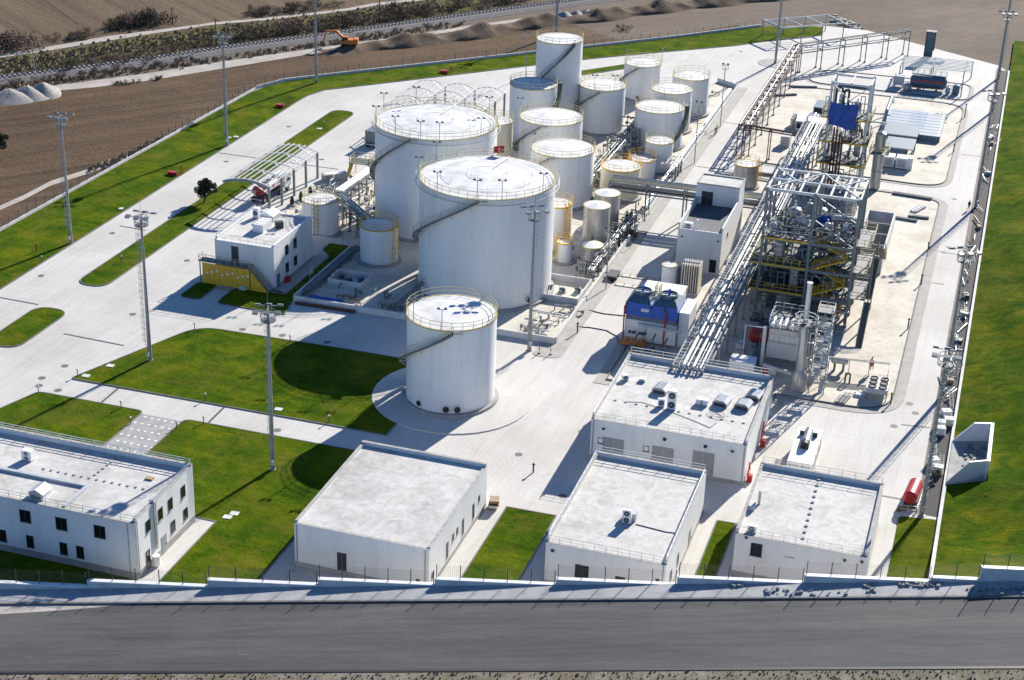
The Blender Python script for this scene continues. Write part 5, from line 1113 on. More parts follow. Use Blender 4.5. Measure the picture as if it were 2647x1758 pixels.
for k in range(230):
    z = random.choice(LV+(0.0,12.5,12.5)); x, y = random.uniform(-29.5,-17.5), random.uniform(225.5,234.0); h = random.uniform(0.5,1.8 if z > 12 else 3.2); L = random.uniform(-2.2,2.2); L = max(-29.6-x,min(-17-x,L)); zz0 = z+0.06
    prun(pw,[(x,y,zz0),(x,y,zz0+h),(x+L,y,zz0+h),(x+L,y,zz0+h*random.choice((0.1,0.4,1.4)))],random.uniform(0.05,0.14),random.choice(('clad_silver','galv','steel_dark','pipe_white','steel_grey','steel_grey')))  # dark pipes in the mix deepen the shade by colour
pw = pipework('tall silver riser pipes at the back of the process structure',-24,234)
for x,z in ((-29.2,0.05),(-28.2,0.05),(-24.2,0.05),(-22.4,4.36),(-26.8,8.46),(-19.2,12.56)):
    prun(pw,[(x,234.0,z),(x,234.0,z+7 if z+7 < 19 else 19)],0.16,'clad_silver')
tb = MB(); vs = []
for i in range(7):
    for j in range(6): vs.append((-23.0+0.35*i+0.1*math.sin(j),230.2+0.25*math.sin(i*2+j),12.65+0.48*j+0.1*math.sin(i*3)))
tb.add(vs,[(i*6+j,(i+1)*6+j,(i+1)*6+j+1,i*6+j+1) for i in range(6) for j in range(5)]); tag(tb.build('tarpaulin','tarp_blue',None,True),'blue sheet draped over pipes on the top deck of the process structure','tarpaulin')
# ---- tower with the tarpaulin
t = thing('tarpaulin_tower','slim grey steel tower with cross bracing and yellow edged platforms','steel structure',(-25.5,292,0.05))
for x in (-29.0,-22.2):
    for y in (289.0,295.0): MB().bar((x,y,0.05),(x,y,19.5),0.42).build('column','steel_light',t)
for z in (4.5,8.6,13.0,19.3):
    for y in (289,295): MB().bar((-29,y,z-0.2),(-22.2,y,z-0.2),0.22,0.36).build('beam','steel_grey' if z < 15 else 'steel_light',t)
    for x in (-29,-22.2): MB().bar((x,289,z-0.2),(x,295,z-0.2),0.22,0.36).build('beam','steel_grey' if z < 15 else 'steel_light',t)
MB().bar((-25.6,289,19.3),(-25.6,295,19.3),0.25).build('roof_beam','steel_light',t)
for a,b in (((-29,13.2),(-22.2,19.1)),((-22.2,13.2),(-29,19.1)),((-29,4.6),(-22.2,8.4)),((-22.2,8.6),(-29,12.9)),((-29,0.1),(-22.2,4.3))): MB().bar((a[0],288.95,a[1]),(b[0],288.95,b[1]),0.14).build('brace','steel_light',t)
for z in (4.5,8.6,13.0):
    MB().box(-30.2,-21.4,288.2,295.6,z-0.02,z+0.05).build('deck','deck_dark',t); MB().bar((-30.3,288.1,z-0.1),(-21.3,288.1,z-0.1),0.08,0.3).build('fascia','yellow',t)
    mb = MB(); railing(mb,[(-30.2,295.6),(-30.2,288.2),(-21.4,288.2),(-21.4,295.6)],z,1.1,1.2,0.04); mb.build('railing','yellow_pale',t)
for y in (288.5,294): MB().bar((-22.2,y,13.0),(-18.6,y,13.0),0.2,0.3).build('bracket','steel_light',t); MB().bar((-22.2,y,11.2),(-18.8,y,12.9),0.16).build('bracket','steel_light',t)
tb = MB(); vs = []
for i in range(13):
    for j in range(9):
        q = i/12; sw = 0.22*math.sin(i*1.3+j*0.4)+0.12*math.sin(i*2.9)
        vs.append((-28.9+5.0*q+0.12*math.sin(j*1.1+i), 287.85-0.6*sw, 16.0-0.3*math.sin(q*math.pi)-(4.4-0.3*math.sin(i*0.5))*j/8))
tb.add(vs,[(i*9+j,(i+1)*9+j,(i+1)*9+j+1,i*9+j+1) for i in range(12) for j in range(8)]); tag(tb.build('tarpaulin','tarp_blue',None,True),'big blue tarpaulin hung on the front of the slim braced tower','tarpaulin')
tb = MB(); vs = []
for i in range(10):
    for j in range(5): vs.append((-26.0+0.48*i,283.0+0.8*j+0.15*math.sin(i),3.1-0.22*j+0.15*math.sin(i*1.7+j)))
tb.add(vs,[(i*5+j,(i+1)*5+j,(i+1)*5+j+1,i*5+j+1) for i in range(9) for j in range(4)]); tag(tb.build('tarpaulin','tarp_blue',None,True),'dark blue sheet spread low behind the truss roof of the process structure','tarpaulin')
pipe_run([(-28.2,290.3,13.1),(-28.2,290.3,17.8),(-27.2,290.3,18.1),(-27.2,290.3,17.0)],0.2,'black','black gooseneck pipe at the top of the tarpaulin tower','gooseneck pipes'); pipe_run([(-26.8,290.3,13.1),(-26.8,290.3,17.6),(-26.0,290.3,17.8),(-26.0,290.3,14)],0.2,'black','black gooseneck pipe beside the white tube on the tarpaulin tower','gooseneck pipes')
vessel(-27.3,291.2,13.06,0.42,3.6,'slim white tube vessel between black goosenecks on the tarpaulin tower','pipe_white',False)
for (x,y,z,r,h,lab) in ((-24.5,291.5,8.66,0.8,2.8,'silver vessel on the upper platform of the tarpaulin tower'),(-27.5,293,4.56,0.9,2.8,'silver vessel on the lower platform of the tarpaulin tower'),(-23.5,292,4.56,0.6,2.6,'narrow silver vessel on the lower platform of the tarpaulin tower'),(-24.5,293,13.06,0.6,1.6,'silver vessel behind the tarpaulin')): vessel(x,y,z,r,h,lab,group='vessels in the tarpaulin tower')
pw = pipework('pipes bending among the platforms of the tarpaulin tower',-26,292)
for k in range(60):
    z = random.choice((0.0,4.5,8.6,13.0)); x, y = random.uniform(-29.6,-22), random.uniform(288.6,295); h = random.uniform(0.5,3.4); L = random.uniform(-2,2); L = max(-30-x,min(-21.6-x,L))
    prun(pw,[(x,y,z+0.06),(x,y,z+h),(x+L,y,z+h),(x+L,y,z+h*0.3)],random.uniform(0.05,0.13),random.choice(('clad_silver','galv','pipe_rust','steel_light','steel_grey')))
for k in range(4): pipe_run([(-27.6+0.55*k,287.7,0.1),(-27.6+0.55*k,287.7,11.4-0.5*k)],0.17,'pipe_rust','rust brown riser pipe down the front of the tarpaulin tower','rust risers')
# big duct column with domed head beside the tower
v = vessel(-19.4,290.0,0.05,0.95,10.8,'thick silver column with domed head beside the tarpaulin tower','clad_silver',False,'scrubber_column',None)
mb = MB(); mb.box(-21.0,-17.6,288.0,292.0,7.2,7.28); mb.build('platform','grating',v); mb = MB(); railing(mb,[(-21,288),(-17.6,288),(-17.6,292),(-21,292),(-21,288)],7.28,1.1,1.1,0.05); mb.build('platform_railing','yellow_pale',v)
pipe_run([(-19.4,290,11.2),(-19.2,293,14.0),(-18.9,297.5,15.4),(-18.9,303,13.0)],0.35,'clad_silver','big silver duct rising from the domed column')
# ---- concrete bays
t = thing('concrete_bays','long open topped concrete bays divided by thin cross walls','concrete bay',(-16.2,258.5,0.05))
for b in ((-14.2,-13.9,247.9,269.5),(-18.6,-18.3,247.9,269.5),(-18.3,-14.2,269.2,269.5),(-18.3,-14.2,247.9,248.2)): MB().box(*b,0.05,3.2).build('outer_wall','concrete_wall',t)
for y in (253.2,258.4,263.6): MB().box(-18.299,-14.201,y,y+0.22,0.05,3.1).build('cross_wall','concrete_grey',t)
MB().box(-18.3,-14.2,248.2,269.2,0.05,0.4).build('floor','concrete_dirty',t)
h = thing('hopper','grey steel hopper tipping out of the near end of the concrete bays','hopper',(-16.0,246.4,0.05))
MB().add([(-17.9,247.8,2.9),(-14.6,247.8,2.9),(-14.3,245.2,0.9),(-17.2,245.0,0.9),(-17.9,247.8,0.3),(-14.6,247.8,0.3),(-14.3,245.2,0.15),(-17.2,245.0,0.15)],[(0,1,2,3),(7,6,5,4),(0,4,5,1),(1,5,6,2),(2,6,7,3),(3,7,4,0)]).build('chute','cabinet_grey',h)
for x in (-17.6,-14.8): MB().bar((x,246.5,0.05),(x,246.5,1.2),0.15).build('leg','steel_dark',h)
# ---- cooling tower
t = thing('cooling_tower','blue and white twin fan cooling tower beside the lane','cooling tower',(-42.3,210.8,0.08))
MB().box(-46.0,-38.6,208.4,213.4,0.4,3.5).build('basin','white_paint',t); MB().box(-45.9,-38.7,208.5,213.3,3.5,4.2).build('louvre_band','louvre',t)
for k in range(15): MB().cbox((-45.6+k*0.48,208.46,3.5),0.05,0.06,0.7).build('louvre_slat','blue_clad',t)
MB().box(-46.05,-38.55,208.35,213.45,4.2,6.1).build('blue_casing','blue_clad',t)
for cx_ in (-44.2,-40.4):
    mb = MB(); x0,x1,y0,y1 = cx_-1.83,cx_+1.83,208.36,213.44
    mb.add([(x0,y0,6.1),(x1,y0,6.1),(x1,y1,6.1),(x0,y1,6.1),(cx_-1.2,209.6,6.75),(cx_+1.2,209.6,6.75),(cx_+1.2,212.3,6.75),(cx_-1.2,212.3,6.75)],[(0,1,5,4),(1,2,6,5),(2,3,7,6),(3,0,4,7),(4,5,6,7)]); ho = mb.build('hood','blue_grey',t)
    st = MB().lathe((cx_,210.95,6.75),[(1.25,0),(1.18,0.25),(1.25,0.5),(1.15,0.5),(1.08,0.25),(1.15,0.02)],24,False).build('fan_ring','blue_grey',t,True)
    m2 = MB()
    for k in range(6): a = k*math.pi/3; m2.bar((cx_,210.95,7.0),(cx_+1.05*math.cos(a),210.95+1.05*math.sin(a),7.0),0.22,0.03)
    b = m2.build('fan_blades','white_paint',t); b.parent = st
    m2 = MB(); m2.tube((cx_,210.95,7.02),(cx_,210.95,7.9),0.2,10); b = m2.build('motor','blue_clad',t); b.parent = st
    m2 = MB().bar((cx_-1.2,210.95,7.22),(cx_+1.2,210.95,7.22),0.1); b = m2.build('motor_beam','steel_grey',t); b.parent = st
MB().cbox((-43.2,208.33,5.0),1.1,0.04,0.42).build('name_plate','white_paint',t); MB().cbox((-43.2,208.30,5.13),0.85,0.02,0.16).build('name_plate_print','cabinet_grey',t)
mb = MB(); railing(mb,[(-42.6,213.2),(-42.6,211.6),(-42.0,211.6),(-42.0,213.2)],6.2,1.6,0.8,0.04,4); mb.build('access_cage','yellow_pale',t)
for x in (-46.1,-40.2): MB().tube((x,208.1,0.1),(x,208.1,5.6),0.11,8).build('riser','red',t)
for x in (-45.9,-42.3,-40.3): MB().cbox((x,208.2,5.6),0.3,0.25,0.3).build('flood_lamp','steel_dark',t)
MB().path([(-43.9,207.7,3.2),(-37.6,207.3,3.2)],0.2,10).build('header_pipe','cabinet_grey',t,True)
MB().box(-46.0,-42.6,206.3,208.2,0.45,0.9).build('orange_skid','orange',t)
for k in range(2): MB().cbox((-44.6+1.5*k,207.2,2.1),1.1,0.9,0.08).build('access_hatch','steel_dark',t); mb = MB(); 
mb = MB(); railing(mb,[(-45.4,206.7),(-42.8,206.7),(-42.8,208.1)],0.9,1.7,0.9,0.03,3); mb.build('skid_frame','steel_light',t)
c = thing('plant_cabinet','large white plant cabinet directly behind the blue cooling tower','cabinet',(-42.2,216.6,0.08)); MB().box(-45.2,-39.4,214.3,218.6,0.08,5.4).build('casing','white_paint',c); MB().box(-45.3,-39.3,214.2,218.7,5.4,5.55).build('lid','white_paint',c)
c = thing('plant_cabinet','narrow white plant cabinet between the cooling tower and the long rack','cabinet',(-37.5,211.5,0.08)); MB().box(-38.45,-37.0,209.3,214.6,0.08,5.2).build('casing','white_paint',c); MB().box(-38.46,-36.95,209.2,214.7,5.2,5.32).build('lid','white_paint',c)
for k,(x,y) in enumerate(((-44.0,205.2),(-41.6,205.6),(-39.7,204.9))):
    p = thing('pump',('dark pump in front of the cooling tower skid','second dark pump below the cooling tower hatch','dark pump at the red standpipe of the cooling tower')[k],'pump',(x,y,0.08)); MB().cbox((x,y,0.08),1.5,0.8,0.3).build('plinth','concrete_grey',p)
    MB().tube((x-.6,y,0.75),(x+.2,y,0.75),0.3,12).build('motor','tank_blue',p,True); MB().tube((x+.35,y-.25,0.75),(x+.35,y+.25,0.75),0.38,12).build('casing','steel_dark',p,True); MB().path([(x+.35,y,1.0),(x+.35,y,2.2),(x+.35,y+1.8,2.2)],0.13,8).build('outlet','steel_grey',p)
tag(MB().lathe((-38.4,200.4,0.08),[(0.1,1.9),(0.9,1.6),(1.1,1.0),(1.1,0.0)][::-1],18).build('blue_drum','blue_clad',None,True),'round blue drum partly under the long rack by the switchgear railing','drum')
tag(MB().lathe((-43.6,202.2,0.08),[(0.45,0),(0.5,1.5),(0.3,1.7)],12).build('pink_sack','wood',None,True),'brown sack standing by the kerb behind the switchgear building','sack')
# transformer fins
t = thing('radiator_bank','tall bank of beige radiator fins beside the tall hall','radiator',(-40.9,229.4,0.08)); MB().box(-42.2,-39.4,228.0,231.0,0.08,0.6).build('plinth','concrete_grey',t)
for k in range(8): MB().box(-42.1+0.36*k,-42.1+0.36*k+0.14,228.2,230.8,0.6,5.0).build('fin','tank_cream' if k % 2 else 'cabinet_grey',t)
MB().box(-42.15,-39.5,229.3,229.7,5.0,5.15).build('header','galv',t)
for k in range(3): MB().lathe((-43.3,231.0+0.8*k,0.08),[(0.25,0),(0.25,2.6),(0.1,2.8)],10).build('gas_bottle','steel_grey',None,True); o = COL.objects[-1]; tag(o,'dark upright cylinder beside the beige radiator fins','cylinder','cylinders by the fins')
# ---- boiler with stack
t = thing('boiler','silver box boiler with railed top platform beside the stack','boiler',(-23.2,209.5,0.08))
for x in (-25.2,-21.4):
    for y in (206.6,212.4): MB().bar((x,y,0.08),(x,y,2.0),0.25).build('leg','steel_grey',t)
MB().box(-25.4,-21.2,206.4,212.6,2.0,4.3).build('lower_casing','cabinet_grey',t); MB().box(-25.3,-21.3,206.5,212.5,4.3,6.4).build('upper_casing','clad_silver',t); MB().box(-25.6,-21.0,206.2,212.8,6.4,6.55).build('top_platform','grating',t)
for k in range(5): MB().tube((-25.0+0.85*k,206.4,6.8),(-25.0+0.85*k,209.0,6.8),0.32,10).build('top_drum','pipe_white',t,True)
mb = MB(); railing(mb,[(-25.5,206.3),(-21.1,206.3),(-21.1,212.7),(-25.5,212.7),(-25.5,206.3)],6.55,1.1,1.1,0.04); mb.build('railing','steel_light',t)
MB().tube((-25.9,206.4,0.6),(-25.9,206.4,6.4),0.28,12).build('downcomer','pipe_white',t,True); MB().path([(-25.9,206.4,6.2),(-28.6,206.4,6.2),(-28.6,206.4,1.2)],0.07,6).build('vent_pipe','pipe_white',t)
MB().path([(-25.2,203.2,2.2),(-20.6,201.9,2.0)],0.28,10).build('flue_duct','cabinet_grey',t,True)
for k in range(6): MB().cbox((-24.9+0.72*k,206.47,4.6),0.6,0.05,0.9).build('casing_panel','steel_light',t)
s = thing('stack','tall slim silver stack with octagonal platform','stack',(-20.1,201.9,0.08))
MB().lathe((-20.1,201.9,0.08),[(1.15,0),(1.15,1.9),(0.62,2.9)],20).build('base','tank_steel',s,True); MB().lathe((-20.1,201.9,0.08),[(0.62,2.91),(0.60,8.6),(0.34,9.4)],20).build('lower_shaft','clad_silver',s,True); MB().lathe((-20.1,201.9,0.08),[(0.34,9.41),(0.33,15.4),(0.40,15.4),(0.40,15.55)],16).build('upper_shaft','pipe_white',s,True)
MB().lathe((-20.1,201.9,9.7),[(0.4,0),(1.45,0),(1.45,0.08),(0.4,0.08)],8).build('platform','grating',s)
mb = MB(); railing(mb,[(-20.1+1.45*math.cos(k*math.pi/4),201.9+1.45*math.sin(k*math.pi/4)) for k in range(9)],9.78,1.1,1.0,0.04); mb.build('platform_railing','steel_light',s)
for k in range(4): a = k*math.pi/2+0.4; MB().bar((-20.1+0.6*math.cos(a),201.9+0.6*math.sin(a),8.4),(-20.1+1.4*math.cos(a),201.9+1.4*math.sin(a),9.7),0.08).build('platform_strut','galv',s)
s = thing('stair_scaffold','silver scaffold stair tower beside the stack','scaffold',(-17.6,202.6,0.08))
for x in (-18.6,-16.6):
    for y in (201.3,203.9): MB().bar((x,y,0.08),(x,y,12.0),0.14).build('post','galv',s)
for k in range(6):
    z = 1.9*k+1.9; MB().box(-18.6,-16.6,201.3 if k % 2 else 202.7,202.6 if k % 2 else 203.9,z,z+0.06).build('landing','grating',s)
    mb = MB(); railing(mb,[(-18.6,203.9),(-18.6,201.3),(-16.6,201.3),(-16.6,203.9),(-18.6,203.9)],z,1.0,1.3,0.035); mb.build('railing','steel_light',s)
    MB().bar((-17.9 if k % 2 else -17.1,201.6,z-1.9),(-17.9 if k % 2 else -17.1,203.6,z),0.6,0.08).build('stair_flight','steel_light',s)
    MB().bar((-18.6,201.25,z-1.9),(-16.6,201.25,z),0.06).build('brace','galv',s)
MB().box(-18.7,-16.5,201.2,204.0,11.9,11.98).build('top_deck','grating',s); MB().tube((-18.6,204,11),(-18.6,204,16),0.03,5).build('lightning_rod','galv',s)
pipe_run([(-19.5,202.4,9.7),(-18.7,202.5,9.7)],0.12,'galv','short link from the stack platform to the scaffold')
c = thing('plant_cabinet','white box cabinet standing behind the switchgear roof railing','cabinet',(-28.0,202.8,0.08)); MB().box(-29.6,-26.3,201.7,204.0,0.08,2.7).build('casing','white_paint',c); MB().box(-29.65,-26.25,201.65,204.05,2.7,2.78).build('lid','white_paint',c)
hvessel((-28.5,213.2,1.9),(-24.6,213.8,1.9),1.1,'red','red horizontal tank in the shade behind the boiler',0.08)
vessel(-29.3,208.6,0.08,0.8,2.4,'grey upright vessel before the red horizontal tank','cabinet_grey',False,group=None); c = thing('plant_cabinet','grey cabinet with a thin vent pipe before the red tank','cabinet',(-26.6,207.6,0.08)); MB().box(-27.3,-26.0,207.0,208.2,0.08,2.6).build('casing','blue_grey',c); MB().tube((-26.6,207.6,2.6),(-26.6,207.6,5.0),0.04,5).build('vent_pipe','galv',c)
p = thing('pump','red topped pump set beside the stack base','pump',(-24.6,203.5,0.08)); MB().cbox((-24.6,203.5,0.08),1.8,1.0,0.9).build('plinth','galv',p); MB().tube((-25.3,203.5,1.3),(-24.0,203.5,1.3),0.32,10).build('motor','red',p,True); MB().tube((-23.9,203.2,1.3),(-23.9,203.8,1.3),0.55,14).build('casing','cabinet_grey',p,True)
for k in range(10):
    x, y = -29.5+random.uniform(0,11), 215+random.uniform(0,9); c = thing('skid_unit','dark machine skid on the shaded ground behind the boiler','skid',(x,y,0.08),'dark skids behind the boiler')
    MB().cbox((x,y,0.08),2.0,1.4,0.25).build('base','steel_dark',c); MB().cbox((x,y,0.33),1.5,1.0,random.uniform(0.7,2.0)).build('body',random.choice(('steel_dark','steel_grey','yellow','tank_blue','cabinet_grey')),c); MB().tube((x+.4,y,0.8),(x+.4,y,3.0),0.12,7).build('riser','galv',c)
pw = pipework('pipes and risers on the shaded ground behind the boiler',-24,218)
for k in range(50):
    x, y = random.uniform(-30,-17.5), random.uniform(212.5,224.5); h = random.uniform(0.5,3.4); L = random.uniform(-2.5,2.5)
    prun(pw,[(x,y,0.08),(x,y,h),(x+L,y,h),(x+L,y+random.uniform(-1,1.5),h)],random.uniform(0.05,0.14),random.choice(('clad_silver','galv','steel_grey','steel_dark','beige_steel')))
pw = pipework('insulated pipes wrapping the boiler casing and stack foot',-21,207)
for k in range(26):
    x, y = random.uniform(-21.2,-18.8), random.uniform(203.5,212); h = random.uniform(0.8,6.0); L = random.uniform(-1.6,1.2)
    prun(pw,[(x,y,0.08),(x,y,h),(x+L,y,h),(x+L,y+random.uniform(0,1.2),h)],random.uniform(0.06,0.14),random.choice(('clad_silver','galv','pipe_white','steel_grey')))
# condenser table with six fans
t = thing('condenser_table','low white condenser table with six black fans near the pad kerb','condenser',(-9.7,204.2,0.08))
for x in (-11.0,-8.4):
    for y in (202.3,204.2,206.1): MB().bar((x,y,0.08),(x,y,1.0),0.12).build('leg','galv',t)
MB().box(-11.1,-8.3,202.2,206.2,1.0,1.75).build('casing','cabinet_grey',t)
for i in range(2):
    for j in range(3): fo = MB().lathe((-10.4+1.4*i,202.9+1.3*j,1.75),[(0.55,0),(0.55,0.14),(0.5,0.14),(0.5,0.02)],16,False).build('fan_ring','black',t); b = MB().lathe((-10.4+1.4*i,202.9+1.3*j,1.76),[(0.5,0),(0.5,0.03)],16).build('fan','black',t); b.parent = fo
t = thing('pipe_gantry','thin steel pipe gantry behind the condenser table','pipe rack',(-13,209.3,0.08))
for x,y in ((-17,208.6),(-14.2,209.0),(-11.5,209.3),(-8.9,209.6)): MB().bar((x,y,0.08),(x,y,2.3),0.1).build('column','galv',t)
for o in (0,0.35): MB().bar((-17.2,208.6+o,2.3),(-8.8,209.6+o,2.3),0.1).build('pipe','galv',t)
MB().bar((-8.85,209.6,2.3),(-8.85,205.9,2.3),0.08).build('pipe','galv',t)
vessel(-11.3,210.6,0.6,0.32,1.1,'small red expansion vessel by the pipe gantry','red',True,'expansion_vessel',None); 
for q in (0,): hvessel((-16.6,209.6,1.6),(-14.6,209.8,1.6),0.45,'clad_silver','silver drum under the pipe gantry',0.08)
pipe_run([(-14.3,206.2,0.1),(-14.3,206.2,1.5),(-13.7,206.2,1.5),(-13.7,206.2,0.1)],0.12,'pipe_rust','brown hoop pipe standing on the pad near the condenser table')
for k in range(4): pipe_run([(-16.5,205.3-0.35*k,0.25),(-11.4,205.9-0.35*k,0.25)],0.06,'galv','thin pipe laid across the pad towards the condenser table','thin pipes at the condenser table')
b = thing('pipe_skid','small skid of silver and black pipe fittings on the pad edge','skid',(-14.0,200.6,0.08))
for k in range(5): MB().tube((-14.6+0.25*k,199.2,0.35),(-13.9+0.25*k,202.6,0.35),0.09,6).build('tube',('galv','steel_dark')[k % 2],b)
MB().cbox((-14.0,200.6,0.08),1.4,2.6,0.16,-0.2).build('frame','steel_dark',b)
g_ = thing('sack_heap','heap of white sacks on the pad','sacks',(-12.2,203.2,0.08))
for k in range(5): MB().lathe((-12.3+0.35*(k%3),202.6+0.5*(k//2),0.08),[(0.35,0),(0.42,0.18),(0.2,0.36)],9).build('sack','white_paint',g_,True)
# generator container
t = thing('generator_container','long white generator container with silver silencer on its roof','generator',(-16.3,181.4,0.0))
MB().box(-18.1,-14.5,176.2,186.6,0.0,0.12).build('plinth','pad_concrete',t); MB().box(-17.8,-14.8,176.6,186.2,0.12,2.5).build('casing','white_paint',t)
for i in range(2):
    lo = MB().cbox((-17.05+1.5*i,176.57,0.5),1.2,0.05,1.6).build('louvre','cabinet_grey',t)
    for k in range(6): sl = MB().cbox((-17.05+1.5*i,176.53,0.6+0.24*k),1.15,0.06,0.1).build('slat','white_paint',t); sl.parent = lo
mb = MB(); mb.tube((-16.3,181.0,3.0),(-16.3,184.4,3.0),0.55,18); mb.build('silencer','clad_silver',t,True); MB().tube((-16.3,180.2,3.0),(-16.3,181.0,3.0),0.5,16).build('silencer_end','black',t); MB().cbox((-16.3,180.9,2.5),1.0,1.2,0.25).build('saddle','steel_dark',t); MB().cbox((-16.3,183.9,2.5),2.2,0.12,0.6).build('saddle','steel_dark',t)
for k in range(4): MB().cbox((-14.77,178.2+2.2*k,0.4),0.05,1.2,1.8).build('door_panel','cabinet_grey',t)
p = thing('engine_pump','dark engine on a skid beside the generator container','pump',(-19.1,178.2,0.0)); MB().cbox((-19.1,178.2,0.0),1.4,2.4,0.35).build('skid','tank_cream',p); MB().cbox((-19.1,178.6,0.35),0.8,1.3,0.7).build('engine','steel_dark',p); mb = MB(); railing(mb,[(-19.8,177.1),(-18.4,177.1)],0.0,0.9,0.5,0.03); mb.build('guard_rail','steel_light',p)
# module boxes with lettering
def text_mesh(s, size, m, name='lettering'):
    cu = bpy.data.curves.new('txt','FONT'); cu.body = s; cu.size = size; cu.align_x = 'CENTER'; cu.align_y = 'CENTER'; cu.resolution_u = 2; cu.offset = 0.012*size
    ob = bpy.data.objects.new('txt',cu); COL.objects.link(ob); dg = bpy.context.evaluated_depsgraph_get(); me = bpy.data.meshes.new_from_object(ob.evaluated_get(dg)); bpy.data.objects.remove(ob)
    me.name = name; me.materials.clear(); me.materials.append(M[m]); o = bpy.data.objects.new(name,me); COL.objects.link(o); return o
tx = None
for k in range(8):
    y0 = 323.6+2.12*k; t = thing('module_box','long pale blue module box, '+('plain lid next to the grey sheds' if k == 0 else 'second plain lid' if k == 1 else 'lid lettered HYGEAR, row %s from the sheds' % ('one','two','three','four','five','six')[k-2]),'module',(-16.1,y0+1,0.08),'module boxes in a row')
    MB().box(-22.0,-10.3,y0,y0+1.86,0.08,1.2).build('casing','clad_panel',t); MB().box(-22.05,-10.25,y0-0.02,y0+1.90,1.2,1.3).build('lid','clad_panel',t)
    for x in (-21.6,-10.7): MB().cbox((x,y0+1.0,1.3),0.3,1.7,0.05).build('lifting_bar','white_paint',t)
    if k >= 2:
        o = text_mesh('HYGEAR',1.35,'text_blue') if tx is None else tx.copy()
        if tx is None: tx = o
        else: COL.objects.link(o)
        o.parent = t; o.location = (0.6,-0.06,1.312-0.08); o.scale = (0.66,1.65,1.0)
for x,y in ((-18.2,342.0),(-12.6,341.6)): tag(MB().cbox((x,y,0.08),1.4,0.4,0.25).build('white_beam','white_paint'),'white beam lying behind the lettered module boxes','beam','white beams')
# grey roofed plant sheds
for k,(x0,x1,y0,y1) in enumerate(((-21.0,-14.3,316.0,323.3),(-19.7,-14.3,307.3,314.4))):
    t = thing('plant_shed',('grey flat roofed open shed against the lettered module boxes','grey flat roofed open shed over white cabinets')[k],'shed',((x0+x1)/2,(y0+y1)/2,0.08))
    for x in (x0+.2,x1-.2):
        for y in (y0+.2,y1-.2): MB().bar((x,y,0.08),(x,y,2.85),0.2).build('post','steel_dark',t)
    MB().box(x0,x1,y0,y1,2.85,3.0).build('roof','blue_grey',t); MB().box(x0-.05,x1+.05,y0-.06,y0-.001,2.8,3.05).build('fascia','cabinet_grey',t)
for k in range(2):
    c = thing('plant_cabinet',('white cabinet under the shed, west one','white cabinet under the shed, east one')[k],'cabinet',(-18.4+2.5*k,304.6,0.08)); MB().cbox((-18.4+2.5*k,304.6,0.3),2.2,2.6,2.0).build('casing','white_paint',c); MB().cbox((-18.4+2.5*k,304.6,0.08),2.0,2.4,0.22).build('feet','steel_dark',c)
    MB().cbox((-18.4+2.5*k,303.28,0.6),1.5,0.04,1.3).build('door','cabinet_grey',c)
c = thing('plant_cabinet','tall white post cabinet at the corner of the shed','cabinet',(-14.4,304.6,0.08)); MB().cbox((-14.4,304.6,0.08),0.9,2.0,2.3).build('casing','white_paint',c)
# white containers west of the tarpaulin tower
t = thing('container_unit','low white container with glazed front beside the brown rack','container',(-36.4,323.4,0.08)); MB().box(-38.6,-33.0,320.6,327.4,0.08,2.0).build('casing','white_paint',t)
for k in range(4): MB().cbox((-37.9+0.95*k,320.57,0.5),0.85,0.05,1.2).build('glazing','glass_dark',t)
for k in range(3): MB().tube((-39.3,321.4+1.6*k,0.08),(-39.3,321.4+1.6*k,2.2),0.4,12).build('side_duct','clad_silver',t,True)
t = thing('container_unit','grey tall plant unit with dark open front behind the glazed container','container',(-34.6,331.4,0.08)); MB().box(-36.2,-33.6,328.4,334.2,0.08,3.0).build('casing','blue_grey',t); MB().cbox((-34.9,328.37,0.3),2.1,0.05,2.4).build('opening','black',t)
t = thing('container_unit','white box by the long rack near the brown branch bridge','container',(-38.7,309.5,0.08)); MB().box(-39.6,-37.8,308.2,310.8,0.08,2.2).build('casing','cabinet_grey',t)
# far area: scrubber frame, red striped vessel and friends
t = thing('steel_canopy','open grid steel canopy over the red striped vessel','canopy',(-15.3,368,0.05))
for x,y in ((-22.3,365.4),(-22.3,375.0),(-15.6,366.4),(-15.6,376.0),(-8.6,368.1),(-8.4,359.6),(-7.2,376.4)): MB().bar((x,y,0.05),(x,y,4.0),0.24).build('column','galv',t)
for k in range(9): MB().bar((-22.4,365.2+1.2*k,4.05),(-7.0,366.6+1.2*k,4.05),0.14).build('purlin','steel_light',t)
for x in (-22.2,-15.5,-8.5): MB().bar((x,365.4+(x+22.2)*0.1,3.85),(x+0.1,375.4+(x+22.2)*0.1,3.85),0.24).build('rafter','steel_light',t)
v = hvessel((-19.0,362.0,1.9),(-12.4,362.6,1.9),1.45,'blue_grey','big grey horizontal vessel with a red band in the far corner',0.05); mb = MB(); mb.bar((-19.1,360.62,2.2),(-12.3,361.2,2.2),0.06,0.5); mb.build('red_band','red',v); MB().box(-19.4,-12.0,362.2,363.4,3.3,3.45).build('walkway','blue_grey',v); mb = MB(); railing(mb,[(-19.4,362.2),(-12.0,362.2),(-12.0,363.4),(-19.4,363.4)],3.45,1.0,1.2,0.03); mb.build('walkway_railing','galv',v)
vessel(-11.3,360.6,0.05,0.5,1.7,'small grey vessel right of the red banded vessel','cabinet_grey',False,group=None); vessel(-9.6,361.3,0.05,0.75,2.1,'dark blue vessel beside the canopy leg','tank_blue',False,group=None); vessel(-19.9,360.0,0.05,0.9,1.6,'pale silver vessel left of the red banded vessel','clad_silver',False,group=None)
c = thing('plant_cabinet','grey cabinet left of the red banded vessel','cabinet',(-22.0,362.4,0.05)); MB().box(-23.2,-20.9,361.6,363.2,0.6,2.6).build('casing','cabinet_grey',c); 
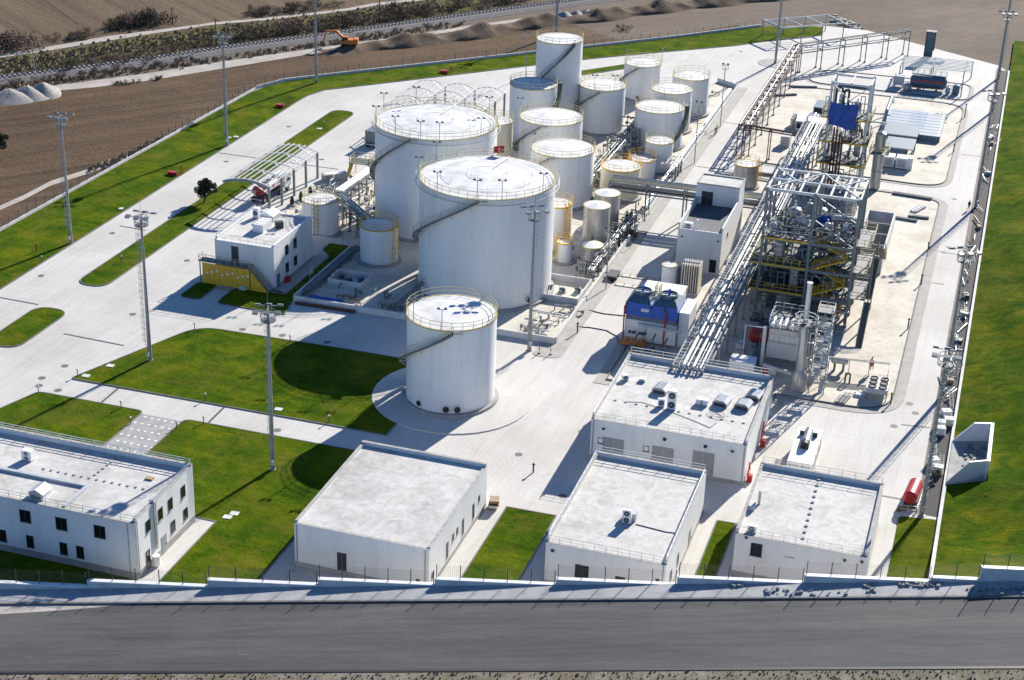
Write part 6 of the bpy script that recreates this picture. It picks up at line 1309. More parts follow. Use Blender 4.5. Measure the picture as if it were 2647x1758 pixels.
for x in (-23,-21.1): MB().bar((x,362.4,0.05),(x,362.4,0.6),0.2).build('leg','steel_dark',c)
t = thing('scrubber_tower','upright grey box scrubber at the far yard edge','tower',(-17.9,391.2,0.0)); MB().box(-18.6,-17.0,390.4,392.0,0.5,6.2).build('casing','blue_grey',t); MB().box(-18.95,-18.62,390.6,391.8,0,6.4).build('side_duct','steel_dark',t); MB().box(-16.98,-16.7,390.6,391.8,2.0,6.4).build('side_duct','steel_dark',t); MB().box(-19.0,-16.6,390.2,392.2,6.2,6.45).build('cap','steel_dark',t); MB().lathe((-16.6,388.6,0),[(2.8,0),(2.7,0.5)],20).build('basin','blue_grey',t)
t = thing('steel_shelter','open steel frame shelter by the far west gate, no roof sheets','canopy',(-47.5,394,0.0))
P4 = [(-57.8,394.6),(-44.2,407.0),(-39.1,400.4),(-52.5,388.8)]
for i in range(4): a, b = P4[i], P4[(i+1) % 4]; MB().bar((a[0],a[1],4.0),(b[0],b[1],4.0),0.2,0.3).build('eave_beam','steel_light',t)
for q in (0,0.33,0.66,1.0):
    a = (P4[0][0]*(1-q)+P4[1][0]*q,P4[0][1]*(1-q)+P4[1][1]*q); b = (P4[3][0]*(1-q)+P4[2][0]*q,P4[3][1]*(1-q)+P4[2][1]*q); MB().bar((*a,4.15),(*b,4.15),0.2).build('rafter','steel_light',t)
    for p in (a,b): MB().bar((*p,0.0),(*p,4.0),0.22).build('column','steel_grey',t)
for q in (0.3,0.5,0.7): MB().bar((P4[0][0]*(1-q)+P4[3][0]*q,P4[0][1]*(1-q)+P4[3][1]*q,4.25),(P4[1][0]*(1-q)+P4[2][0]*q,P4[1][1]*(1-q)+P4[2][1]*q,4.25),0.12).build('purlin','galv',t)
# stacks of stored steel on the pads
def steel_stack(x,y,L,n,rz,m,lab):
    s = thing('steel_bundle',lab,'pipes',(x,y,0.08)); d = Vector((math.cos(rz),math.sin(rz),0)); p = Vector((-d.y,d.x,0))
    for k in range(n): c = Vector((x,y,0.2+0.16*(k//5)))+p*(0.26*(k%5)); MB().tube(c-d*L/2,c+d*L/2,0.09,6).build('tube',m if k % 3 else 'galv',s)
    for q in (-0.3,0.3): c = Vector((x,y,0.08))+d*L*q+p*0.5; MB().cbox(tuple(c),0.15,1.5,0.05,rz).build('skid','wood',s)
steel_stack(-12.5,288.0,7,9,-0.08,'steel_dark','bundle of dark steel tubes near the pad corner'); steel_stack(-10.4,281.5,4,10,1.2,'pipe_white','bundle of pale tubes standing near the fence side kerb'); steel_stack(-10.4,277.2,3.5,6,0.1,'steel_dark','dark scaffold tubes before the pale tubes'); steel_stack(-12.5,275.2,4,6,-0.1,'steel_dark','dark pipe offcuts beside the concrete bays')
steel_stack(-41.5,352.5,6,8,0.35,'steel_dark','dark beams laid on the far pad edge by the brown rack'); steel_stack(-31,357.4,7,9,-0.05,'steel_grey','grey beams laid near the far pipe bridge'); steel_stack(-38.6,289.5,5,9,0.0,'pipe_rust','rusty tubes stacked behind the grey steel tank'); steel_stack(-44,344.5,5,6,0.6,'steel_dark','dark channel sections by the brown rack legs')
steel_stack(-108.5,252.2,7,8,0.12,'galv','galvanised pipes stacked behind the loading canopy')
pw = pipework('silver pipes between the process structure and its rear vessels',-24,242)
for k in range(26):
    x, y = random.uniform(-30,-19.5), random.uniform(247,262); L = random.uniform(-3,3); h = random.uniform(0.6,5.0)
    prun(pw,[(x,y,0.08),(x,y,h),(x+L,y,h),(x+L,y+random.uniform(0,3),h)],random.uniform(0.07,0.16),random.choice(SL))
pw = pipework('mixed pipes on the ground between process structure and tarpaulin tower',-26,274)
for k in range(26):
    x, y = random.uniform(-30.5,-21), random.uniform(262,286); L = random.uniform(-3,3); h = random.uniform(0.6,3.5)
    prun(pw,[(x,y,0.08),(x,y,h),(x+L,y,h),(x+L,y+random.uniform(0,3),h)],random.uniform(0.07,0.16),random.choice(('clad_silver','pipe_rust','steel_grey','galv')))
for k in range(14):  # filler skids added on the rear bay to block low sun
    z = (0.05,4.36,8.46)[k % 3]; x, y = random.uniform(-29,-18), random.uniform(236.5,245.4); c = thing('skid_unit','dark skid added on the rear decks to shade the process structure','skid',(x,y,z),'dark skids added on the rear decks')
    MB().cbox((x,y,z),1.8,1.4,0.2).build('base','steel_dark',c); MB().cbox((x,y,z+0.2),1.4,1.1,random.uniform(0.9,2.2)).build('body',random.choice(('steel_dark','steel_grey','tank_blue','beige_steel','clad_silver')),c); MB().tube((x-.3,y,z+0.9),(x-.3,y,z+2.8),0.12,7).build('riser','galv',c)
pw = pipework('pipes and risers added on the rear decks to shade the process structure',-23.5,240)
for k in range(70):  # pipes added with the rear bay as further shading mass
    z = random.choice((0.05,4.36,8.46,8.46)); x, y = random.uniform(-29.5,-17.5), random.uniform(235.5,246); h = random.uniform(0.6,3.4 if z < 8 else 2.4); L = max(-29.8-x,min(-17.2-x,random.uniform(-2.5,2.5)))
    prun(pw,[(x,y,z),(x,y,z+h),(x+L,y,z+h),(x+L,y,z+h*random.choice((0.05,0.5,1.2)))],random.uniform(0.06,0.15),random.choice(('clad_silver','galv','steel_grey','pipe_rust','beige_steel','steel_dark')))
for x,y,r,h,lab in ((-27.5,250.5,1.1,4.0,'silver vessel behind the process structure, west'),(-22.5,252,0.9,5.0,'silver vessel behind the process structure, east'),(-26,266,1.0,3.0,'silver vessel between the structures near the long rack'),(-22.0,272,1.2,3.4,'steel vessel between the structures near the bays'),(-28.5,278,0.8,3.6,'narrow silver vessel before the tarpaulin tower')): vessel(x,y,0.08,r,h,lab,'clad_silver',True,group='vessels between the structures')
# ------------------------------------------------------------------ canopies, vehicles, small yard things
CANM = {'steel_light':'galv'}
def vault(label, x0, x1, y0, y1, zc, rise, nar, group, posts_x, fascia=True, npur=7):
    t = thing('steel_canopy', label, 'canopy', ((x0+x1)/2,(y0+y1)/2,0.0), group)
    ys = [y0+(y1-y0)*k/(nar-1) for k in range(nar)]
    def arc(q): return x0+(x1-x0)*q, zc-rise*(1-q)*0.0+rise*math.sin(q*math.pi*0.5+math.pi*0.5*0)*1.0-rise*q
    def arcp(q):
        x = x0+(x1-x0)*q; return x, zc+rise*(1-(2*q-1)**2)
    for y in ys:
        mb = MB()
        for k in range(10):
            a, b = arcp(k/10), arcp((k+1)/10); mb.bar((a[0],y,a[1]),(b[0],y,b[1]),0.16,0.18)
        mb.build('arch','pipe_faint',t)
        for px in posts_x:
            MB().bar((px,y,0.0),(px,y,zc-0.05),0.34).build('column','steel_grey',t)
            q = (px-x0)/(x1-x0); s = -1 if q > 0.5 else 1; e = arcp(min(1,max(0,q+s*0.45))); MB().bar((px,y,zc-1.4),(e[0],y,e[1]-0.1),0.12).build('brace','pipe_faint',t)
    for k in range(npur):
        q = (k+0.5)/npur; p = arcp(q); MB().bar((p[0],y0-0.5,p[1]+0.15),(p[0],y1+0.5,p[1]+0.15),0.14,0.16).build('purlin','pipe_faint',t)
    for px in posts_x:
        mb = MB(); mb.bar((px,y0,zc),(px,y1,zc),0.16); mb.bar((px,y0,zc-0.8),(px,y1,zc-0.8),0.1); n = int((y1-y0)/1.0)
        for k in range(n): ya = y0+(y1-y0)*k/n; yb = y0+(y1-y0)*(k+1)/n; mb.bar((px,ya,zc-(0.8 if k % 2 else 0)),(px,yb,zc-(0 if k % 2 else 0.8)),0.06)
        mb.build('lattice_girder','pipe_faint',t)
    if fascia:
        mb = MB()
        for k in range(10):
            a, b = arcp(k/10), arcp((k+1)/10); mb.bar((a[0],y0-0.55,a[1]-0.02),(b[0],y0-0.55,b[1]-0.02),0.12,0.42)
        mb.build('fascia','clad_panel',t)
    return t
vault('curved steel loading canopy without roof sheets over the red road tanker',-122.6,-114.3,236.0,256.0,4.9,0.75,5,'vaulted canopies',(-114.4,),True,8)
for k in range(3): vault(('curved steel canopy frame of the westernmost far bay','curved steel canopy frame of the middle far bay','curved steel canopy frame next to the slim tank group')[k],-113.6+6.3*k,-107.3+6.3*k,285.5,304.0,5.4,0.8,4,'vaulted canopies',(-107.4+6.3*k,),False,6)
vault('small curved steel frame over the bund wall beside the lane',-57.4,-54.2,280.6,285.4,2.5,0.45,3,'vaulted canopies',(-54.4,),False,4)
# road tanker
def truck(x,y,rz,label,tankm='red_truck',cabm='white_paint',box=False):
    t = thing('road_tanker' if not box else 'lorry',label,'truck',(0,0,0))
    if not box:
        mb = MB(); n = 20
        prof = [(-3.9,0.0),(-3.75,0.75),(-3.3,0.95),(2.6,0.95),(3.0,0.75),(3.1,0.0)]
        vs = []
        for yy, k in prof:
            for i in range(n): a = 2*math.pi*i/n; vs.append((1.22*max(k,0.02)*math.cos(a), yy, 2.15+0.95*max(k,0.02)*math.sin(a)))
        mb.add(vs,[(j*n+i,j*n+(i+1)%n,(j+1)*n+(i+1)%n,(j+1)*n+i) for j in range(len(prof)-1) for i in range(n)]); mb.build('tank',tankm,t,True)
        for k in range(4): MB().lathe((0,-2.6+1.6*k,3.05),[(0.32,0),(0.32,0.16)],12).build('hatch','steel_light',t)
        MB().box(-0.5,0.5,-3.4,2.4,3.06,3.1).build('walkway','grating',t)
        for k in range(4): MB().cbox((1.18,-2.6+1.6*k,2.0),0.06,0.9,0.55).build('marking','white_paint',t); MB().cbox((-1.18,-2.6+1.6*k,2.0),0.06,0.9,0.55).build('marking','white_paint',t)
        for w2,z in ((0.7,2.15),(0.45,1.85)): MB().cbox((-0.25,-3.86,z),w2,0.06,0.14).build('lettering_band','white_paint',t)
    else:
        MB().box(-1.2,1.2,-3.6,3.0,1.0,3.3).build('box_body','steel_grey',t)
    MB().box(-0.5,0.5,-3.8,5.6,0.75,1.0).build('chassis','steel_dark',t)
    MB().box(-1.2,1.2,3.5,5.7,0.8,3.0).build('cab',cabm,t); MB().cbox((0,5.72,1.9),2.1,0.05,0.85).build('windscreen','glass_dark',t)
    for s in (-1,1): MB().cbox((s*1.21,4.8,1.9),0.04,1.0,0.7).build('side_window','glass_dark',t)
    for yy in (-3.0,-1.7,2.2,4.6):
        for s in (-1,1):
            wo = MB().tube((s*0.85,yy,0.5),(s*1.18,yy,0.5),0.5,16).build('tyre','rubber',t,True); r2 = MB().tube((s*1.18,yy,0.5),(s*1.2,yy,0.5),0.26,12).build('rim','cabinet_grey',t); r2.parent = wo
    MB().cbox((0,-3.95,0.7),2.3,0.12,0.2).build('bumper','cabinet_grey',t)
    for s in (-1,1): MB().cbox((s*0.95,-4.0,0.9),0.3,0.06,0.2).build('tail_lamp','red',t)
    t.location = (x,y,0.0); t.rotation_euler = (0,0,rz); return t
truck(-118.2,243.6,R(-6),'red road tanker with white panels parked under the loading canopy')
truck(-112.0,279.5,R(-4),'grey lorry half hidden behind the flagless big tank',box=True)
c = thing('dirty_container','dirty cream open container on the loading yard','container',(-111.3,256.4,0.05)); MB().cbox((-111.3,256.4,0.05),4.4,1.6,1.2,0.66).build('body','concrete_dirty',c); MB().cbox((-111.3,256.4,1.25),3.6,1.1,0.06,0.66).build('cover','white_paint',c)
p = thing('access_platform','yellow railed access platform beside the flagless big tank','platform',(-107.6,260.5,0.05))
for x,y in ((-109.5,259),(-105.8,259),(-109.5,262),(-105.8,262)): MB().bar((x,y,0.05),(x,y,2.6),0.14).build('leg','yellow_pale',p)
MB().box(-109.6,-105.7,258.9,262.1,2.6,2.7).build('deck','grating',p); mb = MB(); railing(mb,[(-109.5,259),(-105.8,259),(-105.8,262),(-109.5,262),(-109.5,259)],2.7,1.1,0.9,0.04); mb.build('railing','yellow_pale',p); MB().bar((-109.9,259.2,0.05),(-109.9,261.8,2.6),0.7,0.1).build('stair','yellow',p)
for k,(x,y) in enumerate(((-112.6,241.2),(-112.2,244.0),(-111.8,247.0))):
    p = thing('loading_pump',('black loading pump nearest the control block','black loading pump at the middle canopy column','black loading pump at the far canopy column')[k],'pump',(x,y,0.0),'loading pumps'); MB().cbox((x,y,0),1.4,1.0,0.3).build('plinth','concrete_grey',p); MB().lathe((x,y,0.3),[(0.3,0),(0.42,0.5),(0.25,1.2),(0.1,1.5)],12).build('body','black',p,True); MB().path([(x,y,0.9),(x+1.2,y,0.9),(x+1.2,y,0.2)],0.1,7).build('pipe','clad_silver',p)
# red tank trailer at the mast
t = thing('red_tank_skid','red horizontal fire tank on a frame beside the east mast','tank',(-2.7,176.2,0.0)); 
mb = MB(); mb.tube((-2.9,174.6,1.5),(-2.5,178.2,1.5),0.85,22); mb.tube((-2.9,174.6,1.5),(-2.94,174.25,1.5),0.85,22,0.5); mb.build('tank','red',t,True); MB().tube((-2.94,174.24,1.5),(-2.945,174.2,1.5),0.3,14).build('manway','red_truck',t)
for y in (175.0,177.6): MB().cbox((-2.8,y,0.0),1.5,0.25,0.9).build('saddle','steel_dark',t)
mb = MB(); railing(mb,[(-3.9,173.4),(-1.9,173.6),(-1.5,179.0),(-3.4,178.9),(-3.9,173.4)],0.0,1.0,1.0,0.035); mb.build('guard_frame','steel_light',t)
c = thing('plank_heap','heap of planks before the red fire tank','planks',(-3.9,174.0,0.0))
for k in range(5): MB().bar((-4.4+0.1*k,173.2+0.2*k,0.1+0.06*k),(-2.9+0.1*k,174.3+0.15*k,0.15+0.08*k),0.2,0.05).build('plank','wood',c)
# headwall on the bank
t = thing('drain_headwall','white concrete drain headwall with slanting wing walls set in the bank','headwall',(3.0,188,0.2))
def slab(mb, P, d): # thick polygon, P coplanar quad, d offset
    n = len(P); Q = [tuple(Vector(p)+Vector(d)) for p in P]; mb.add(list(P)+Q,[tuple(range(n)),tuple(range(2*n-1,n-1,-1))]+[(i,i+n,(i+1)%n+n,(i+1)%n) for i in range(n)])
mb = MB(); slab(mb,[(0.9,181.6,0.0),(5.2,184.2,0.0),(5.2,184.2,3.1),(3.2,183.0,3.1),(0.9,181.6,0.6)],(0,0.35,0)); mb.build('wing_wall','white_paint',t)
mb = MB(); slab(mb,[(0.9,193.0,0.0),(5.2,194.6,0.0),(5.2,194.6,3.1),(3.2,193.9,3.1),(0.9,193.0,0.6)],(0,0.35,0)); mb.build('wing_wall','white_paint',t)
mb = MB(); slab(mb,[(5.2,184.2,0.0),(5.2,194.95,0.0),(5.2,194.95,3.1),(5.2,184.2,3.1)],(0.4,0,0)); mb.build('back_wall','white_paint',t)
mb = MB(); mb.sheet([(0.9,181.95),(5.19,184.55),(5.19,194.6),(0.9,193.0)],0.55); mb.sheet([(0.9,181.95),(5.19,184.55),(5.19,194.6),(0.9,193.0)],0.30); mb.build('apron','concrete_grey',t)
mb = MB(); rs = random.Random(5)
for k in range(60): c0 = (rs.uniform(2.6,5.0),rs.uniform(186.5,193),0.55); mb.cbox(c0,rs.uniform(.15,.4),rs.uniform(.15,.4),rs.uniform(.1,.25),rs.uniform(0,3))
o = mb.build('rubble','stone_grey',None); o['kind'] = 'stuff'
# stores along the gravel drain: caged liquid totes, ladders, pipes
def tote_proto():
    t = thing('liquid_tote','x','tote',(0,0,0)); MB().box(-0.6,0.6,-0.5,0.5,0.0,0.14).build('pallet','wood',t); MB().box(-0.55,0.55,-0.45,0.45,0.14,1.1).build('bottle','ibc_white',t)
    mb = MB()
    for z in (0.2,0.5,0.8,1.12):
        for a,b in (((-.6,-.5),(.6,-.5)),((.6,-.5),(.6,.5)),((.6,.5),(-.6,.5)),((-.6,.5),(-.6,-.5))): mb.bar((a[0],a[1],z),(b[0],b[1],z),0.03)
    for x in (-.6,-.2,.2,.6):
        for y in (-.5,.5): mb.bar((x,y,.14),(x,y,1.12),0.03)
    mb.build('cage','steel_light',t); MB().lathe((0,0,1.1),[(.12,0),(.12,.06)],10).build('cap','steel_dark',t); return t
tp = tote_proto(); fl = True
for x,y,z in ((-0.4,200.6,0.03),(-0.9,197.2,0.03),(-0.8,195.4,0.03),(0.1,198.4,0.03),(-1.0,186.4,0.03),(-0.3,184.6,0.03)):
    o = tp if fl else put(tp,(x,y,z),0.0); fl = False; o.location = (x,y,z); o.rotation_euler = (0,0,R((x*97) % 30)); o['label'] = 'white caged liquid tote standing on the gravel drain strip'; o['group'] = 'totes along the gravel drain'
rs = random.Random(11)
for k in range(20):
    y = rs.uniform(181,262); x = rs.uniform(-1.3,0.2); L = rs.uniform(1.5,4); rz = R(90+rs.uniform(-12,12)); s = thing('scaffold_ladder','silver scaffold ladder frame leaning along the gravel drain','ladder',(x,y,0.03),'scaffold frames along the drain')
    d = Vector((math.cos(rz),math.sin(rz),0)); p = Vector((-d.y,d.x,0))*0.22; lift = rs.uniform(0.1,1.3)
    for sg in (-1,1): MB().bar(Vector((x,y,0.06))+p*sg,Vector((x,y,0.06+lift))+d*L+p*sg,0.06).build('rail','steel_grey',s)
    n = int(L/0.35)
    for j in range(n): c0 = Vector((x,y,0.06+lift*j/n))+d*(L*j/n); MB().bar(c0-p,c0+p,0.05).build('rung','steel_grey',s)
for k in range(34):
    y = rs.uniform(205,345); x = rs.uniform(-1.3,0.3); L = rs.uniform(1,4.5); a = R(90+rs.uniform(-25,25)); z = 0.12+rs.uniform(0,0.5)
    pipe_run([(x,y,z),(x+L*math.cos(a),y+L*math.sin(a),z+rs.uniform(0,0.3))],rs.uniform(0.05,0.13),rs.choice(('galv','steel_grey','steel_dark','pipe_rust','cabinet_grey','tank_blue')),'loose pipe length lying on the gravel drain','loose pipes on the gravel drain')
for k in range(10):
    y = rs.uniform(210,345); tag(MB().cbox((rs.uniform(-1,0.2),y,0.03),rs.uniform(.5,1.2),rs.uniform(.6,1.6),rs.uniform(.3,.9),rs.uniform(-.3,.3)).cbox((rs.uniform(-1,0.2),y,0.95),0.3,0.3,0.08).build('crate',rs.choice(('steel_dark','cabinet_grey','wood','steel_grey')),None),'small crate of parts set down on the gravel drain','crate','crates on the gravel drain')
# lone tree on the long island
def leaf_cloud(mb, c, rad, n, size, rs, flat=1.0, lo=0.35):
    for k in range(n):
        v = Vector((rs.gauss(0,1),rs.gauss(0,1),rs.gauss(0,1))).normalized()*(lo+(1-lo)*rs.random()**0.5); p = Vector((c[0]+v.x*rad[0],c[1]+v.y*rad[1],c[2]+v.z*rad[2]))
        a = Vector((rs.gauss(0,1),rs.gauss(0,1),rs.gauss(0,1)*flat)).normalized(); b = a.cross(Vector((rs.gauss(0,1),rs.gauss(0,1),rs.gauss(0,1)))).normalized(); s = size*rs.uniform(0.6,1.4)
        mb.add([p-a*s,p+b*s*0.5,p+a*s,p-b*s*0.5],[(0,1,2,3)])
def tree(x,y,h,label,m='leaf_olive',seed=3,blobs=13,leaves=170,size=0.17,cat='tree',name='olive_tree',spread=0.42):
    rs = random.Random(seed); t = thing(name,label,cat,(x,y,0.1)); mb = MB(); top = Vector((x+0.1*h,y,h*0.45)); base = Vector((x,y,0.05)); mb.tube(base,top,h*0.035,8,h*0.02)
    cr = MB()
    for k in range(blobs):
        a = rs.uniform(0,6.28); q = rs.uniform(0.15,1); c = Vector((x+0.08*h+h*spread*0.75*q*math.cos(a),y+h*spread*0.75*q*math.sin(a),h*(0.42+0.5*rs.random()*(1.1-0.5*q)))); mb.tube(base.lerp(top,rs.uniform(0.35,1)),c,h*0.014,5,h*0.004); r = h*rs.uniform(0.10,0.17); leaf_cloud(cr,c,(r,r,r*0.9),leaves,size,rs)
    mb.build('trunk','bark',t); cr.build('crown',m,t); return t
tree(-127.0,236.8,4.7,'lone small olive tree on the long green island beside the canopy',blobs=24,leaves=220,size=0.15,spread=0.46)
# lawn lights, covers, hydrants
def bollard(x,y,lab,h=0.9,m='steel_dark'):
    t = thing('garden_light',lab,'garden light',(x,y,0.1),'garden lights on the lawns'); MB().tube((x,y,0.1),(x,y,h),0.06,8).build('post',m,t); MB().lathe((x,y,h),[(0.13,0),(0.15,0.16),(0.05,0.22)],10).build('lamp_head','cabinet_grey',t)
for x,y,lab in ((-126.2,207.8,'short garden light on the near end of the long island'),(-125.8,284.8,'short garden light on the far end of the long island'),(-111.2,170.1,'garden light at the sharp corner of the big lawn'),(-113.3,164.0,'garden light at the corner of the office lawn by the plant road'),(-92.3,169.9,'garden light on the big lawn edge across from the paved path'),(-75.0,170.0,'garden light on the big lawn edge near the lone tank'),(-101.2,164.0,'garden light on the office lawn edge'),(-89.5,164.0,'garden light on the store side lawn edge'),(-104.0,189.3,'garden light at the rounded corner of the big lawn'),(-89.7,190.4,'garden light on the back edge of the big lawn'),(-137.4,203.1,'garden light on the west verge'),(-97.9,160.6,'white headed light on the left of the paved path'),(-92.0,161.6,'white headed light on the right of the paved path')): bollard(x,y,lab)
h = thing('hydrant_post','thin red hydrant post on the west verge','hydrant',(-140.4,206.4,0.1)); MB().tube((-140.4,206.4,0.1),(-140.4,206.4,1.3),0.1,8).build('post','red',h); MB().lathe((-140.4,206.4,1.3),[(.15,0),(.15,.12),(.05,.2)],8).build('cap','red',h)
for x,y,lab in ((-138.6,247.3,'red hydrant cabinet on the verge opposite the canopy'),(-138.9,292.9,'red hydrant cabinet on the verge near the bend'),(-117.2,330.9,'red hydrant cabinet on the north verge')):
    c = thing('hydrant_cabinet',lab,'hydrant',(x,y,0.2)); MB().cbox((x,y,0.1),1.6,0.8,0.6,0.1).build('cabinet','red_truck',c); MB().cbox((x,y,0.7),1.7,0.9,0.05,0.1).build('lid','red',c); MB().path([(x+0.9,y+1.2,0.1),(x+0.9,y+1.2,1.4),(x+1.4,y+1.2,1.4),(x+1.4,y+1.2,0.1)],0.09,7).build('hoop','red_truck',c)
def cover(x,y,r,m,lab,z,square=False,group=None):
    mb = MB(); (mb.cbox((x,y,z),r*2,r*1.6,0.05,0.1) if square else mb.lathe((x,y,z),[(r,0),(r,0.012)],18)); tag(mb.build('manhole_cover',m),lab,'manhole',group)
for x,y in ((-108.8,174.4),(-82.4,170.9),(-141.4,198.8),(-139.4,227.6),(-138.4,228.6),(-138.3,271.8),(-139.4,270.8),(-125.9,282.9),(-77.3+0.9,144.4),(-110.2,170.5),(-76.0,145.4),(-1.9,153.5),(-0.8,152.4)): cover(x,y,0.5,'concrete_wall','pale concrete chamber cover set in the grass',0.115,True,'chamber covers in the lawns')
for x,y in ((-133.9,218.2),(-134.6,198.4),(-114.7,190.8),(-97.8,191.9),(-91.7,192.1),(-84.9,192.3),(-115.3,168.0),(-114.4,165.9),(-111.4,165.6),(-114.5,172.3),(-80.2,165.8),(-117.3,212.2),(-49.9,170.7),(-42.0,162.8),(-5.3,203.0),(-4.3,200.5),(-6.6,195.6),(-5.0,262.3),(-4.4,265.0),(-5.2,290.4),(-133.5,258),(-132,282),(-118,266),(-108,312),(-88,362),(-60,378),(-30,400)): cover(x,y,0.5,'manhole','round dark manhole cover in the concrete yard',0.003,False,'manhole covers in the yard')
for a,b in (((-120.2,181.3),(-110.5,180.9)),((-104.5,169.0),(-104.4,164.4)),((-89.2,169.0),(-89.1,164.4)),((-134.5,221.6),(-129.6,221.4)),((-137.0,262),(-128.5,262)),((-5.8,196.4),(-2.1,196.9)),((-5.9,262.5),(-2.1,262.2)),((-5.9,248),(-4,248)),((-5.6,318),(-2.1,318)),((-13.4,176.5),(-2.2,176.6)),((-52.6,290),(-47,290)),((-52.6,320),(-47,320)),((-123.2,262),(-113,262)),((-136.8,189),(-129,188.8))):
    tag(MB().bar((a[0],a[1],0.004),(b[0],b[1],0.004),0.32,0.03).build('drain_channel','drain'),'narrow dark slotted drain channel across the concrete','drain','drain channels')
# paved path with pale inlays
struct('path', MB().box(-98.05,-92.3,142.6,163.6,-0.02,0.05), 'concrete_grey')
mb = MB()
for i in range(12):
    for j in range(6): mb.cbox((-97.6+0.95*j+0.45*(i%2),144.2+1.7*i,0.05),0.32,0.32,0.012)
o = mb.build('path_inlay','white_paint',None); o['kind'] = 'stuff'
# loose stones on the footway, branch heap
mb = MB(); rs = random.Random(9)
for (s0,s1,n0,n1,n) in ((70,78,-2.3,-1.0,26),(83.5,87.5,-0.9,-0.2,60),(90,97,-2.4,-1.2,70),(66.5,68,-0.7,-0.2,14),(80,81,-2.2,-0.3,9)):
    for k in range(n): s = rs.uniform(s0,s1); nn = rs.uniform(n0,n1); q = rs.uniform(.12,.36); mb.cbox(wp(s,nn,zroad(s)-0.02),q,q*rs.uniform(.6,1),q*0.7,rs.uniform(0,3))
o = mb.build('loose_stones','stone_grey',None); o['kind'] = 'stuff'
# small kit in the bund corner
tag(MB().bar((-94.6,203.0,0.12),(-85.2,203.2,0.12),0.5,0.22).bar((-94.6,202.9,0.36),(-85.4,203.1,0.36),0.3,0.14).build('steel_beam','pipe_rust'),'long red brown beam lying along the foot of the bund wall','beam')
tb = MB(); vs = []
for i in range(8):
    for j in range(4): vs.append((-93.6+0.75*i,205.0+0.5*j,0.12+0.25*math.sin(i*1.4+j)**2))
tb.add(vs,[(i*4+j,(i+1)*4+j,(i+1)*4+j+1,i*4+j+1) for i in range(7) for j in range(3)]); tag(tb.build('tarpaulin','tarp_blue',None,True),'blue sheet crumpled on the ground in the shaded bund corner','tarpaulin')
s = thing('sign_board','small metal sign board on two posts at the bund wall','sign',(-95.9,211.8,0.1))
for d in (-.6,.6): MB().bar((-95.9,211.8+d,0.1),(-95.9,211.8+d,2.4),0.08).build('post','galv',s)
MB().box(-95.97,-95.92,211.1,212.5,1.3,2.4).build('board','cabinet_grey',s)
tag(tree(-54.2,247.5,2.2,'dark bushy shrub at the lane beside the bund wall','leaf_dark',8,8,120,0.13,'shrub','dark_shrub',0.36),'dark bushy shrub at the lane beside the bund wall','shrub')
tag(tree(-0.6,183.0,1.6,'yellow green bush by the drain headwall','dry_grass',9,8,90,0.12,'shrub','yellow_bush',0.4),'yellow green bush by the drain headwall','shrub')
# marker posts and cones near the mast
for k,(x,y) in enumerate(((-56.0,199.7),(-54.4,199.9))):
    c = thing('marker_post','red and white marker post at the bund corner','marker post',(x,y,0.05),'marker posts'); MB().tube((x,y,0.05),(x,y,0.6),0.07,8).build('lower','white_paint',c); MB().tube((x,y,0.6),(x,y,1.1),0.07,8).build('upper','red',c); MB().lathe((x,y,0.05),[(.25,0),(.2,.08)],10).build('base','rubber',c)
for x,y,h2 in ((-52.9,208.5,1.7),(-46.9,167.0,1.3),(-52.9,310.5,1.6),(-52.9,312.2,1.6),(-6.6,344.0,3.0),(-7.2,318.6,1.8),(-7.6,262.0,1.6),(-7.8,228.0,1.8),(-7.4,246.5,1.8),(-7.7,202.0,1.7)):
    c = thing('hydrant_post','slim rust red hydrant post beside the footway','hydrant',(x,y,0.05),'rust red posts'); MB().tube((x,y,0.0),(x,y,h2),0.1,8).build('post','pipe_rust',c); MB().tube((x-.2,y,h2-.2),(x+.2,y,h2-.2),0.07,6).build('outlet','pipe_rust',c)
# hoses on the lane
for pts,lab in (([(-53.6,210.5),(-51.8,211.0),(-49.2,210.9),(-47.2,209.4),(-46.6,207.6)],'black hose snaking from the bund wall to the cooling tower'),([(-53.5,217.0),(-51.0,216.6),(-48.5,216.9),(-46.4,217.4)],'black hose laid straight across the lane to the white cabinet')): pipe_run([(x,y,0.06) for x,y in pts],0.06,'rubber',lab,'hoses on the lane','hose',6,'hose')
# lane grate frames: road tank trestles across the lane
for k,y in enumerate((228.5,232.4)):
    t = thing('lane_grate','steel framed concrete cover strip set across the lane','cover',(-49.7,y,0.0),'lane cover strips'); MB().box(-52.4,-46.9,y-0.7,y+0.7,0.0,0.07).build('frame','steel_dark',t)
    for j in range(4): MB().box(-52.25+1.36*j,-52.25+1.36*j+1.2,y-0.55,y+0.55,0.07,0.09).build('slab','pad_concrete',t)
mb = MB(); mb.box(-54.3,-52.4,229.8,231.9,0.05,0.75); t = thing('trailer','small dark flat trailer with one spare wheel by the bund wall','trailer',(-53.3,230.8,0.05)); MB().box(-54.2,-52.5,229.4,232.4,0.5,0.75).build('bed','steel_dark',t)
for x in (-54.1,-52.6):
    for y in (230.1,231.7): wv = MB().tube((x-.1,y,0.35),(x+.1,y,0.35),0.33,14).build('tyre','rubber',t,True); q = MB().tube((x-.11,y,0.35),(x+.11,y,0.35),0.17,10).build('rim','cabinet_grey',t); q.parent = wv
MB().lathe((-53.0,229.1,0.05),[(0.4,0),(0.42,0.1),(0.4,0.2),(0.22,0.2),(0.2,0.0)],16).build('spare_wheel','rubber',t,True)
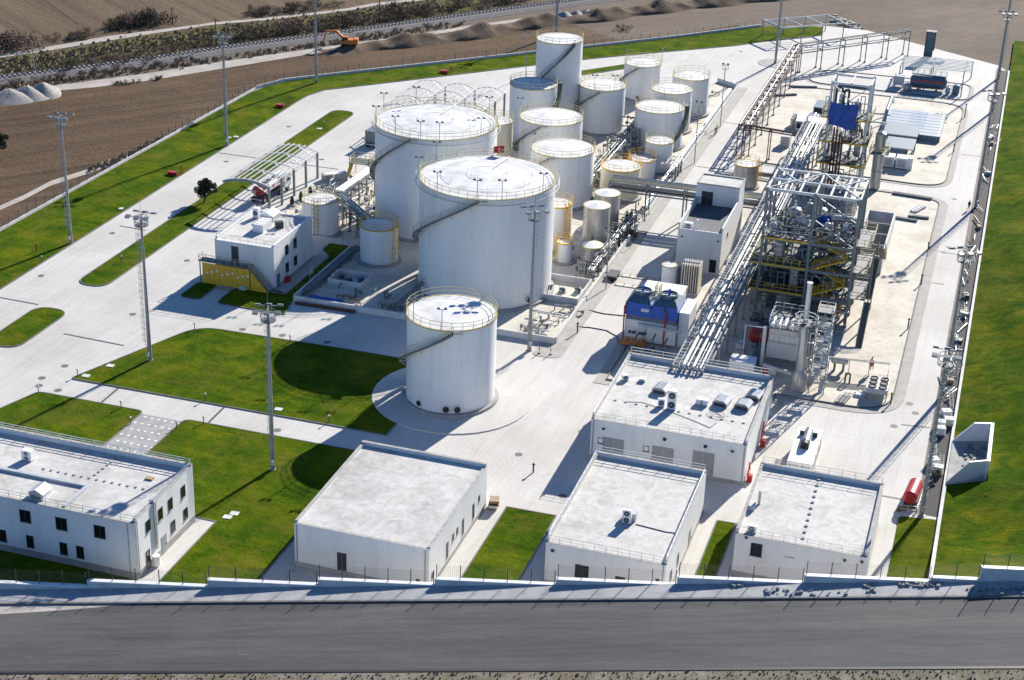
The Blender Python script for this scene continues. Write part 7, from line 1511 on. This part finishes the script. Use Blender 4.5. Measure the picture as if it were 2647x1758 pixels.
# person walking on the east road
def person(x,y,rz,label):
    bm_v = [(0,0,0.92),(0,0,1.12),(0,0.01,1.38),(0,0.01,1.50),(0,0.02,1.60),(0,0.02,1.74),(-0.10,0,0.88),(-0.11,0.14,0.48),(-0.12,0.02,0.08),(-0.12,0.16,0.04),(0.10,0,0.88),(0.11,0.02,0.48),(0.12,-0.22,0.10),(0.12,-0.08,0.04),
            (-0.19,0.01,1.42),(-0.25,-0.06,1.14),(-0.25,0.08,0.92),(-0.25,0.11,0.84),(0.19,0.01,1.42),(0.25,0.06,1.14),(0.25,0.22,0.95),(0.25,0.26,0.88)]
    bm_e = [(0,1),(1,2),(2,3),(3,4),(4,5),(0,6),(6,7),(7,8),(8,9),(0,10),(10,11),(11,12),(12,13),(2,14),(14,15),(15,16),(16,17),(2,18),(18,19),(19,20),(20,21)]
    rad = [0.15,0.14,0.17,0.06,0.085,0.10,0.10,0.075,0.055,0.045,0.10,0.075,0.055,0.045,0.075,0.055,0.045,0.04,0.075,0.055,0.045,0.04]
    me = bpy.data.meshes.new('person'); me.from_pydata(bm_v,bm_e,[]); o = bpy.data.objects.new('person',me); COL.objects.link(o)
    md = o.modifiers.new('skin','SKIN'); me.skin_vertices[0].data[0].use_root = True
    for i,r in enumerate(rad): me.skin_vertices[0].data[i].radius = (r,r)
    o.modifiers.new('sub','SUBSURF').levels = 2; me.materials.append(M['cloth_navy']); o.location = (x,y,0.02); o.rotation_euler = (0,0,rz); tag(o,label,'person')
    hd = MB().lathe((0,0.03,1.58),[(0.02,0),(0.075,0.05),(0.098,0.13),(0.095,0.18)],14); h1 = hd.build('face','skin',None,True); h1.parent = o
    hr = MB().lathe((0,0.0,1.66),[(0.09,0),(0.112,0.06),(0.09,0.13),(0.03,0.165)],14); h2 = hr.build('hair','black',None,True); h2.parent = o
person(-2.4,285.4,R(200),'person in dark clothes walking beside the brick band on the east road')
# ------------------------------------------------------------------ countryside beyond the wall
def px_line(P, z=-0.5): return [Vector(G(u,v,z)) for u,v in P]
def densify(P, step):
    out = []
    for a, b in zip(P[:-1], P[1:]):
        n = max(1, int((b-a).length/step))
        for k in range(n): out.append(a.lerp(b, k/n))
    return out+[P[-1]]
# railway
RL = densify(px_line(rail_px, -0.5), 3.0)
tk = thing('railway_track','single railway track on grey ballast crossing behind the ploughed field','railway',tuple(RL[len(RL)//2]))
def tang(P, i): d = P[min(i+1,len(P)-1)]-P[max(i-1,0)]; d.z = 0; d.normalize(); return d, Vector((-d.y,d.x,0))
mb = MB(); prof = [(-3.6,-0.05),(-2.0,0.55),(2.0,0.55),(3.6,-0.05)]; vs = []
for i,p in enumerate(RL):
    d,n = tang(RL,i)
    for o,z in prof: q = p+n*o; vs.append((q.x,q.y,-0.5+z))
mb.add(vs,[(i*4+j,(i+1)*4+j,(i+1)*4+j+1,i*4+j+1) for i in range(len(RL)-1) for j in range(3)]); mb.build('ballast','ballast',tk)
for s in (-0.72,0.72):
    mb = MB()
    for i in range(len(RL)-1):
        n0, n1 = tang(RL,i)[1], tang(RL,i+1)[1]; mb.bar(RL[i]+n0*s+Vector((0,0,0.78)),RL[i+1]+n1*s+Vector((0,0,0.78)),0.12,0.17)
    mb.build('rail','rail_steel',tk)
mb = MB(); D = densify(RL,0.95)
for i,p in enumerate(D[:-1]): d,n = tang(D,i); mb.cbox((p.x,p.y,0.05),2.5,0.42,0.14,math.atan2(n.y,n.x))
mb.build('sleepers','sleeper',tk,kind='stuff')
# earth berm
BP = densify(px_line([(835,140),(965,122),(1079,109),(1194,96),(1309,75),(1424,59),(1520,50),(1615,36),(1750,19),(1900,3),(2050,-12)],-0.55),1.2); rs = random.Random(21); mb = MB(); vs = []; nc = 11
for i,p in enumerate(BP):
    d,n = tang(BP,i); e = min(1,i/12); hgt = e*(1.5+0.75*math.sin(i*0.42)+0.35*math.sin(i*1.13+1)+0.3*rs.random())
    for j in range(nc):
        t = j/(nc-1)*2-1; q = p+n*(t*(3.9+0.7*math.sin(i*0.42+j)))+d*rs.uniform(-.3,.3); vs.append((q.x,q.y,-0.62+max(0,hgt*(1-abs(t)**1.5))+(0.22*rs.random() if abs(t) < 0.95 else 0)))
mb.add(vs,[(i*nc+j,(i+1)*nc+j,(i+1)*nc+j+1,i*nc+j+1) for i in range(len(BP)-1) for j in range(nc-1)]); struct('earth_berm',mb,'earth_mound',True)
# gravel piles
def pile(u,v,r,h,m,lab,seed):
    rs = random.Random(seed); x,y,_ = G(u,v,-0.5); mb = MB(); n = 22; rings = [(1.0,0),(0.82,0.18),(0.6,0.42),(0.38,0.68),(0.18,0.9),(0.03,1.0)]; vs = []
    for q,z in rings:
        for i in range(n): a = 2*math.pi*i/n; k = 1+0.14*math.sin(3*a+seed)+rs.uniform(-.05,.05); vs.append((x+r*q*k*math.cos(a),y+r*q*k*math.sin(a),-0.56+h*z+rs.uniform(-.04,.06)))
    mb.add(vs,[(j*n+i,j*n+(i+1)%n,(j+1)*n+(i+1)%n,(j+1)*n+i) for j in range(5) for i in range(n)]+[tuple(5*n+i for i in range(n))]); tag(mb.build('gravel_pile',m,None,True),lab,'gravel pile','gravel piles by the haul road')
pile(25,256,5.0,2.2,'stone_pile','pale gravel pile at the end of the haul road, outermost of three',1); pile(70,248,4.6,2.2,'stone_pile','pale gravel pile between two others by the haul road',2); pile(112,241,4.2,2.3,'stone_pile','pale gravel pile where the haul road begins',3)
pile(1459,46,3.2,1.7,'stone_pile','small pale gravel pile behind the berm near the slim tank',4); pile(1490,41,2.8,1.4,'stone_pile','small pale gravel pile in the middle behind the berm',5); pile(1516,38,2.8,1.4,'stone_pile','small pale gravel pile at the far end behind the berm',6)
# shrubs along railway and track
def bush(u,v,h,m,lab,grp,seed,wd=1.0,z=-0.55):
    rs = random.Random(seed); x,y,_ = G(u,v,z); t = thing('scrub_bush',lab,'bush',(x,y,z),grp); mb = MB(); st = MB()
    for k in range(9):
        a = rs.uniform(0,6.28); q = rs.uniform(0.1,1.1)*wd; c = (x+h*q*math.cos(a),y+h*q*math.sin(a),z+h*rs.uniform(0.15,0.6)*(1.15-0.4*q)); r = h*rs.uniform(0.2,0.36); leaf_cloud(mb,c,(r*1.2,r*1.2,r),75,h*0.05,rs,2.0,0.1); st.tube((x+0.2*math.cos(a),y+0.2*math.sin(a),z),c,0.05,4,0.02)
    mb.build('twigs',m,t,kind='stuff'); st.build('stem','bark',t)
rs = random.Random(33)
def bushes(P, n, h0, h1, mats, lab, grp, jit=6, seed=0):
    L = [Vector((u,v,0)) for u,v in P]; D = []
    for a,b in zip(L[:-1],L[1:]): D += [a.lerp(b,k/40) for k in range(40)]
    for k in range(n): p = D[int((k+rs.random())*len(D)/n) % len(D)]; bush(p.x+rs.uniform(-jit,jit),p.y+rs.uniform(-jit*.35,jit*.35),rs.uniform(h0,h1),rs.choice(mats),lab,grp,seed*100+k,1.1)
TB = ('twig_brown','twig_brown','twig_olive')
bushes([(120,188),(300,158),(500,128),(640,104)],15,1.8,3.4,TB,'leafless brown bush on the far bank of the railway, west part','bushes on the far bank, west part',9,1)
bushes([(600,100),(760,84),(900,66),(1010,54),(1130,40)],18,2.4,4.6,TB,'leafless brown thicket bush on the far bank behind the excavator','bushes on the far bank behind the excavator',10,2)
bushes([(1010,36),(1130,28),(1260,16),(1340,2)],11,2.5,4.5,('twig_brown','leaf_dark','twig_olive'),'dark thicket bush on the far bank behind the tall slim tank','bushes behind the slim tank',9,3)
bushes([(290,78),(360,62),(415,62)],9,3.0,4.6,('twig_brown','leaf_dark'),'dark bush in the hedge at the dirt track bend','bushes at the track bend',9,4)
bushes([(0,126),(30,118),(60,126)],5,3,5,('leaf_dark','twig_brown'),'dark bush in the corner of the far ploughed strips','bushes by the far strips',8,5)
bushes([(130,110),(190,100),(250,90)],6,1.5,2.6,TB,'brown bush along the dirt track','bushes along the dirt track',8,6)
bushes([(640,38),(700,34),(760,28),(880,14)],9,2.0,3.4,('twig_brown','leaf_dark','twig_olive'),'brown bush beyond the dirt track near the far field','bushes beyond the dirt track',8,7)
bushes([(0,226),(60,222),(130,208),(200,198),(300,184),(420,168),(520,152)],17,0.9,2.2,('twig_brown','leaf_dark','twig_brown'),'low brown scrub bush on the near side of the railway','bushes on the near side of the railway',8,8)
bushes([(620,142),(760,124),(900,100),(1040,78),(1180,56)],12,0.7,1.5,TB,'low dry bush between railway and haul road','bushes between railway and haul road',6,9)
bushes([(288,218),(320,216),(350,214)],4,0.8,1.3,('leaf_dark',),'dark low clump on the near edge of the haul road','clumps at the haul road',5,10); bushes([(392,206),(420,203)],3,0.8,1.3,('leaf_dark',),'dark low clump on the ploughed field edge','clumps at the field edge',5,11)
bush(1615,78,2.0,'leaf_dark','single dark round bush on the bare ground behind the berm',None,777,1.2)
# rough grass tufts
mb = MB(); rs = random.Random(44)
for (P,n,w) in (([(0,178),(160,158),(330,126),(560,94),(860,58),(1150,18)],2600,26),([(0,232),(250,198),(560,155),(900,106),(1200,62)],900,6),([(230,440),(330,405),(420,360)],160,8),([(0,1760),(1323,1750),(2647,1728)],0,0)):
    L = [Vector((u,v,0)) for u,v in P]
    for k in range(n):
        i = rs.randrange(len(L)-1); p = L[i].lerp(L[i+1],rs.random()); x,y,_ = G(p.x,p.y+rs.gauss(0,w*0.5),-0.52); s = rs.uniform(.15,.5); a = rs.uniform(0,3.14); mb.add([(x-s*math.cos(a),y-s*math.sin(a),-.55),(x+s*math.cos(a),y+s*math.sin(a),-.55),(x+s*.5*math.cos(a),y+s*.5*math.sin(a)+.1,-.55+s*rs.uniform(.8,1.8)),(x-s*.6*math.cos(a),y-s*.6*math.sin(a),-.55+s*rs.uniform(.8,1.6))],[(0,1,2,3)])
o = mb.build('dry_tufts','dry_grass',None); o['kind'] = 'stuff'
mb = MB()
for k in range(2200):
    s, n = rs.uniform(-14,110), -14.45-abs(rs.gauss(0,2.2)); x,y,z = wp(s,n,zroad(s)-0.17); q = rs.uniform(.05,.14); a = rs.uniform(0,3.14)
    mb.add([(x-q*math.cos(a),y-q*math.sin(a),z),(x+q*math.cos(a),y+q*math.sin(a),z),(x+q*.5*math.cos(a),y+.05,z+q*rs.uniform(.8,1.8)),(x-q*.6*math.cos(a),y,z+q*rs.uniform(.8,1.6))],[(0,1,2,3)])
o = mb.build('verge_tufts','dry_grass',None); o['kind'] = 'stuff'
# utility poles
for (u,v,h,lab) in ((90,191,6.6,'pale utility pole on the green strip beside the railway'),(560,128,7.2,'dark utility pole beside the railway behind the second mast'),(981,66,7.0,'dark utility pole in the thicket behind the excavator'),(446,64,4.2,'short pole at the dirt track bend')):
    x,y,_ = G(u,v,-0.5); t = thing('utility_pole',lab,'utility pole',(x,y,-0.55)); MB().tube((x,y,-.55),(x,y,h-.5),0.16,8,0.10).build('pole','concrete_dirty' if u < 200 else 'bark',t); MB().bar((x-.8,y,h-.9),(x+.8,y,h-.9),0.1).build('crossarm','bark',t)
# excavator
ex, ey, _ = G(902,127,-0.5); t = thing('excavator','orange crawler excavator with its arm reaching along the berm','excavator',(ex,ey,-0.5)); ax = Vector((-_r0[0],-_r0[1],0)); pr = Vector((-ax.y,ax.x,0)); rz = math.atan2(ax.y,ax.x); bz = -0.1
def E_(a,b,z): return Vector((ex,ey,bz+z))+ax*a+pr*b
for s in (-1.05,1.05): MB().cbox(tuple(E_(0,s,0)),3.6,0.55,0.8,rz).build('track','rubber',t)
MB().cbox(tuple(E_(0,0,0.5)),1.6,1.7,0.5,rz).build('undercarriage','steel_dark',t); MB().cbox(tuple(E_(-0.5,0,1.0)),3.0,2.4,1.0,rz).build('house','orange',t); MB().cbox(tuple(E_(-1.7,0,1.05)),0.9,2.3,1.15,rz).build('counterweight','orange',t)
cb = MB().cbox(tuple(E_(0.75,0.65,1.1)),1.3,0.95,1.6,rz).build('cab','orange',t); MB().cbox(tuple(E_(0.76,0.65,1.7)),1.34,0.99,0.75,rz).build('window','glass_dark',t)
mb = MB(); mb.bar(E_(0.8,-0.3,1.6),E_(2.9,-0.3,3.6),0.35,0.55); mb.bar(E_(2.9,-0.3,3.6),E_(5.2,-0.3,3.5),0.32,0.5); mb.build('boom','orange',t); MB().bar(E_(5.2,-0.3,3.6),E_(5.9,-0.3,1.0),0.28,0.4).build('stick','orange',t)
MB().add([E_(5.5,-0.8,1.0),E_(6.2,-0.8,1.0),E_(6.0,-0.8,0.1),E_(5.3,-0.8,0.3),E_(5.5,0.2,1.0),E_(6.2,0.2,1.0),E_(6.0,0.2,0.1),E_(5.3,0.2,0.3)],[(0,1,2,3),(7,6,5,4),(0,4,5,1),(1,5,6,2),(2,6,7,3),(3,7,4,0)]).build('bucket','steel_dark',t)
# half seen tree on the west edge
x,y,_ = G(-6,412,-0.5); tree(x,y,5.0,'olive tree at the west edge of the ploughed field',seed=17)
# debris heap at the far north corner
mb = MB(); rs = random.Random(55)
for k in range(90):
    u,v = rs.uniform(2150,2225),0; v = 48+(u-2150)*0.35+rs.uniform(-8,8); p = G(u,v,-0.5); mb.cbox((p[0],p[1],-0.55),rs.uniform(.3,1.8),rs.uniform(.2,.7),rs.uniform(.15,.7),rs.uniform(0,3))
o = mb.build('debris','concrete_dirty',None); o['kind'] = 'stuff'
